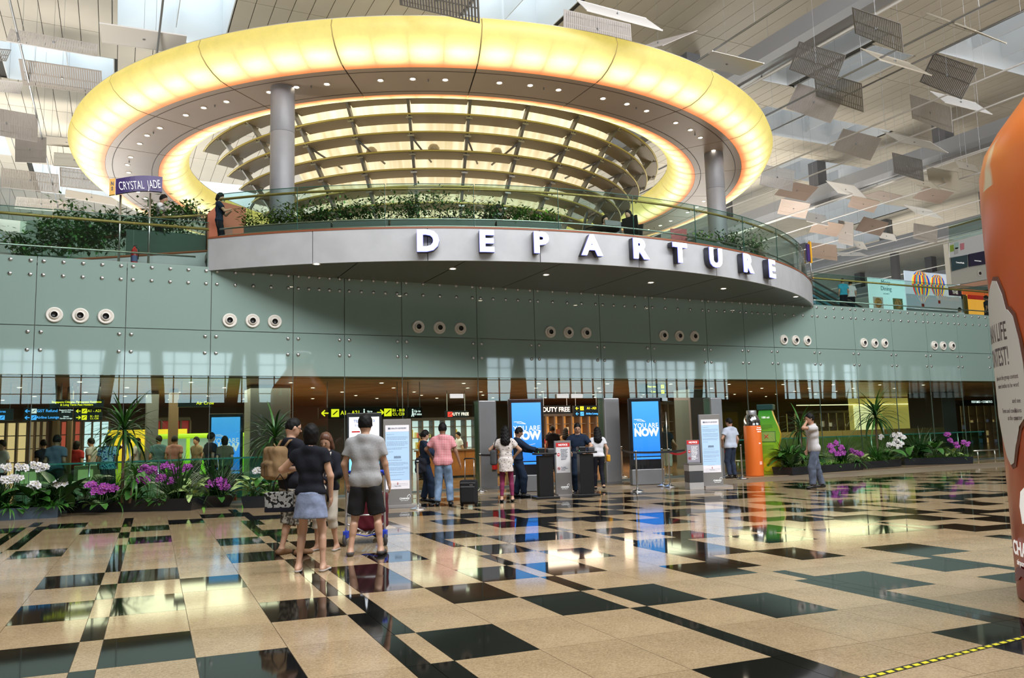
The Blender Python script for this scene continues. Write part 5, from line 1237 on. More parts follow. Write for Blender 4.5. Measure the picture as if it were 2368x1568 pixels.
def belt(lab, a, b, z=.955, sag=.02, m=None, loc=None):
    a = np.array(a); b = np.array(b); B = MB(); n = 8; d = (b-a)/np.linalg.norm(b-a); nrm = (-d[1]*.003, d[0]*.003)
    V = []; Fc = []
    for k in range(n+1):
        t_ = k/n; p = a+(b-a)*t_; zz = z-sag*4*t_*(1-t_)
        for s_, hh in ((-1, -.025), (1, -.025), (1, .025), (-1, .025)): V.append((p[0]+s_*nrm[0], p[1]+s_*nrm[1], zz+hh))
    for k in range(n):
        for j in range(4): Fc.append((k*4+j, k*4+(j+1) % 4, k*4+4+(j+1) % 4, k*4+4+j))
    Fc += [(0, 1, 2, 3), (4*n+3, 4*n+2, 4*n+1, 4*n)]
    return tag(B.add(V, Fc).build('queue_belt', m or mat('belt_black', (.012, .012, .014), .6), None, False, (a[0], a[1], z)), lab, 'belt', 'queue belts')
m_rbelt = mat('belt_red', (.35, .01, .015), .6)
pil2 = G(1414, 1119); pil1 = G(1126, 1130)
belt('black queue belt from the second pillar to the post before the screen', (pil2[0]+.25, pil2[1]-.2, 0), SPOS[1]); belt('black queue belt between the post before the second screen and the notice cabinet', (SPOS[1][0]+.03, SPOS[1][1], 0), G(1588, 1128))
belt('black queue belt running from the first pillar to the left post', (SPOS[4][0]+.03, SPOS[4][1]-0, 0), (pil1[0]+.6, pil1[1]-.3, 0)); belt('red queue belt right of the second screen', (SPOS[2][0]+.03, SPOS[2][1], 0), G(1590, 1122), .90, .06, m_rbelt)
belt('red rope belt behind the man in pale blue shirt', (SPOS[6][0]-.03, SPOS[6][1], 0), G(1668, 1104), .88, .12, m_rbelt)
# fire extinguishers
def extinguisher(lab, loc, rz_=0):
    t = thing('fire_extinguisher', lab, 'fire extinguisher', loc, rz_, 'red fire extinguishers')
    MB().lathe([(.001, 0), (.075, 0), (.08, .02), (.08, .44), (.05, .52), (.025, .54), (.025, .57)], 20).build('cylinder', mat('extinguisher_red', (.55, .02, .02), .3), t, True)
    MB().tube([(-.03, 0, .58), (.07, 0, .61)], .012, 6).build('lever', m_black, t, True); MB().tube([(.02, 0, .57), (.10, 0, .50), (.09, 0, .25)], .010, 6).build('hose', m_black, t, True); MB().lathe([(.081, .18), (.081, .33)], 20).build('label_band', mat('ext_label', (.1, .12, .3), .5), t, True)
p = G(1140, 1134); extinguisher('red fire extinguisher hung on the first grey pillar beside the dress', (p[0]+.06, p[1]-.02, .55))
MB().b2(p[0]+.0, p[0]+.12, p[1]+.02, p[1]+.12, .5, .56).build('extinguisher_bracket', m_steel_d); bpy.data.objects['extinguisher_bracket']['label'] = 'small steel bracket carrying the fire extinguisher at the first pillar'; bpy.data.objects['extinguisher_bracket']['category'] = 'bracket'
# low barrier rails
for (xa, ya, xb, yb, lab) in ((1702, 1092, 1742, 1092, 'low steel floor rail left of the orange bottle'), (2254, 1066, 2310, 1062, 'low steel floor rail right of the last planter')):
    a = G(xa, ya); b = G(xb, yb); t = thing('floor_rail', lab, 'rail', a, 0)
    MB().tube([(0, 0, .38), (b[0]-a[0], b[1]-a[1], .38)], .025, 8).build('rail_tube', m_steel, t, True)
    for q in (.15, .85): MB().tube([((b[0]-a[0])*q, (b[1]-a[1])*q, 0), ((b[0]-a[0])*q, (b[1]-a[1])*q, .38)], .02, 6).build('rail_post', m_steel, t, True)

# ============================================================ GIANT BOTTLES
m_ora = mat('bottle_orange', (.80, .17, .025), .32, spec=.5); m_sil = mat('bottle_silver', (.75, .75, .78), .12, 1)
p = G(1761, 1101); t = thing('orange_bottle', 'man-high orange cylinder bottle with silver neck and cap', 'bottle', (p[0], p[1]+.28, 0), R(-26))
MB().lathe([(.001, 0), (.265, 0), (.27, .02), (.27, 1.52), (.26, 1.55)], 40).build('bottle_body', m_ora, t, True)
MB().lathe([(.262, 1.55), (.262, 1.60), (.25, 1.72), (.21, 1.83), (.165, 1.88)], 40).build('bottle_shoulder', m_sil, t, True); MB().lathe([(.15, 1.86), (.155, 1.88), (.155, 2.01), (.14, 2.03), (.001, 2.03)], 32).build('bottle_cap', mat('cap_silver', (.38, .38, .39), .4, .6), t, True)
for s_, z, sz, dx in (('Are you', 1.49, .05, .16), ('Aerosols', 1.43, .06, .15), ('100 ml?', 1.36, .05, .17), ('YES', 1.0, .05, .17)):
    o = text(s_, sz, m_wtxt, t, (.13, -.245, z), (PI/2, 0, R(30)), .003, .001)
B = MB()
for q in range(3): B.box((.15+.012*q*0, -.235, .73+.0), (.12, .012, .03), R(32)) if q == 0 else None
lb = MB(); a = R(-60)
for k in range(4):
    lb.box((.272*math.cos(a), .272*math.sin(a), .36+.025*k), (.004, .10, .008), a)
tag(lb.build('fine_print', m_wtxt, t), kind='stuff')
# green and yellow flat bottle
p = G(1800, 1097); t = thing('green_bottle_stand', 'curvy green and yellow bottle-shaped stand with dark green cap', 'bottle', (p[0]-.02, p[1]+.35, 0), R(-50))
m_yel = mat('stand_yellow', (.80, .50, .01), .35); m_grn = bpy.data.materials.new('stand_green'); m_grn.use_nodes = True; _nt = m_grn.node_tree; _b = _nt.nodes['Principled BSDF']; _b.inputs['Roughness'].default_value = .35
_tc = _nt.nodes.new('ShaderNodeTexCoord'); _sp = _nt.nodes.new('ShaderNodeSeparateXYZ'); _nt.links.new(_tc.outputs['Generated'], _sp.inputs[0]); _rp = _nt.nodes.new('ShaderNodeValToRGB'); _nt.links.new(_sp.outputs[2], _rp.inputs[0])
_e = _rp.color_ramp.elements; _e[0].color = (.42, .50, .01, 1); _e[1].color = (.03, .30, .03, 1); _q = _e.new(.45); _q.color = (.25, .48, .02, 1); _nt.links.new(_rp.outputs[0], _b.inputs['Base Color'])
wp = [(.26, .0), (.36, .10), (.40, .30), (.37, .50), (.33, .66), (.34, .90), (.40, 1.10), (.41, 1.28), (.36, 1.50), (.28, 1.72), (.22, 1.90), (.19, 2.04)]
poly = [(x_, z_) for x_, z_ in wp]+[(-x_, z_) for x_, z_ in wp[::-1]]
MB().prism([(x_*1.0, z_) for x_, z_ in poly], -.26, -.32, 0, None) if 0 else None
B = MB(); n = len(poly); B.add([(x_, -.28, z_) for x_, z_ in poly]+[(x_, -.22, z_) for x_, z_ in poly], [tuple(range(n))[::-1], tuple(range(n, 2*n))]+[(k, (k+1) % n, n+(k+1) % n, n+k) for k in range(n)]); B.build('green_face', m_grn, t)
B = MB(); B.add([(x_*.96, -.22, z_*.995) for x_, z_ in poly]+[(x_*.96, .32, z_*.995) for x_, z_ in poly], [tuple(range(n))[::-1], tuple(range(n, 2*n))]+[(k, (k+1) % n, n+(k+1) % n, n+k) for k in range(n)]); B.build('yellow_body', m_yel, t)
MB().b2(-.25, .25, -.32, .36, 2.04, 2.22).build('cap', mat('cap_green', (.01, .05, .045), .35), t, bevel=.02)
text('100 ml', .09, m_wtxt, t, (0, -.286, 1.80), bold=.002); lines(t, -.2, .2, 1.56, 4, .04, mat('ink_green', (.03, .14, .03), .5), -.284, 3, .012, 'green_print'); lines(t, -.22, .22, .92, 8, .035, mat('ink_green', (.03, .14, .03), .5), -.284, 5, .009, 'small_green_print')
MB().b2(-.28, .28, -.288, -.282, 1.02, 1.36).build('picture_frame', mat('ink_green', (.03, .14, .03), .5), t); MB().b2(-.26, .26, -.292, -.286, 1.04, 1.34).build('picture_field', mat('pic_green', (.25, .38, .08), .5), t)
B = MB(); B.tube([(-.06, -.295, 1.14), (.06, -.295, 1.26)], .012, 4); B.tube([(-.06, -.295, 1.26), (.06, -.295, 1.14)], .012, 4); B.build('red_cross', m_red, t)
for k, (x_, z_, r_) in enumerate(((0, .40, .13), (-.17, .30, .11), (.12, .22, .13), (.20, .42, .08), (-.04, .18, .09))):
    MB().lathe([(.001, 0), (r_, 0), (r_, -.004*(k+1)), (.001, -.004*(k+1))], 20, (x_, -.282, z_), axis='y').build('petal_spot', mat('spot_lime', (.55, .52, .01), .4) if k % 2 == 0 else m_yel, t)
MB().lathe([(.001, 0), (.035, 0), (.035, -.025), (.001, -.025)], 12, (0, -.282, .29), axis='y').build('spot_centre', mat('spot_green', (.05, .3, .02), .4), t)
# giant bottle at the right edge
gb = G(2352, 1377); dr = np.array([RX[0], RX[1]]); dr /= np.linalg.norm(dr); rb = 1.3
_d = ray(2352, 1377); dr = np.array([_d[1], -_d[0]])/math.hypot(_d[0], _d[1]); c0 = (gb[0]+dr[0]*rb, gb[1]+dr[1]*rb); t = thing('giant_orange_bottle', 'giant orange advertising bottle with white cloud print at the right edge', 'bottle', (c0[0], c0[1], 0), 0)
m_big = bpy.data.materials.new('big_orange'); m_big.use_nodes = True; _nt = m_big.node_tree; _b = _nt.nodes['Principled BSDF']; _b.inputs['Roughness'].default_value = .3
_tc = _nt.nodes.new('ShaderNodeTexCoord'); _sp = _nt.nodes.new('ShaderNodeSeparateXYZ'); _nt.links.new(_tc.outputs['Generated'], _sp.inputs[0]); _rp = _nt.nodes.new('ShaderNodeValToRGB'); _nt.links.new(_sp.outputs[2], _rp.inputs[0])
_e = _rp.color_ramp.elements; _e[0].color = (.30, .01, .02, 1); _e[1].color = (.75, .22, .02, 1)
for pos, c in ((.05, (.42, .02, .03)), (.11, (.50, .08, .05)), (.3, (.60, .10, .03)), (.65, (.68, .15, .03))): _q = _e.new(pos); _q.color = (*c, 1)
_wv = _nt.nodes.new('ShaderNodeTexNoise'); _wv.inputs['Scale'].default_value = 1.5; _mp = _nt.nodes.new('ShaderNodeMapping'); _mp.inputs['Scale'].default_value = (1.4, 1.4, .55); _nt.links.new(_tc.outputs['Object'], _mp.inputs[0]); _nt.links.new(_mp.outputs[0], _wv.inputs['Vector'])
_r2 = _nt.nodes.new('ShaderNodeValToRGB'); _r2.color_ramp.elements[0].position = .60; _r2.color_ramp.elements[1].position = .66; _ml = _nt.nodes.new('ShaderNodeMath'); _ml.operation = 'MULTIPLY'; _gt = _nt.nodes.new('ShaderNodeMath'); _gt.operation = 'GREATER_THAN'; _gt.inputs[1].default_value = .70
_nt.links.new(_sp.outputs[2], _gt.inputs[0]); _nt.links.new(_wv.outputs['Fac'], _r2.inputs[0]); _nt.links.new(_r2.outputs[0], _ml.inputs[0]); _nt.links.new(_gt.outputs[0], _ml.inputs[1])
_mx = _nt.nodes.new('ShaderNodeMix'); _mx.data_type = 'RGBA'; _mx.inputs[7].default_value = (.62, .55, .42, 1); _nt.links.new(_ml.outputs[0], _mx.inputs[0]); _nt.links.new(_rp.outputs[0], _mx.inputs[6]); _nt.links.new(_mx.outputs[2], _b.inputs['Base Color'])
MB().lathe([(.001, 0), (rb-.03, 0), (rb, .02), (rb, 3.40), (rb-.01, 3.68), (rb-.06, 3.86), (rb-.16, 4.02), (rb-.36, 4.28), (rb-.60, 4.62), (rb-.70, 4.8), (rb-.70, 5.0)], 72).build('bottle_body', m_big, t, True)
MB().lathe([(.62, 4.95), (.64, 5.0), (.64, 5.5), (.60, 5.55), (.001, 5.55)], 40).build('bottle_cap', m_sil, t, True)
aL = math.atan2(-dr[1], -dr[0])        # the silhouette side seen from the photographer
def on_bottle(parent, name, m, outline, off, zoff=0):
    """flat print wrapped round the bottle: outline in (arc metres from the silhouette, height)"""
    bm = bmesh.new(); vs_ = [bm.verts.new((x_, 0, z_)) for x_, z_ in outline]; bm.faces.new(vs_); bmesh.ops.triangulate(bm, faces=bm.faces)
    bmesh.ops.subdivide_edges(bm, edges=bm.edges, cuts=4, use_grid_fill=True)
    for v in bm.verts:
        a = aL+v.co.x/rb; z_ = v.co.z; v.co = ((rb+off)*math.cos(a), (rb+off)*math.sin(a), z_+zoff)
    me = bpy.data.meshes.new(name); bm.to_mesh(me); bm.free(); me.materials.append(m); o = bpy.data.objects.new(name, me); COL.objects.link(o); o.parent = parent
    so_ = o.modifiers.new('t', 'SOLIDIFY'); so_.thickness = .004; return o
def wrap_text(parent, s_, size, m, a_m, z, off=.012, sx=1, bold=0, align='LEFT'):
    o = text(s_, size, m, parent, (0, 0, 0), (0, 0, 0), .001, bold, 1, align, lh=1)
    for v in o.data.vertices:
        a = aL+(a_m+v.co.x*sx)/rb; r_ = rb+off+v.co.z; z_ = z+v.co.y; v.co = (r_*math.cos(a), r_*math.sin(a), z_)
    o.rotation_euler = (0, 0, 0); return o
m_cl = mat('cloud_print', (.66, .66, .66), .5); m_clt = mat('cloud_text', (.10, .07, .08), .5); m_clr = mat('cloud_rim', (.16, .05, .03), .5)
cloud = [(-.3, 2.35), (.1, 2.55), (.35, 2.70), (.45, 2.68), (.53, 2.55), (.57, 2.42), (.60, 2.41), (.66, 2.35), (.71, 2.15), (.735, 1.95), (.73, 1.70), (.69, 1.52), (.60, 1.45), (.55, 1.43), (.52, 1.30), (.45, 1.15), (.38, 1.13), (.30, 1.2), (.1, 1.5), (-.2, 1.6)]
on_bottle(t, 'cloud_outline', m_clr, [(x_*1.03+.012, 1.9+(z_-1.9)*1.04) for x_, z_ in cloud], .003); on_bottle(t, 'cloud_panel', m_cl, cloud, .008)  # dark printed outline under the cloud panel
for s_, z, sz in (('BIGGER THAN LIFE', 2.24, .22), ('CONTEST!', 2.03, .22)): wrap_text(t, s_, sz, m_clt, .55, z, sx=.55, bold=.002, align='RIGHT')
for s_, z in (('Join us in the group contest', 1.86), ('where bottles to be won!', 1.79), ('and see', 1.66), ('Terms and conditions', 1.58), ('at the counter', 1.52)): wrap_text(t, s_, .055, m_clt, .66, z, sx=.75, align='RIGHT')
wrap_text(t, 'CHANGI', .16, m_wtxt, .22, .44, sx=.95, bold=.004); wrap_text(t, 'airport singapore', .07, m_wtxt, .30, .33, sx=.95)
on_bottle(t, 'wing_mark', m_wtxt, [(.50, .66), (.48, .80), (.52, .92), (.66, 1.0), (.60, .88), (.58, .78), (.62, .68)], .008)
on_bottle(t, 'dark_swirl', mat('swirl', (.16, .02, .05), .4), [(.12, .14), (.2, .25), (.34, .3), (.6, .26), (.6, .2), (.36, .22), (.24, .16)], .006)
# hazard tape on the floor
a = G(1985, 1572); b = G(2460, 1450); L_ = math.hypot(b[0]-a[0], b[1]-a[1]); ang_ = math.atan2(b[1]-a[1], b[0]-a[0]); t = thing('hazard_tape', 'black and yellow dashed warning tape on the floor at bottom right', 'tape', (a[0], a[1], 0), ang_)
MB().b2(0, L_, -.028, .028, 0, .002).build('tape_strip', m_black, t); sb = None
n = int(L_/.085)
for k in range(n):
    if sb is None: sb = MB().add([(0, -.022, .002), (.055, -.022, .002), (.062, .012, .002), (.007, .012, .002), (0, -.022, .0035), (.055, -.022, .0035), (.062, .012, .0035), (.007, .012, .0035)], [(3, 2, 1, 0), (4, 5, 6, 7), (0, 1, 5, 4), (1, 2, 6, 5), (2, 3, 7, 6), (3, 0, 4, 7)]).build('yellow_block', mat('tape_yellow', (.75, .68, .03), .5), t); sb.location = (k*.085, 0, 0)
    else: inst(sb, t, (k*.085, 0, 0))
# ============================================================ PLANTS
m_leafd = mat('leaf_dark', (.022, .075, .018), .3, var=.3, vscale=8); m_leafm = mat('leaf_mid', (.055, .18, .03), .35, var=.25, vscale=8); m_leafb = mat('leaf_bright', (.14, .33, .03), .45, var=.3, vscale=10); m_leafy = mat('leaf_yellowgreen', (.20, .30, .05), .45, var=.3)
m_bark = mat('bark', (.13, .085, .055), .8, bump=.4, bscale=40); m_pot = mat('trough_dark', (.012, .015, .02), .22, spec=.5); m_wfl2 = mat('petal_white', (.80, .78, .80), .5); m_pfl = mat('petal_purple', (.36, .06, .38), .5); m_pfc = mat('petal_core', (.5, .12, .3), .5); m_soil = mat('soil', (.02, .014, .01), .9); m_stem = mat('stem_green', (.06, .14, .03), .5)
def blade_mesh(name, L, W, droop, m, n=6, fold=.25, tip=.0):
    V = []; Fc = []
    for k in range(n+1):
        t_ = k/n; a = droop*t_; x = L*(math.sin(a)/droop if droop > .01 else t_); z = -L*(1-math.cos(a))/droop if droop > .01 else 0
        w_ = W*(math.sin(PI*min(1, (.12+t_*.88))**.8) if tip == 0 else math.sin(PI*(t_*.94+.04))**.7)
        V += [(x, -w_/2, z+fold*w_*.5), (x, 0, z), (x, w_/2, z+fold*w_*.5)]
    for k in range(n):
        Fc += [(3*k, 3*k+1, 3*k+4, 3*k+3), (3*k+1, 3*k+2, 3*k+5, 3*k+4)]
    me = bpy.data.meshes.new(name); me.from_pydata(V, [], Fc); me.materials.append(m); me.polygons.foreach_set('use_smooth', [True]*len(me.polygons)); return me
BL_ = {'drac': [blade_mesh('leaf', 1.02, .056, d, m_leafd if q else m_leafm) for q, d in enumerate((.7, 1.3, 1.8))], 'draclight': [blade_mesh('leaf', .80, .06, d, m_leafm) for d in (.9, 1.5, 2.0)],
 'broad': [blade_mesh('leaf', .52, .24, d, m_leafd if q == 0 else m_leafm, 6, .25, 1) for q, d in enumerate((.6, 1.1, 1.5))], 'varieg': [blade_mesh('leaf', .42, .18, d, mat('leaf_variegated', (.30, .42, .14), .4, var=.7, vscale=14), 6, .25, 1) for d in (.7, 1.2, 1.6)]}
def fresh_blades(kind):  return BL_[kind]
def put_leaf(parent, kind, pos, az, el, sc_=1.0, roll=0, name='leaf'):
    o = bpy.data.objects.new(name, random.choice(BL_[kind])); COL.objects.link(o); o.parent = parent; o.location = pos
    o.rotation_euler = Euler((roll, -el, az)); o.scale = (sc_,)*3; return o
def merged_blades(parent, name, m, n, rad, L, W, z0=0, el=(.2, 1.35), seed=0, sx=1.0, sy=1.0, droop=(.5, 1.8)):
    r_ = random.Random(seed); B = MB()
    for _ in range(n):
        a = r_.random()*2*PI; e = el[0]+(el[1]-el[0])*r_.random(); l = L*(.6+.5*r_.random()); rr = rad*math.sqrt(r_.random()); bx, by = rr*math.cos(r_.random()*6.28)*sx, rr*math.sin(r_.random()*6.28)*sy
        dr_ = droop[0]+(droop[1]-droop[0])*r_.random(); V = []; Fc = []; seg = 4
        for k in range(seg+1):
            t_ = k/seg; ee = e-dr_*t_*.9; 
            if k == 0: x, z = 0, 0
            else: x += l/seg*math.cos(ee+dr_*.45/seg); z += l/seg*math.sin(ee)
            w_ = W*math.sin(PI*(.15+.83*t_)); ca, sa = math.cos(a), math.sin(a)
            V += [(bx+x*ca+w_/2*sa, by+x*sa-w_/2*ca, z0+z), (bx+x*ca-w_/2*sa, by+x*sa+w_/2*ca, z0+z)]
        for k in range(seg): Fc.append((2*k, 2*k+1, 2*k+3, 2*k+2))
        B.add(V, Fc)
    me = bpy.data.meshes.new(name); me.from_pydata(B.v, [], B.f); me.materials.append(m); o = bpy.data.objects.new(name, me); COL.objects.link(o); o.parent = parent; return tag(o, kind='stuff')
rp_ = random.Random(11)
def dracaena(lab, loc, trunk_h, n=58, sc_=1.0, lean=(0, 0), kind='drac'):
    n = int(n*1.25); t = thing('dracaena_tree', lab, 'tree', loc, 0)
    MB().tube([(0, 0, 0), (lean[0]*.3, lean[1]*.3, trunk_h*.4), (lean[0]*.8, lean[1]*.8, trunk_h*.8), (lean[0], lean[1], trunk_h)], [.040*sc_, .034*sc_, .028*sc_, .024*sc_], 8).build('trunk', m_bark, t, True)
    for k in range(n):
        u = (k+.5)/n; el_ = -.45+1.85*(u**1.0); az = k*2.399+rp_.random()*.4
        put_leaf(t, kind, (lean[0], lean[1], trunk_h-.12+.16*u), az, el_, sc_*(.85+.3*rp_.random()))
    return t
def tuft(lab, loc, H, n=130, m=None, seed=0, W=.014, rad=.12, cat='plant', name='grass_tuft', sx=1, sy=1):
    t = thing(name, lab, cat, loc, 0)
    merged_blades(t, 'blades', m or m_leafd, int(n*1.4), rad, H*1.3, W*1.3, 0, (.55, 1.5), seed, sx, sy, (.2, 1.3)); MB().lathe([(.001, -.01), (.05, -.01), (.04, .06), (.001, .07)], 8).build('crown', m_stem, t, True); return t
def broadleaf(lab, loc, n=13, sc_=1.0, kind='broad', stalk=.30, seed=1):
    t = thing('broadleaf_plant', lab, 'plant', loc, 0); r_ = random.Random(seed); S = MB()
    for k in range(n):
        az = k*2.399+r_.random()*.5; h_ = stalk*sc_*(.35+.9*r_.random()); d_ = (.06+.14*r_.random())*sc_; p_ = (d_*math.cos(az), d_*math.sin(az), h_); S.tube([(0, 0, 0), (p_[0]*.4, p_[1]*.4, h_*.7), p_], .008*sc_, 5)
        put_leaf(t, kind, p_, az, .15+.9*r_.random(), sc_*(.8+.4*r_.random()), r_.uniform(-.3, .3))
    S.build('stalks', m_stem, t, True); return t
def blossom_mesh(m, name, core=None):
    V = []; Fc = []
    for k in range(5):
        a = 2*PI*k/5; c_, s_ = math.cos(a), math.sin(a); b_ = len(V)
        for (x, y, z) in ((.004, 0, 0), (.022, -.016, .008), (.040, 0, .004), (.022, .016, .008)): V.append((x*c_-y*s_, x*s_+y*c_, z))
        Fc.append((b_, b_+1, b_+2, b_+3))
    b_ = len(V)
    for k in range(6): V.append((.009*math.cos(k*PI/3), .009*math.sin(k*PI/3), .012))
    V.append((0, 0, .022))
    for k in range(6): Fc.append((b_+k, b_+(k+1) % 6, b_+6))
    me = bpy.data.meshes.new(name); me.from_pydata(V, [], Fc); me.materials.append(m); me.materials.append(core or m_pfc)
    mi = [0]*5+[1]*6; me.polygons.foreach_set('material_index', mi); return me
BLO = {'w': blossom_mesh(m_wfl2, 'flower', mat('petal_core_pale', (.75, .70, .45), .5)), 'p': blossom_mesh(m_pfl, 'flower')}
def orchid(lab, base, heads, colr, seed=0, nb=13):
    """base on the soil; heads: list of (dx, dy, dz) centres of flower clusters"""
    t = thing('orchid', lab, 'flower', base, 0); r_ = random.Random(seed)
    for hx, hy, hz in heads:
        MB().tube([(hx*.1, hy*.1, 0), (hx*.5, hy*.5, hz*.7), (hx*.85, hy*.85, hz*1.05), (hx, hy, hz)], .006, 5).build('stem', m_stem, t, True)
        for k in range(nb):
            o = bpy.data.objects.new('flower', BLO[colr]); COL.objects.link(o); o.parent = t
            u = r_.uniform(-1, 1); o.location = (hx+u*.105, hy-.03+r_.uniform(-.03, .03), hz+r_.uniform(-.045, .05)-abs(u)*.03); o.rotation_euler = (R(60)+r_.uniform(-.4, .6), r_.uniform(-.5, .5), r_.uniform(-1, .6)); o.scale = (1.7,)*3
    for k in range(5): put_leaf(t, 'broad', (0, 0, 0), k*1.3+seed, .5+.3*(k % 2), .65)
    return t
def trough(lab, xa, ya, xb, yb, dep, h, flare=.06, col=None):
    a = G(xa, ya); b = G(xb, yb); L_ = math.hypot(b[0]-a[0], b[1]-a[1]); an = math.atan2(b[1]-a[1], b[0]-a[0]); t = thing('planter_trough', lab, 'planter', (a[0], a[1], 0), an, 'black plant troughs')
    B = MB(); f_ = flare
    def q(x0, x1, y0, y1, z): return [(x0, y0, z), (x1, y0, z), (x1, y1, z), (x0, y1, z)]
    V = q(f_, L_-f_, f_*.3, dep-f_, 0)+q(0, L_, 0, dep, h)+q(.03, L_-.03, .03, dep-.03, h)+q(.04, L_-.04, .04, dep-.04, h-.05); Fc = [(3, 2, 1, 0)]
    for r0 in (0, 4, 8):
        for k in range(4): Fc.append((r0+k, r0+(k+1) % 4, r0+4+(k+1) % 4, r0+4+k))
    B.add(V, Fc).build('trough_body', col or m_pot, t); MB().b2(.04, L_-.04, .04, dep-.04, h-.07, h-.04).build('soil', m_soil, t)
    return t, a, b, an, L_
def along(a, b, u, dep=0):
    dx, dy = b[0]-a[0], b[1]-a[1]; l = math.hypot(dx, dy); return (a[0]+dx*u-dy/l*dep, a[1]+dy*u+dx/l*dep)
m_potb = mat('trough_blue_grey', (.05, .075, .11), .35)
T1 = trough('blue-grey low plant trough at the far left under the white orchids', -60, 1208, 134, 1197, .62, .24, .01, m_potb); T2 = trough('long black plant trough under the tall dracaena and pink-purple orchids', 137, 1187, 446, 1181, .62, .27); T3 = trough('flared black plant bowl left of the family, holding small purple orchids', 462, 1175, 546, 1171, .6, .27, .16); T4 = trough('black plant trough behind the man with the backpack', 556, 1176, 668, 1172, .6, .26)
T5 = trough('black plant trough right of the green bottle, behind the walking man', 1832, 1099, 1998, 1086, .75, .24, .03); T6 = trough('low black plant bowl holding the right dracaena and white orchids', 2000, 1084, 2086, 1078, .75, .24, .03); T7 = trough('black plant trough at the far right with broad leaves and purple orchids', 2092, 1076, 2252, 1072, .75, .25, .02)
# groundcover
for (T, n, sd, lab) in ((T1, 260, 1, 'blue-grey trough'), (T2, 520, 2, 'long black trough'), (T3, 170, 3, 'flared bowl'), (T4, 150, 4, 'trough behind the man with the backpack'), (T5, 460, 5, 'trough right of the green bottle'), (T6, 240, 6, 'bowl with the right dracaena'), (T7, 380, 7, 'farthest right trough')):
    tt, a, b, an, L_ = T; h_ = .2 if T is T1 else .22
    o = merged_blades(None, 'groundcover', m_leafb, int(n*1.5), .5, .26, .014, 0, (.3, 1.4), sd, L_*.98, .30, (.3, 1.5)); c_ = along(a, b, .5, .28); o.location = (c_[0], c_[1], h_-.03); o.rotation_euler = (0, 0, an)
    tag(o, 'bright green grassy groundcover along the front of the %s' % lab, 'plant', kind='stuff')
zb = .20
def at_T(T, u, dep): c_ = along(T[1], T[2], u, dep*.72); return (c_[0], c_[1], zb)
Y_ = lambda px, py, Y: aty(px, py, Y)
dracaena('tall dracaena with spiky drooping crown on a straight trunk in the long left trough', (Y_(284, 1100, 20.1)[0], 20.3, zb), 1.62, 64, 1.0)
t2 = dracaena('short two-branched dracaena in front of the tall one with glossy leaves', (Y_(296, 1100, 20.0)[0]+.05, 20.05, zb), .62, 34, .75, (.1, 0), 'draclight')
dracaena('leaning dracaena with wide drooping crown behind the man with the backpack', (Y_(640, 1080, 20.2)[0], 20.2, zb), 1.38, 60, 1.02, (-.05, 0))
dracaena('tall dracaena rising from the bowl of white orchids right of the walking man', at_T(T6, .62, .5), 1.62, 66, 1.15)
dracaena('smaller dracaena crown behind the head of the walking man', (at_T(T5, .35, .8)[0], at_T(T5, .35, .8)[1], zb), 1.25, 40, .95)
TUF = [(T1, .25, .6, .62, 1, 'dark grassy tuft behind the white orchids at the far left'), (T1, .8, .6, .5, 2, 'dark strap-leaved tuft at the right end of the blue-grey trough'), (T2, .30, .45, .62, 3, 'arching pale-edged tuft left of the short dracaena'), (T2, .82, .5, .95, 4, 'large dark spiky tuft above the purple orchids'),
 (T3, .45, .45, .95, 5, 'large dark spiky tuft in the flared bowl'), (T5, .12, .6, .85, 6, 'dark grassy tuft between green bottle and walking man'), (T5, .85, .6, .80, 7, 'dark spiky tuft right of the walking man'), (T7, .30, .6, .95, 8, 'dark spiky tuft left of the last purple orchids'), (T6, .55, .5, .65, 9, 'mid-green tuft at the foot of the right dracaena')]
for T, u, dp, H, sd, lab in TUF: tuft(lab, at_T(T, u, dp), H, 190, m_leafd if sd != 9 else m_leafm, sd, .016, .14)
BR = [(T1, .68, .45, 1.0, 1, 'broad', 'glossy broad-leaved plant right of the white orchids'), (T1, .98, .55, 1.1, 2, 'broad', 'large-leaved plant hanging over the gap between left troughs'), (T2, .12, .5, 1.0, 3, 'broad', 'dark broad-leaved plant at the left end of the long trough'), (T2, .52, .3, .8, 4, 'broad', 'low dark broad-leaved plant under the short dracaena'), (T2, .96, .25, .8, 5, 'varieg', 'cream-variegated plant at the right end of the long trough'),
 (T4, .22, .3, .95, 6, 'varieg', 'cream-variegated plant behind the backpack'), (T4, .55, .45, 1.0, 7, 'broad', 'dark leafy plant between backpack and flared bowl'), (T5, .06, .25, 1.2, 8, 'broad', 'large glossy-leaved plant beside the green bottle'), (T5, .30, .3, 1.05, 9, 'broad', 'glossy-leaved plant half hidden by the walking man'), (T6, .1, .3, .8, 10, 'varieg', 'pale-edged plant left of the right dracaena bowl'),
 (T6, .85, .4, .9, 11, 'broad', 'dark broad-leaved plant right of the white orchids'), (T7, .22, .3, 1.1, 12, 'broad', 'big veined-leaf plant in the far right trough'), (T7, .50, .35, 1.05, 13, 'broad', 'second veined-leaf plant left of the last purple orchids'), (T7, .72, .2, .8, 14, 'varieg', 'small pale plant below the last purple orchids')]
for T, u, dp, s_, sd, kd, lab in BR: broadleaf(lab, at_T(T, u, dp), 15, s_, kd, .34, sd)
def strappy(lab, T, u, dp, sd, m):
    t = thing('spider_plant', lab, 'plant', at_T(T, u, dp), 0); r_ = random.Random(sd)
    for k in range(26): put_leaf(t, 'draclight', (0, 0, 0), k*2.4+r_.random(), .2+.9*r_.random(), .62)
    return t
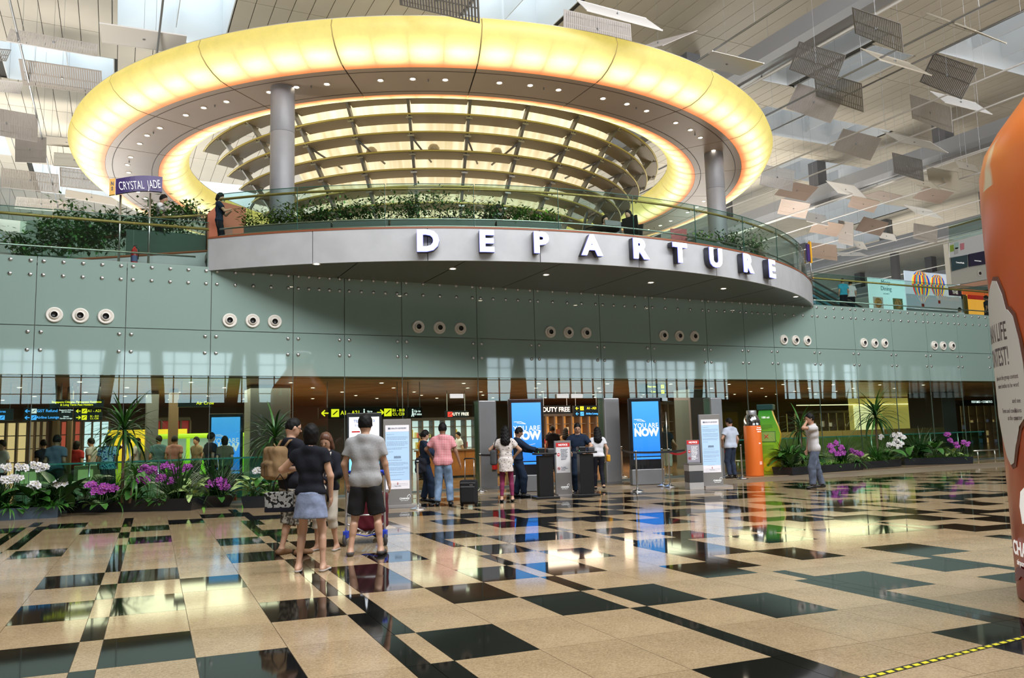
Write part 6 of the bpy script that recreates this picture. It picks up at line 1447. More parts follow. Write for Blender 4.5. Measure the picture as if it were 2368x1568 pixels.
strappy('pale strap-leaved plant spilling over the blue-grey trough', T1, .93, .08, 1, None); strappy('strap-leaved plant spilling over the middle of the long trough', T2, .42, .06, 2, None); strappy('strap-leaved plant spilling over the right troughs', T5, .95, .1, 3, None); strappy('strap-leaved plant left in the blue-grey trough', T1, .4, .1, 4, None)
OR = [(20.0, 'w', 'white orchid with dense clusters at the left picture edge', (40, 1130), [(12, 1080), (2, 1108), (28, 1106)]), (20.0, 'w', 'white orchid with two clusters beside the pair at the edge', (60, 1130), [(52, 1078), (38, 1105)]), (20.0, 'w', 'white orchid with a wide double cluster', (90, 1135), [(80, 1076), (98, 1080)]), (19.9, 'w', 'low white orchid below the wide double cluster', (85, 1150), [(80, 1120)]), (19.9, 'w', 'single low white orchid left of the purple ones', (138, 1150), [(140, 1116)]),
 (19.9, 'p', 'low purple orchid in two clusters at the left of the long trough', (235, 1160), [(228, 1132), (244, 1124)]), (20.0, 'p', 'small purple orchid above the low left one', (215, 1150), [(212, 1122), (258, 1128)]), (20.1, 'p', 'purple orchid with two clusters right of the dracaena trunks', (345, 1140), [(332, 1082), (354, 1086)]), (20.1, 'p', 'purple orchid with one high cluster', (380, 1130), [(386, 1076)]), (20.1, 'p', 'purple orchid with two high clusters at the right', (420, 1140), [(412, 1086), (434, 1080)]), (20.0, 'p', 'purple orchid with three lower clusters', (370, 1150), [(368, 1103), (330, 1108), (402, 1110)]),
 (20.0, 'p', 'small purple orchid in the flared bowl', (510, 1150), [(510, 1112), (490, 1118), (516, 1124)]), (20.2, 'w', 'white orchid peeking out beside the backpack', (605, 1140), [(598, 1086)])]
for k, (Y, c_, lab, bs, hd) in enumerate(OR):
    b_ = aty(bs[0], bs[1], Y); b_ = (b_[0], Y, zb); orchid(lab, b_, [(aty(x, y, Y)[0]-b_[0], 0, aty(x, y, Y)[2]-zb) for x, y in hd], c_, k)
OR2 = [(T5, .52, .45, 'p', 'dense purple orchid just right of the walking man', [(1918, 1030), (1932, 1024), (1944, 1034), (1922, 1040)]), (T5, .66, .35, 'p', 'low purple orchid beside the dense one', [(1936, 1048), (1948, 1046)]), (T5, .95, .3, 'p', 'purple orchid between the walking man and the white orchids', [(1978, 1046), (1988, 1050), (1970, 1042)]),
 (T6, .75, .45, 'w', 'large white orchid with many clusters under the right dracaena', [(2036, 1010), (2066, 1006), (2078, 1004), (2088, 1010), (2070, 1018), (2082, 1024), (2052, 1028), (2066, 1026), (2076, 1032)]), (T7, .12, .3, 'p', 'small purple orchid right of the white ones', [(2102, 1042)]), (T7, .86, .5, 'p', 'large purple orchid at the far right trough end', [(2196, 1018), (2208, 1026), (2228, 1022), (2236, 1026), (2212, 1034), (2188, 1004)])]
for k, (T, u, dp, c_, lab, hd) in enumerate(OR2):
    b_ = at_T(T, u, dp); Y = b_[1]; orchid(lab, b_, [(aty(x, y, Y)[0]-b_[0], 0, aty(x, y, Y)[2]-zb) for x, y in hd], c_, 30+k)
# shrubs upstairs
m_leafs = mat('shrub_leaf', (.10, .22, .06), .5, var=.45, vscale=5)
def shrub(lab, loc, w_, h_, n=420, seed=0, m=None, leaf=.075, rz_=0, dep=.35, name='shrub'):
    t = thing(name, lab, 'shrub', loc, rz_); r_ = random.Random(seed); B = MB(); S = MB()
    ns = max(4, int(w_*7)); tips = []
    for k in range(ns):
        x0 = (k+.5)/ns*w_-w_/2; hh = h_*(.45+.6*r_.random()); x1 = x0+r_.uniform(-.25, .25); y1 = r_.uniform(-dep, dep)*.8
        S.tube([(x0, 0, 0), ((x0+x1)/2, y1*.4, hh*.55), (x1, y1, hh)], .007, 4); tips.append((x0, x1, y1, hh))
    for _ in range(n):
        x0, x1, y1, hh = r_.choice(tips); u = .15+.9*r_.random(); sp_ = .05+.13*u
        c_ = (x0+(x1-x0)*u+r_.gauss(0, sp_), y1*u+r_.gauss(0, sp_), hh*u+r_.gauss(0, .05)); a = r_.random()*6.28; e = r_.uniform(-.9, .5); L_ = leaf*(.7+.7*r_.random()); W_ = L_*.38
        d = Vector((math.cos(a)*math.cos(e), math.sin(a)*math.cos(e), math.sin(e))); s_ = d.cross(Vector((0, 0, 1))).normalized(); c_ = Vector(c_)
        B.add([c_, c_+d*L_*.5+s_*W_*.5, c_+d*L_, c_+d*L_*.5-s_*W_*.5], [(0, 1, 2, 3)])
    me = bpy.data.meshes.new('foliage'); me.from_pydata(B.v, [], B.f); me.materials.append(m or m_leafs); o = bpy.data.objects.new('foliage', me); COL.objects.link(o); o.parent = t; tag(o, kind='stuff')
    S.build('stems', m_bark, t, True); return t
m_gpl = mat('planter_grey', (.13, .13, .125), .6)
def arc_planter(lab, a0, a1, h=.52):
    c_ = cp(14.3, (a0+a1)/2, 6.42); t = thing('balcony_planter', lab, 'planter', c_, 0); arc_box(MB(), 14.12, 14.55, 6.46, 6.42+h, a0, a1, 12).build('planter_box', m_gpl, t, False, c_); arc_box(MB(), 14.16, 14.51, 6.42+h-.03, 6.42+h+.005, a0+.002, a1-.002, 12).build('soil', m_soil, t, False, c_); return t
def ang_px(px, py, z, r=14.33): 
    d = ray(px, py); a_ = d[0]**2+d[1]**2; b_ = 2*(d[0]*-CB[0]+d[1]*-CB[1]); cc = CB[0]**2+CB[1]**2-r*r; t_ = (-b_-math.sqrt(max(0, b_*b_-4*a_*cc)))/2/a_; return math.atan2((EYE+d*t_)[1]-CB[1], (EYE+d*t_)[0]-CB[0])
PA = [(575, 770, 'grey balcony planter behind the left column'), (775, 900, 'grey balcony planter left of the D'), (905, 1140, 'grey balcony planter above the letters D and E'), (1145, 1290, 'grey balcony planter above the letters P and A'), (1592, 1690, 'grey balcony planter above the letter R at right'), (1695, 1830, 'grey balcony planter at the right end of the balcony')]
for xa, xb, lab in PA: arc_planter(lab, ang_px(xa, 500, 6.9), ang_px(xb, 500, 6.9))
SH = [(600, 1.0, .62, 380, m_leafy, 'light green shrub left of the left column'), (668, .9, .66, 420, m_leafy, 'yellow-green shrub at the foot of the left column'), (728, .8, .55, 300, None, 'small shrub right of the left column'), (786, 1.2, .85, 520, None, 'bushy dark green shrub halfway to the D'), (848, 1.0, .62, 300, None, 'low shrub left above the D'), (935, .9, .82, 360, None, 'upright airy shrub above the D'),
 (1000, 1.2, .92, 460, None, 'tall airy shrub between D and E'), (1100, 1.1, .70, 380, None, 'loose shrub left of the seated man'), (1160, .9, .55, 300, None, 'small shrub in front of the seated man'), (1216, .7, .45, 260, m_leafb, 'bright green trailing plant above the P'), (1262, .8, .42, 300, m_leafb, 'bright green trailing plant right above the P'),
 (1625, 1.0, .35, 340, m_leafb, 'low bright green plant above the letter U'), (1690, 1.0, .7, 420, None, 'dark shrub above the second R'), (1742, 1.2, .95, 620, None, 'large bushy shrub near the right end of the balcony'), (1800, 1.0, .6, 420, m_leafy, 'shrub at the right tip of the balcony')]
for k, (px, w_, h_, n, m, lab) in enumerate(SH):
    a = ang_px(px, 480, 7.0); c_ = cp(14.33, a, 6.92); shrub(lab, c_, w_, h_, int(n*1.3), k, m, .12, a+PI/2, .18)
# left upper terrace plants
m_terr = mat('terrace_wall', (.30, .27, .25), .6)
for k, (px, py, Y, w_, h_, n, lab) in enumerate(((98, 590, 22.9, 1.4, .75, 560, 'bushy pale green shrub at the far left behind the glass rail'), (165, 585, 23.2, 1.3, 1.0, 620, 'dark leafy shrub second from the left on the terrace'), (215, 580, 23.6, 1.2, 1.25, 680, 'tallest leafy shrub on the left terrace'), (275, 545, 23.6, 1.2, .75, 420, 'shrub around the poles of the purple sign'), (420, 515, 23.4, 1.3, .6, 420, 'low shrub in front of the ramp at the left'), (360, 520, 23.6, 1.0, .5, 300, 'low plant under the man in white'))):
    p = aty(px, py, Y); shrub(lab, (p[0], Y, p[2]), w_, h_, int(n*1.3), 50+k, m_leafs, .17, 0, .3)
# ============================================================ INSIDE THE GLASS (transit hall)
tc_ = struct('ceiling_transit', (0, 0, 3.08)); m_wood = mat('ceiling_wood', (.46, .27, .15), .35, var=.25, vscale=1.2)
for k in range(60):
    y0 = 21.6+k*.62; 
    if y0 > 50: break
    MB().b2(-14, 60, y0, y0+.585, 0, .05).build('ceiling_board', m_wood, tc_)
MB().b2(-14, 60, 21.5, 60, .07, .12).build('ceiling_backing', m_black, tc_)
r_ = random.Random(5); dl0 = None
for iy in range(5):
    for ix in range(15):
        x_ = -6+ix*2.6+(iy % 2)*1.1; y_ = 23+iy*2.3
        if dl0 is None: dl0 = downlight(tc_, (x_, y_, -.002), .06, (0, 0, 0))
        else:
            o = inst(dl0, tc_, (x_, y_, -.002)); l = dl0.children[0].copy(); COL.objects.link(l); l.parent = o
bw = struct('wall_transit_back', (0, 40, 0)); MB().b2(-14, 60, 0, .2, 0, 3.08).build('wall_panel', mat('transit_wall', (.16, .12, .09), .5), bw)
m_yl = emis('sign_yellow', (.8, .7, .02), (1, .88, .02), 1.1); m_bl = emis('sign_blue', (.05, .3, .8), (.08, .42, 1), 1.3); m_wl = emis('sign_white', (.8, .8, .8), (1, 1, 1), .9); m_sb = mat('sign_black', (.008, .008, .01), .3)
def hsign(lab, px0, px1, py0, py1, Y, items, rows=1, name='hanging_sign'):
    a = aty(px0, py0, Y); b = aty(px1, py1, Y); W = b[0]-a[0]; zt = aty((px0+px1)/2, py0, Y)[2]; zb_ = aty((px0+px1)/2, py1, Y)[2]; H = zt-zb_
    cx = (a[0]+b[0])/2; t = thing(name, lab, 'sign', (cx, Y, (zt+zb_)/2), 0)
    MB().b2(-W/2, W/2, 0, .12, -H/2, H/2).build('sign_box', m_sb, t)
    if zt < 2.95:
        for q in (-.4, .4): MB().tube([(W*q, .06, H/2), (W*q, .06, 3.08-(zt+zb_)/2)], .012, 5).build('hanger_rod', m_steel_d, t)
    for s_, fx, row, sz, m in items:     # fx: fraction across, row: 0 top..rows-1
        z = H/2-H*(row+.5)/rows; x_ = -W/2+W*fx; h_ = H/rows
        if s_ == 'SQ': MB().b2(x_-h_*.36, x_+h_*.36, -.012, -.002, z-h_*.36, z+h_*.36).build('pictogram_field', m, t); MB().tube([(x_-h_*.2, -.016, z-h_*.15), (x_+h_*.2, -.016, z+h_*.2)], h_*.05, 4).build('pictogram', m_sb, t)
        elif s_ in ('<', '>'):
            d = -1 if s_ == '<' else 1; B = MB(); B.b2(x_-h_*.3, x_+h_*.3, -.012, -.002, z-h_*.06, z+h_*.06)
            for q in (-1, 1): B.tube([(x_+d*h_*.32, -.008, z), (x_+d*h_*.02, -.008, z+q*h_*.26)], h_*.055, 4)
            B.build('arrow', m, t)
        elif s_ == 'MAN': B = MB(); B.lathe([(.001, -h_*.09), (h_*.09, 0), (.001, h_*.09)], 8, (x_, -.01, z+h_*.28)); B.tube([(x_, -.01, z+h_*.18), (x_, -.01, z-h_*.08)], h_*.07, 5); B.tube([(x_, -.01, z-h_*.05), (x_-h_*.1, -.01, z-h_*.36)], h_*.05, 5); B.tube([(x_, -.01, z-h_*.05), (x_+h_*.1, -.01, z-h_*.36)], h_*.05, 5); B.build('walking_figure', m, t)
        else: text(s_, h_*sz, m, t, (x_, -.006, z), bold=h_*.008, sx=.95)
    return t
hsign('black hanging gate sign reading A1 - A21 and B1 - B10', 737, 940, 942, 967, 22.6, [('<', .07, 0, 1, m_yl), ('SQ', .18, 0, 1, m_yl), ('A1 - A21', .35, 0, .52, m_yl), ('MAN', .505, 0, 1, m_wl), ('Up to\n9 mins', .57, 0, .22, m_wl), ('>', .69, 0, 1, m_yl), ('SQ', .78, 0, 1, m_yl), ('B1 - B10\nC1, C20', .905, 0, .36, m_yl)])
hsign('small black walking time sign right of the gate sign', 942, 976, 942, 967, 22.6, [('MAN', .35, 0, 1, m_wl), ('Up to\n10 mins', .68, 0, .28, m_wl)])
hsign('black sign with blue GST Refund and Airline Lounge lines', 56, 136, 943, 973, 23.5, [('<', .1, 0, .8, m_bl), ('SQ', .28, 0, 1, m_wl), ('GST Refund', .66, 0, .6, m_bl), ('<', .1, 1, .8, m_bl), ('SQ', .28, 1, 1, m_bl), ('Airline Lounge', .68, 1, .55, m_bl)], 2)
hsign('black sign with white airline list left of the gate numbers', 138, 168, 943, 973, 23.5, [('Singapore Airlines\nJet Airways', .5, 0, .28, m_wl), ('Qantas\nGarden Lounge', .5, 1, .28, m_wl)], 2)
hsign('black sign with yellow gate arrows A1 and B1 left of the dracaena', 172, 236, 943, 973, 23.5, [('<', .15, 0, 1, m_yl), ('SQ', .36, 0, 1, m_yl), ('A1 - A21', .72, 0, .55, m_yl), ('>', .15, 1, 1, m_yl), ('SQ', .36, 1, 1, m_yl), ('B1 - B10\nC1, C20', .72, 1, .36, m_yl)], 2)
hsign('black sign with yellow words about citizens and pass holders', 114, 240, 924, 942, 22.8, [('Singapore Citizens, Permanent Residents\n& Long Term Pass Holders', .5, 0, .36, m_yl)])
hsign('black sign reading Air Crew in yellow', 412, 490, 924, 941, 22.8, [('Air Crew', .80, 0, .62, m_yl)])
hsign('black sign at the left picture edge ending in Area', -60, 30, 945, 973, 23.5, [('Waiting Area', .55, 0, .55, m_bl), ('SQ', .72, 1, .9, m_bl)], 2)
hsign('black sign with large glowing DUTY FREE letters', 1252, 1320, 938, 957, 27, [('DUTY FREE', .5, 0, .8, emis('duty_warm', (.9, .7, .6), (1, .82, .7), 1.5))])
hsign('small black sign with red emblem and DUTY FREE', 1030, 1082, 950, 966, 27, [('DUTY FREE', .62, 0, .62, emis('duty_warm', (.9, .7, .6), (1, .82, .7), 1.5)), ('SQ', .2, 0, .9, emis('red_logo', (.6, .02, .02), (1, .05, .03), 1.0))])
hsign('black sign with yellow A1 and blue lounge lines in the gate', 1327, 1388, 938, 963, 25.5, [('<', .12, 0, .9, m_yl), ('SQ', .3, 0, .9, m_yl), ('A1 - A21', .68, 0, .6, m_yl), ('<', .12, 1, .9, m_bl), ('SQ', .3, 1, .9, m_bl), ('Airline Lounge', .7, 1, .5, m_bl)], 2)
hsign('dim yellow-green directional sign high above the second screen', 1478, 1542, 888, 912, 23.0, [('Departure', .45, 0, .5, m_yl), ('SQ', .85, 0, .9, m_yl), ('Gates', .5, 1, .5, m_yl), ('SQ', .85, 1, .9, m_yl)], 2)
hsign('red lit sign board reading PERFUMES + COSMETICS at the far right', 2228, 2312, 925, 934, 34, [('PERFUMES + COSMETICS', .5, 0, .8, m_wl)])
bpy.data.objects['sign_box'].name = 'sign_box'
# lit shop fronts
def shop(lab, px0, px1, py0, py1, Y, c, es, bays, seed, cols, base=None, name='shop_front'):
    a = aty(px0, (py0+py1)/2, Y); b = aty(px1, (py0+py1)/2, Y); zt = aty((px0+px1)/2, py0, Y)[2]; zb_ = aty((px0+px1)/2, py1, Y)[2]; zb_ = max(.0, zb_)
    W = b[0]-a[0]; t = thing(name, lab, 'shop', ((a[0]+b[0])/2, Y, 0), 0); r_ = random.Random(seed)
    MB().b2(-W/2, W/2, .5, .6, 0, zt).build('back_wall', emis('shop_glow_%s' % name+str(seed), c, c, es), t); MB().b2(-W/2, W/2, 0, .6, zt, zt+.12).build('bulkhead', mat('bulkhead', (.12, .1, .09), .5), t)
    for k in range(bays+1): MB().b2(-W/2+W*k/bays-.03, -W/2+W*k/bays+.03, 0, .5, 0, zt).build('partition', mat('partition', (.2, .15, .12), .5), t)
    for z in (.5, .95, 1.4, 1.85):
        if z < zt-.2: MB().b2(-W/2, W/2, .2, .5, z, z+.03).build('shelf', mat('shelf', (.3, .25, .2), .4), t)
    for ci, c2 in enumerate(cols):
        B = MB()
        for k in range(int(W*7/len(cols))):
            x_ = r_.uniform(-W/2+.1, W/2-.1); z = r_.choice([.03, .53, .98, 1.43]); h_ = r_.uniform(.12, .34)
            if z+h_ < zt: B.b2(x_-r_.uniform(.03, .08), x_+.05, .25, .40, z, z+h_)
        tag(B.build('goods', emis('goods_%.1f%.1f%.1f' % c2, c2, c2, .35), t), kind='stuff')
    return t
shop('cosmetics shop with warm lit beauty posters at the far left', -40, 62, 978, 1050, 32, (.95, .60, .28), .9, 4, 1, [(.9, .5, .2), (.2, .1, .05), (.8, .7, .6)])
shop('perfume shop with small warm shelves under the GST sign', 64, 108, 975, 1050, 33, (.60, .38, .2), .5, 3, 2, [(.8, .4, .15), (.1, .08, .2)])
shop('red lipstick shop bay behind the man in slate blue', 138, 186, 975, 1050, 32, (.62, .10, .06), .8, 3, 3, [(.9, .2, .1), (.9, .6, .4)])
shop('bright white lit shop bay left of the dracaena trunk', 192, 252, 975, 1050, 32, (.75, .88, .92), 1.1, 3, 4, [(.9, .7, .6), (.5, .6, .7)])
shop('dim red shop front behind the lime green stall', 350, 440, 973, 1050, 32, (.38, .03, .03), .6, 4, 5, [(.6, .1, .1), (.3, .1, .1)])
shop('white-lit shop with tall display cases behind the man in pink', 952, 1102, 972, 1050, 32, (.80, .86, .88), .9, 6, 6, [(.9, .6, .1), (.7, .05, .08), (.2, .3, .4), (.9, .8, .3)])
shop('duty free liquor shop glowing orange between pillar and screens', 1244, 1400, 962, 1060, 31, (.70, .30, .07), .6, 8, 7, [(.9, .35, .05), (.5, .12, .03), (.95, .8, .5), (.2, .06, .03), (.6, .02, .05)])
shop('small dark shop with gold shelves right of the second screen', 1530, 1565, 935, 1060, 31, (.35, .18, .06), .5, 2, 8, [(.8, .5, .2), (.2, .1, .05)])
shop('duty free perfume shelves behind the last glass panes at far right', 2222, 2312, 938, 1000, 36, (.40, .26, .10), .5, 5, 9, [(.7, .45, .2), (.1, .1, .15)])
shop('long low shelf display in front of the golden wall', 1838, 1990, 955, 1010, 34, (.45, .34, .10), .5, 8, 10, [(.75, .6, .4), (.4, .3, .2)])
# golden wall at the right
a = aty(1965, 950, 33.5); b = aty(2180, 950, 33.5); t = thing('golden_wall', 'back-lit golden wall panels behind the right dracaena', 'wall panel', ((a[0]+b[0])/2, 33.5, 0)); W = b[0]-a[0]
for k in range(6): MB().b2(-W/2+W*k/6+.01, -W/2+W*(k+1)/6-.01, 0, .08, .02, 3.0).build('gold_panel', emis('gold_panel%d' % (k % 3), (.55, .42, .10), (.62, .47, .11), (.55, .75, .48)[k % 3]), t)
MB().b2(-W/2+.3, -W/2+1.9, -.03, .0, .02, 2.6).build('cream_panel', emis('cream_glow', (.95, .85, .45), (1, .88, .45), .95), t)
text('GALLERY', .3, m_wl, t, (W*.28, -.03, 1.75)); MB().b2(-W/2-4, W/2, -.1, .08, 2.62, 2.66).build('light_strip', m_lamp if 0 else emis('strip_warm', (1, .8, .4), (1, .85, .5), 1.6), t)
t = thing('low_screen_wall', 'low frosted golden screen wall running behind the right planters', 'screen', (aty(2000, 1010, 27)[0], 27, 0))
for k in range(8): MB().b2(-5.6+k*1.4, -4.22+k*1.4, 0, .04, .05, 1.25).build('frosted_panel', mat('frosted_gold', (.28, .22, .09), .3), t)
MB().b2(-5.6, 5.6, -.04, .08, 0, .05).build('floor_rail', m_steel_d, t)
# big grey columns and walls seen through the panes
def block(lab, px0, px1, Y, dep, zt, m, name='grey_column', cat='column'):
    a = aty(px0, 1000, Y); b = aty(px1, 1000, Y); t = thing(name, lab, cat, ((a[0]+b[0])/2, Y, 0)); W = b[0]-a[0]
    MB().b2(-W/2, W/2, 0, dep, 0, zt).build('shaft', m, t, bevel=.03); MB().b2(-W/2-.02, W/2+.02, -.02, dep, 0, .12).build('skirting', m_steel_d, t); return t
m_gc = mat('column_clad', (.14, .145, .15), .4)
block('wide dark grey square column behind the leaning dracaena', 578, 672, 24.0, 1.2, 3.07, m_gc); block('grey square column left of the small white air nozzle wall', 338, 366, 27, 1.2, 3.07, m_gc)
block('brown column just left of the Air Crew sign', 392, 412, 26, .8, 3.07, mat('col_brown', (.16, .10, .05), .5)); block('brown timber column behind the glass at the left', 118, 136, 25, .5, 3.07, mat('col_brown', (.16, .10, .05), .5)); block('second brown timber column behind the glass at the left', 152, 166, 25, .5, 3.07, mat('col_brown', (.16, .10, .05), .5))
block('dark slanted wall block behind the far right panes', 2184, 2216, 28, 2, 3.07, m_gc); block('grey wall block between the two right gate pillars', 1600, 1640, 24.5, 1.0, 3.0, m_gc)
# yellow arched kiosk
a = aty(338, 1030, 29.5); t = thing('yellow_kiosk', 'yellow arched candy kiosk with pink and white lights', 'kiosk', (a[0], 29.5, 0)); m_ky = emis('kiosk_yellow', (.85, .60, .02), (1, .68, .03), .5)
V = []; n = 16
for rr in (1.05, .62):
    for k in range(n+1): V.append((rr*math.cos(PI*k/n), 0, .75+rr*math.sin(PI*k/n)*.8))
Fc = [(k, k+1, n+2+k, n+1+k) for k in range(n)]; B = MB(); B.add(V, Fc); B.add([(x_, .5, z) for x_, y_, z in V], [f[::-1] for f in Fc])
B.build('arch', m_ky, t); MB().b2(-1.15, 1.25, .05, .5, 1.45, 1.95).build('fascia', m_ky, t); MB().b2(-1.05, -.62, 0, .5, 0, .76).build('pier', m_ky, t); MB().b2(.62, 1.05, 0, .5, 0, .76).build('pier', m_ky, t); MB().b2(-.6, .6, .4, .5, 0, 1.2).build('inner_board', mat('kiosk_grey_in', (.2, .2, .25), .5), t)
text('SWEETS', .3, m_wl, t, (-.5, -.0+.03, 1.75)) if 0 else None
B = MB()
for k in range(15): B.box((1.12*math.cos(PI*k/14), -.03, .75+.9*math.sin(PI*k/14)), (.06, .04, .06))
tag(B.build('bulbs', emis('pink_bulbs', (1, .6, .8), (1, .65, .9), 2), t), kind='stuff')
# lime green stall
a = aty(462, 1030, 28.5); t = thing('lime_stall', 'lime green van-shaped sales stall behind the seated crowd', 'stall', (a[0], 28.5, 0)); m_lime = emis('lime', (.35, .6, .02), (.42, .70, .03), .5)
W = 3.0; MB().b2(-W/2, W/2, 0, .6, .45, .95).build('lower_body', m_lime, t, bevel=.06); MB().b2(-W/2+.2, W/2-.1, 0, .6, 1.62, 1.78).build('roof', m_lime, t, bevel=.05)
for k in range(4): MB().b2(-W/2+.2+k*.9, -W/2+.3+k*.9, 0, .6, .95, 1.62).build('window_pillar', m_lime, t)
MB().b2(-W/2+.3, W/2-.2, .3, .35, .95, 1.62).build('window_field', emis('stall_inside', (.3, .35, .35), (.35, .42, .42), .5), t)
for x_ in (-.9, .9): MB().lathe([(.001, -.04), (.22, -.04), (.22, .04), (.001, .04)], 16, (x_, .02, .22), axis='y').build('wheel', m_rub, t, True)
hsign('slanted pink neon sign of the shop next to the lime stall', 438, 486, 984, 1000, 28, [('ICE CREAM', .5, 0, .7, emis('neon_pink', (1, .4, .6), (1, .45, .65), 1.3))]) if 0 else None
# counters
a = aty(1075, 1035, 27.0); t = thing('service_counter', 'curved wooden service counter behind the suitcase', 'counter', (a[0], 27, 0)); m_cw = mat('counter_wood', (.50, .19, .05), .35, var=.15)
for k in range(4): MB().b2(-1.6+k*.8+.01, -.8+k*.8-.01, 0, .7, .08, .95).build('counter_panel', m_cw, t)
MB().b2(-1.65, 1.65, -.05, .75, .95, 1.0).build('counter_top', mat('counter_top', (.25, .15, .1), .3), t); MB().b2(-1.6, 1.6, .02, .65, 0, .08).build('plinth', m_black, t)
for q in (-.9, .5): MB().b2(q, q+.4, .1, .14, 1.0, 1.28).build('monitor', m_black, t)
NDK = 5; t = thing('desk_row', 'row of low immigration desks with lit fronts behind the left planters', 'desk', (aty(200, 1060, 24)[0], 24.5, 0))
for k in range(5):
    x_ = -4.2+k*1.3; MB().b2(x_, x_+.8, 0, .5, 0, .95).build('desk_body', mat('desk_cream', (.45, .38, .26), .4), t); MB().b2(x_+.1, x_+.45, -.02, .0, .55, .85).build('desk_display', emis('desk_gold', (.8, .6, .3), (.9, .66, .3), .5), t)
def gbarrier(lab, x0, x1, Y):
    t = thing('glass_barrier', lab, 'barrier', ((x0+x1)/2, Y, 0)); n = max(1, round((x1-x0)/1.6)); w_ = (x1-x0)/n
    for k in range(n): MB().b2(-(x1-x0)/2+k*w_+.02, -(x1-x0)/2+(k+1)*w_-.02, -.006, .006, .08, 1.05).build('glass_panel', glass('barrier_glass', (.55, .85, .78), .8), t); MB().tube([(-(x1-x0)/2+k*w_, 0, 0), (-(x1-x0)/2+k*w_, 0, 1.08)], .02, 6).build('barrier_post', m_steel, t, True)
    MB().b2(-(x1-x0)/2, (x1-x0)/2, -.02, .02, 1.05, 1.09).build('top_rail', mat('rail_green', (.05, .22, .20), .3), t); text('CHANGI', .09, mat('label_yellow', (.7, .5, .02), .5, emit=(.8, .6, .02), es=.4), t, ((x1-x0)*.33, -.012, .98)); return t
gbarrier('long glass barrier with green rail behind the left planters', -2, 5.5, 21.9); gbarrier('glass barrier with green rail behind the right planters', 19.5, 33, 22.3)
extinguisher('red fire extinguisher behind the glass near the flared bowl', (aty(541, 1060, 22.4)[0], 22.4, 0))
# wall above the doors: small signs hanging off the transom
for k, (px, lab) in enumerate(((1055, 'white clamp plate on the glass above the pink shirt'), (1300, 'white clamp plate above the notice stand'), (1333, 'second white clamp plate above the notice stand'))):
    p = aty(px, 916, 20.98); o = MB().b2(-.2, .2, -.03, .01, -.06, .06).build('clamp_plate', m_white); o.location = (p[0], 20.97, p[2]); tag(o, lab, 'fitting')

# ============================================================ UPPER LEVEL, LEFT
m_ter = mat('terrace_floor', (.30, .28, .26), .5)
st = struct('floor_terrace'); MB().b2(-14, 2.05, 21.5, 30, 5.75, 5.85).build('terrace_slab', m_ter, st); MB().b2(2.05, 22.3, 21.5, 45, 6.25, 6.41).build('deck_slab', m_ter, st); MB().b2(22.3, 80, 21.5, 60, 5.55, 5.68).build('gallery_slab', m_ter, st)
def straight_rail(lab, x0, x1, z0, z1, Y, bars, ph, n):
    t = thing('balustrade', lab, 'balustrade', ((x0+x1)/2, Y, z0)); W = x1-x0
    for k in range(n):
        a_, b_ = -W/2+W*k/n+.008, -W/2+W*(k+1)/n-.008; MB().b2(a_, b_, -.008, .008, 0, z1-z0).build('glass_panel', m_bglass, t); MB().b2(a_, b_, -.009, .009, z1-z0-.012, z1-z0).build('panel_edge', m_gedge, t)
        MB().tube([(a_+.1, 0, ph-z0-.06), (a_+.1, .07, ph-z0-.06), (a_+.1, .07, ph-z0)], .01, 5).build('rail_bracket', m_steel, t, True)
    MB().tube([(-W/2, .07, ph-z0), (W/2, .07, ph-z0)], .034, 10).build('handrail', m_rail_w, t, True)
    for z in bars: MB().tube([(-W/2, .1, z-z0), (W/2-.3, .1, z-z0)], .022, 8).build('steel_rail', m_steel, t, True)
    return t
straight_rail('straight glass balustrade with wooden handrail on the left part of the green wall', -6.5, 2.0, 5.80, 6.92, 21.0, (6.05,), 6.76, 5)
straight_rail('straight glass balustrade with brass handrail on the right part of the green wall', 22.45, 39.5, 5.80, 6.95, 21.0, (5.98,), 6.78, 9)
# ramp wall with red strip and its planter behind the rail
t = thing('ramp_wall', 'sloping grey ramp wall with red strip descending left from the balcony', 'wall', (1.0, 22.6, 5.85))
B = MB(); B.add([(-3.2, 0, 0), (1.1, 0, 0), (1.1, 0, .68), (-3.2, 0, -.0+.05), (-3.2, .2, 0), (1.1, .2, 0), (1.1, .2, .68), (-3.2, .2, .05)], [(0, 1, 2, 3), (7, 6, 5, 4), (0, 4, 5, 1), (3, 2, 6, 7), (1, 5, 6, 2), (0, 3, 7, 4)]); B.build('wall_face', m_fas, t)
B = MB(); B.tube([(-3.2, 0, .07), (1.1, 0, .70)], .03, 6); B.build('red_strip', m_redw, t)
B = MB(); B.add([(-3.2, .1, .09), (1.1, .1, .72), (1.1, .1, 1.8), (-3.2, .1, 1.15), (-3.2, .112, .09), (1.1, .112, .72), (1.1, .112, 1.8), (-3.2, .112, 1.15)], [(0, 1, 2, 3), (7, 6, 5, 4), (3, 2, 6, 7)]); B.build('ramp_glass', m_bglass, t); MB().tube([(-.3, .15, 1.50), (1.1, .15, 1.72)], .034, 8).build('ramp_handrail', m_rail_w, t, True)
t = thing('terrace_planter', 'long grey-brown planter box on the left terrace below the shrubs', 'planter', (-1.0, 23.2, 5.85)); MB().b2(-4.6, 2.9, -.1, 1.1, 0, .42).build('planter_box', m_terr, t); MB().b2(-4.5, 2.8, 0, 1.0, .40, .43).build('soil', m_soil, t)
MB().tube([(.2, .5, 1.0), (1.5, .5, 1.35)], .05, 8).build('wood_rail', m_redw, t, True)
p = aty(311, 575, 22.1); extinguisher('red fire extinguisher upstairs behind the left glass rail', (p[0], 22.1, 5.85))
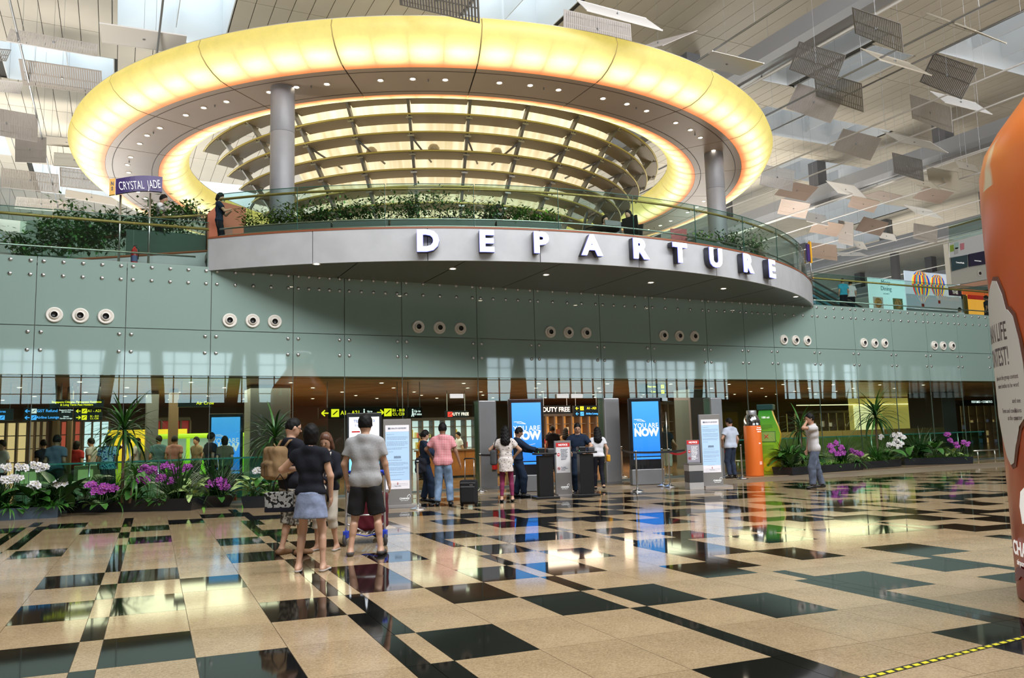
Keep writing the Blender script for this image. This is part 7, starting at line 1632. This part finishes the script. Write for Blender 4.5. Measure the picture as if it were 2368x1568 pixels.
t = thing('ramp_planter', 'dark planter box beside the ramp in front of the man in white', 'planter', (1.15, 23.0, 5.85)); MB().b2(-1.0, .95, 0, .35, 0, 1.22).build('planter_box', m_gpl, t); MB().b2(-.95, .9, .04, .31, 1.2, 1.235).build('soil', m_soil, t)
shrub('leafy shrub spilling over the ramp planter', (1.15, 23.15, 7.05), 1.7, .45, 420, 77, m_leafs, .13, 0, .12)
# purple restaurant sign on poles
p = aty(320, 430, 22.2); t = thing('pole_sign', 'curved purple sign with white letters on two thin steel poles, upper left', 'sign', (p[0], 22.2, 5.85)); zc = p[2]-5.85; m_pur = mat('sign_purple', (.045, .02, .14), .4); an = R(0)
sl = .17
V = []; Fc = []; n = 10
for k in range(n+1):
    x_ = -.52+1.08*k/n; y_ = .10*math.cos((k/n-.5)*PI)*-1; zo = x_*sl+.03*math.sin(k/n*PI); V += [(x_, y_, zc+zo-.21+.02), (x_, y_, zc+zo+.21), (x_, y_+.09, zc+zo+.21), (x_, y_+.09, zc+zo-.19)]
for k in range(n):
    for j in range(4): Fc.append((k*4+j, k*4+(j+1) % 4, k*4+4+(j+1) % 4, k*4+4+j))
Fc += [(0, 1, 2, 3), (4*n+3, 4*n+2, 4*n+1, 4*n)]; MB().add(V, Fc).build('sign_face', m_pur, t)
V2 = [(-.66, -.02, zc-.30-.02), (-.53, -.02, zc-.28), (-.53, -.02, zc+.14), (-.66, -.02, zc+.10)]; B = MB(); B.add(V2+[(x_, .07, z) for x_, y_, z in V2], [(0, 1, 2, 3), (7, 6, 5, 4), (0, 4, 5, 1), (3, 2, 6, 7), (0, 3, 7, 4), (1, 5, 6, 2)]); B.build('yellow_end', mat('sign_amber', (.75, .38, .02), .4), t)
text('CRYSTAL  JADE', .31, m_wtxt, t, (.03, -.115, zc-.015), (PI/2, -math.atan(sl), 0), bold=-.003, sx=.46, name='sign_lettering')
B = MB(); text('N\nS', .13, m_dk, t, (-.595, -.03, zc-.08), bold=.004, sx=.7, name='side_lettering')
for q in (-.40, .28): MB().tube([(q, .04, 0), (q, .04, zc-.2+q*sl)], .028, 8).build('pole', m_steel, t, True)
# rust coloured block behind the woman with the phone
p = aty(530, 470, 22.9); t = thing('rust_cabinet', 'rust-orange cabinet with slanted top at the left end of the balcony', 'cabinet', (p[0], 22.9, 6.41)); B = MB(); B.add([(-.55, 0, 0), (.45, 0, 0), (.45, 0, 1.50), (-.2, 0, 1.62), (-.55, 0, 1.25), (-.55, .6, 0), (.45, .6, 0), (.45, .6, 1.50), (-.2, .6, 1.62), (-.55, .6, 1.25)], [(0, 1, 2, 3, 4), (9, 8, 7, 6, 5), (0, 5, 6, 1), (1, 6, 7, 2), (2, 7, 8, 3), (3, 8, 9, 4), (4, 9, 5, 0)]); B.build('cabinet_body', mat('rust', (.42, .10, .03), .5), t); MB().b2(-.1, .1, -.01, 0, .5, .9).build('label_plate', m_redw, t)
# ============================================================ RESTAURANT ON THE BALCONY
m_ch = mat('chair_brown', (.075, .05, .035), .5); m_tb = mat('table_black', (.02, .018, .018), .3); m_chr = mat('chair_red', (.25, .02, .02), .5)
def chair(lab, loc, rz_, m=None, src=None):
    t = thing('dining_chair', lab, 'chair', loc, rz_, 'restaurant chairs on the balcony'); mm = m or m_ch
    MB().b2(-.23, .23, -.23, .23, .40, .48).build('seat', mm, t, bevel=.02); B = MB(); B.add([(-.22, -.23, .48), (.22, -.23, .48), (.24, -.33, 1.02), (-.24, -.33, .98), (-.22, -.17, .48), (.22, -.17, .48), (.24, -.28, 1.02), (-.24, -.28, .98)], [(0, 1, 2, 3), (7, 6, 5, 4), (3, 2, 6, 7), (1, 5, 6, 2), (0, 3, 7, 4), (0, 4, 5, 1)]); B.build('backrest', m_tb if mm is m_ch else mm, t)
    for x_ in (-.2, .2):
        for y_ in (-.2, .2): MB().tube([(x_, y_, 0), (x_, y_, .40)], .018, 6).build('leg', m_tb, t)
    return t
ZD = 6.42
def dpos(px, py, z, r): a = ang_px(px, py, z, r); c_ = cp(r, a, ZD); return c_, a
for px, r_c, lab, rzo, mm in ((645, 13.3, 'dark dining chair behind the shrub right of the left column', 2.6, None), (1040, 13.3, 'dark square-backed dining chair above the letter D gap', 3.0, None), (1255, 13.4, 'dark dining chair with pointed back behind the bright trailing plant', 2.2, None), (1330, 13.9, 'dining chair with brown ribbed back left of the right table', 1.2, None), (1425, 13.9, 'dining chair with brown back in the middle of the right table', 2.9, None), (1468, 14.0, 'dining chair on the right side of the right table', -1.2, None), (1570, 14.0, 'red-seated dining chair alone near the right column', 2.4, m_chr)):
    c_, a = dpos(px, 500, 7.0, r_c); chair(lab, c_, a+PI/2+rzo, mm)
for px, r_c, lab in ((965, 12.9, 'black restaurant table behind the tall shrub'), (1205, 13.3, 'black restaurant table to the right of the seated man'), (1390, 13.5, 'black round restaurant table at the right of the balcony')):
    c_, a = dpos(px, 500, 7.0, r_c); t = thing('restaurant_table', lab, 'table', c_, a); MB().lathe([(.001, .70), (.50, .70), (.52, .72), (.52, .74), (.001, .745)], 24).build('table_top', m_tb, t, False); MB().lathe([(.25, 0), (.25, .02), (.04, .05), (.04, .70)], 16).build('pedestal', m_tb, t, True)
for px, r_c, lab, rzo, mm, hr, fem in ((1143, 13.1, 'man in grey polo seated at a table high up between the E and the P', -1.6, cloth('polo_grey', (.20, .23, .22)), 'short', False), (1393, 12.8, 'person with dark hair seated behind the round balcony table', 3.1, c_black, 'bob', True), (1455, 13.6, 'woman in black leaning over the table at the right of the balcony', 1.9, c_black, 'long', True)):
    c_, a = dpos(px, 460, 7.4, r_c); person(lab, c_, a+PI/2+rzo, 1.7, ((-.1, .38), (.1, .38)), ((-.12, .42, .98, -1, -.3, -.6), (.15, .42, .98, 1, -.3, -.6)), .12, 0, .1, 'b' if not fem else 'a', hr, top=(mm, .6, .86, .03), bottom=('trousers', c_black, .06, .03), shoes=(s_black, .09), res=.022, seat=.47, detail=False, fem=fem)
    ch = chair('plain dark dining chair under the %s' % {1143: 'seated man in grey polo', 1393: 'person behind the round table', 1455: 'woman leaning over the table'}[px], c_, a+PI/2+rzo)
# ============================================================ UPPER LEVEL, RIGHT
m_wall2 = mat('gallery_wall', (.60, .58, .52), .6)
def card(t, name, px0, px1, py0, py1, Y, m, th=.05, dy=0.0):
    a = aty(px0, (py0+py1)/2, Y); b = aty(px1, (py0+py1)/2, Y); xm = (px0+px1)/2; zt = aty(xm, py0, Y)[2]; zb_ = aty(xm, py1, Y)[2]
    l = t.location; return MB().b2(a[0]-l[0], b[0]-l[0], dy-th, dy, zb_-l[2], zt-l[2]).build(name, m, t), (a[0]+b[0])/2-l[0], (zt+zb_)/2-l[2], b[0]-a[0], zt-zb_
YR = 40.0
p = aty(2045, 650, YR); t = thing('dining_poster', 'pale blue poster reading More Dining behind the right glass rail', 'poster', (p[0], YR, 5.68))
_, cx, cz, W, H = card(t, 'poster_board', 2008, 2092, 645, 716, YR, emis('poster_cyan', (.50, .74, .74), (.5, .74, .74), .65))  # board given its own glow in place of gallery lighting
m_ink = mat('ink_teal', (.04, .22, .25), .5); text('More\nDining', H*.20, m_ink, t, (cx-.1, -.06, cz+H*.27), sx=.95); text('at Level 3', H*.07, m_ink, t, (cx-.1, -.06, cz+.02))
for q, (c1, c2) in ((-.27, ((.60, .32, .08), (.75, .7, .6))), (.27, ((.45, .25, .06), (.15, .18, .05)))): MB().b2(cx+q*W-.5, cx+q*W+.5, -.07, -.05, cz-H*.48, cz-H*.12).build('food_photo', mat('food_a%.1f' % q, c2, .6), t); MB().lathe([(.001, -.0), (.38, 0), (.3, -.03), (.001, -.05)], 12, (cx+q*W, -.07, cz-H*.30), axis='y').build('food_dish', mat('food_b%.1f' % q, c1, .6, var=.5, vscale=6), t)
MB().prism([(0, 0), (.5, .15), (.35, -.1), (.6, -.35), (.25, -.2), (.05, -.4), (.1, -.15)], -.06, -.055, 0, Matrix.Translation((cx+W*.15, -.0, cz+H*.30)) @ Matrix.Rotation(PI/2, 4, 'X')).build('star_mark', m_ink, t) if 0 else None
YB2 = 38.0; p = aty(2150, 660, YB2); t = thing('balloon_billboard', 'large billboard with two rainbow hot air balloons over a grey river city', 'billboard', (p[0], YB2, 5.68))
_, cx, cz, W, H = card(t, 'billboard_panel', 2093, 2220, 632, 716, YB2, emis('billboard_sky', (.50, .60, .70), (.50, .60, .70), .75)); MB().b2(cx-W/2, cx+W/2, -.06, -.05, cz-H*.5, cz-H*.12).build('river_field', emis('river', (.30, .40, .48), (.30, .40, .48), .55), t)  # sky and river glow by themselves, standing in for gallery lighting
B = MB(); r_ = random.Random(4)
for k in range(26): x_ = cx-W/2+W*k/26; B.b2(x_, x_+W/34, -.065, -.055, cz-H*.22, cz-H*.22+H*.14*r_.random())
tag(B.build('skyline', emis('skyline', (.40, .44, .48), (.4, .44, .48), .5), t), kind='stuff')
bc = [(.02, .06, .50), (.85, .65, .05), (.65, .05, .04), (.03, .35, .40), (.9, .38, .05)]
for bx, bz, rr in ((cx-W*.22, cz+H*.16, H*.36), (cx+W*.08, cz+H*.18, H*.29)):
    for k in range(10):
        f0 = -1+2*k/10; f1 = -1+2*(k+1)/10; V = []; 
        for j in range(9):
            u = j/8; z = bz+rr*math.cos(PI*u)*1.0-(.35*rr*max(0, u-.5)*2); hw = rr*math.sin(PI*min(u, .93))**.8*(1 if u < .5 else 1-.25*(u-.5)*2); V += [(bx+hw*f0, -.06, z), (bx+hw*f1, -.06, z), ]
        Fc = [(2*j, 2*j+1, 2*j+3, 2*j+2) for j in range(8)]; me_ = MB(); me_.add(V, Fc); me_.m = [(k+j//2) % 5 for j in range(8)]
        me_.build('balloon_gore', [emis('gore%d' % q, bc[q], bc[q], .8) for q in range(5)], t)  # gores glow too, to lift them out of the dim gallery
    MB().b2(bx-rr*.14, bx+rr*.14, -.075, -.055, bz-rr*1.75, bz-rr*1.45).build('balloon_basket', mat('basket_red', (.4, .05, .04), .6), t)
a = aty(2205, 640, YB2); text("World's", H*.13, mat('ink_slate', (.10, .13, .2), .5), t, (cx+W*.39, -.06, cz+H*.30), sx=.85); MB().b2(cx+W*.27, cx+W*.5, -.065, -.055, cz-H*.08, cz+H*.16).build('purple_band', mat('band_purple', (.07, .06, .22), .5), t); text('THE', H*.13, m_wtxt, t, (cx+W*.39, -.07, cz+.03), bold=.01)
# upper-floor box with shop signs
YU = 30.0; p = aty(2290, 560, YU); t = thing('upper_bridge', 'white upper floor front with shop signs and glass rail at the far right', 'gallery', (p[0], YU, 5.68))
def qface(name, pts, m, th=.1, dy=0):
    l = t.location; V = [(aty(x_, y_, YU)[0]-l[0], dy, aty(x_, y_, YU)[2]-l[2]) for x_, y_ in pts]; n = len(V); B = MB(); B.add(V+[(x_, dy+th, z) for x_, y_, z in V], [tuple(range(n))[::-1], tuple(range(n, 2*n))]+[(k, (k+1) % n, n+(k+1) % n, n+k) for k in range(n)]); return B.build(name, m, t)
qface('white_front', [(2194, 562), (2420, 505), (2420, 622), (2203, 660)], m_wall2, .3, .05); qface('upper_fascia', [(2195, 562), (2420, 500), (2420, 560), (2196, 596)], mat('banner_white', (.75, .76, .78), .5), .05, -.02)
qface('sign_teal', [(2199, 597), (2236, 589), (2236, 618), (2201, 627)], mat('sign_teal', (.035, .08, .10), .4), .03, -.04); qface('sign_navy', [(2239, 588), (2278, 580), (2278, 611), (2240, 617)], mat('sign_navy', (.02, .015, .06), .4), .03, -.04)
qface('underside', [(2203, 662), (2420, 622), (2420, 640), (2210, 668)], mat('peach_soffit', (.70, .38, .25), .5), .25, .02); qface('upper_glass', [(2194, 521), (2420, 455), (2420, 505), (2195, 561)], m_bglass, .015, 0); qface('upper_handrail', [(2198, 524), (2420, 459), (2420, 464), (2198, 528)], m_rail_w, .06, .05)
for c_, x_, y_ in (((.30, .45, .05), 2199, 576), ((.45, .65, .62), 2210, 570), ((.70, .25, .30), 2223, 572), ((.55, .55, .55), 2209, 582)): qface('painted_bag', [(x_-4, y_-8), (x_+5, y_-10), (x_+5, y_+5), (x_-3, y_+7)], mat('bag_%.2f%.2f' % c_[:2], c_, .5), .02, -.05)
l = t.location
for s_, x_, y_, sz in (('CommonWealth', 2218, 608, .14), ('THE MONEY PAVILION', 2259, 604, .08)):
    q = aty(x_, y_, YU); text('e Currencies' if 0 else s_, sz, m_wtxt, t, (q[0]-l[0], -.06, q[2]-l[2]), (PI/2, -.0, 0), sx=.75)
q = aty(2266, 632, YU); MB().lathe([(.001, -.0), (.10, -.02), (.16, -.05), (.18, 0)], 20, (q[0]-l[0], .03, q[2]-l[2]), axis='y').build('air_nozzle', m_noz, t, True); MB().lathe([(.001, -.04), (.09, -.04), (.09, -.02), (.001, -.02)], 16, (q[0]-l[0], .0, q[2]-l[2]), axis='y').build('nozzle_bore', m_black, t)
p = aty(2262, 706, 36); t = thing('orange_shop', 'glowing orange shop window under the upper floor at the far right', 'shop', (p[0], 36, 5.68)); card(t, 'glowing_window', 2236, 2300, 684, 728, 36, emis('shop_orange', (.9, .35, .04), (1, .42, .06), .9)); card(t, 'shop_header', 2224, 2300, 672, 684, 36, emis('shop_header', (.8, .12, .03), (.9, .16, .04), .6), .1); card(t, 'door_frame', 2228, 2236, 684, 728, 36, mat('frame_gold', (.3, .2, .05), .5), .08)
B = MB(); o, cx, cz, W, H = card(t, 'red_valance', 2236, 2300, 684, 694, 36, emis('valance_red', (.5, .02, .02), (.6, .03, .02), .5), .07)
# gallery back wall, column and escalators
gw = struct('wall_gallery'); MB().b2(60, 61, 21.5, 75, 5.68, 9.5).build('wall_panel', m_wall2, gw); MB().b2(22.3, 100, 62, 62.3, 5.68, 10.5).build('back_wall_panel', mat('gallery_back', (.34, .34, .33), .6), gw)
p = aty(2070, 610, 44); t = thing('round_column', 'fat round grey column behind the balloon billboard', 'column', (p[0], 44, 5.68)); MB().lathe([(1.0, 0), (1.0, 4.6), (.95, 4.7)], 32).build('column_casing', m_col, t, True); MB().lathe([(.35, 4.7), (.35, 9.4)], 16).build('column_neck', m_post, t, True)
m_eg = glass('escalator_glass', (.75, .92, .95), 1.0); m_hr = mat('escalator_handrail', (.02, .02, .02), .4)
def escalator(lab, px, Y, rise=3.6):
    p = aty(px, 704, Y); t = thing('escalator', lab, 'escalator', (p[0], Y, 5.68), R(-10)); L_ = 6.4
    for sx in (-.55, .55):
        B = MB(); B.add([(sx, 0, .2), (sx, L_, .2+rise), (sx, L_, .95+rise), (sx, -.3, .85), (sx+.02, 0, .2), (sx+.02, L_, .2+rise), (sx+.02, L_, .95+rise), (sx+.02, -.3, .85)], [(0, 1, 2, 3), (7, 6, 5, 4)]); B.build('side_glass', m_eg, t)
        MB().tube([(sx, -.35, .5), (sx, -.3, .9), (sx, 0, 1.0), (sx, L_, 1.0+rise)], .05, 8).build('handrail', m_hr, t, True); B = MB(); B.add([(sx-.1, -.4, 0), (sx-.1, L_, rise), (sx-.1, L_, rise+.25), (sx-.1, -.4, .25), (sx+.1, -.4, 0), (sx+.1, L_, rise), (sx+.1, L_, rise+.25), (sx+.1, -.4, .25)], [(0, 1, 2, 3), (7, 6, 5, 4), (3, 2, 6, 7), (0, 4, 5, 1), (0, 3, 7, 4)]); B.build('skirt_panel', m_steel, t)
    for k in range(16): MB().b2(-.44, .44, .1+k*.39, .49+k*.39, k*rise/16, k*rise/16+.22).build('step', m_steel_d, t)
    return t
escalator('left escalator rising away behind the right glass rail', 1903, 25.2); escalator('middle escalator carrying a rider in blue', 1942, 25.6); escalator('right escalator beside the dining poster', 1985, 26.2)
far_person('rider in blue cap and jacket on the middle escalator', 1948, 645, 1.62, 31.0, BK, cloth('cyan', (.05, .35, .5)), c_black, 'a', 'short', loc=tuple(atz(1948, 645, 8.15)-np.array([0, 0, 1.62])))
far_person('person in white top behind the blue-capped rider', 1965, 650, 1.65, 33.0, BK, c_white, c_black, 'a', 'short', loc=tuple(atz(1966, 650, 8.4)-np.array([0, 0, 1.65])))
far_person('person in dark jacket in front of the orange shop', 2280, 684, 1.72, 27.0, BK+R(40), c_black, c_black, 'b', 'short', loc=tuple(atz(2280, 684, 5.69+1.72)-np.array([0, 0, 1.72])))
far_person('person whose head shows above the wall edge left of the orange shop', 2219, 712, 1.62, 30.0, BK, c_white, c_black, 'a', 'short', loc=tuple(atz(2219, 712, 5.69+1.62)-np.array([0, 0, 1.62])))
extinguisher('red fire extinguisher upstairs between the escalators', (aty(1951, 690, 27)[0], 27, 5.68))
p = aty(1873, 585, 21.6); t = thing('marker_sign', 'slim orange and blue blade sign at the right tip of the balcony', 'sign', (p[0], 21.6, 6.42)); MB().tube([(0, 0, 0), (0, 0, 1.9)], .02, 8).build('pole', m_steel, t, True); MB().b2(-.02, .05, -.05, .05, 1.05, 1.85).build('blade', mat('sign_amber', (.75, .38, .02), .4), t); MB().b2(-.16, -.03, -.03, .03, 1.10, 1.75).build('blue_blade', m_pur, t)
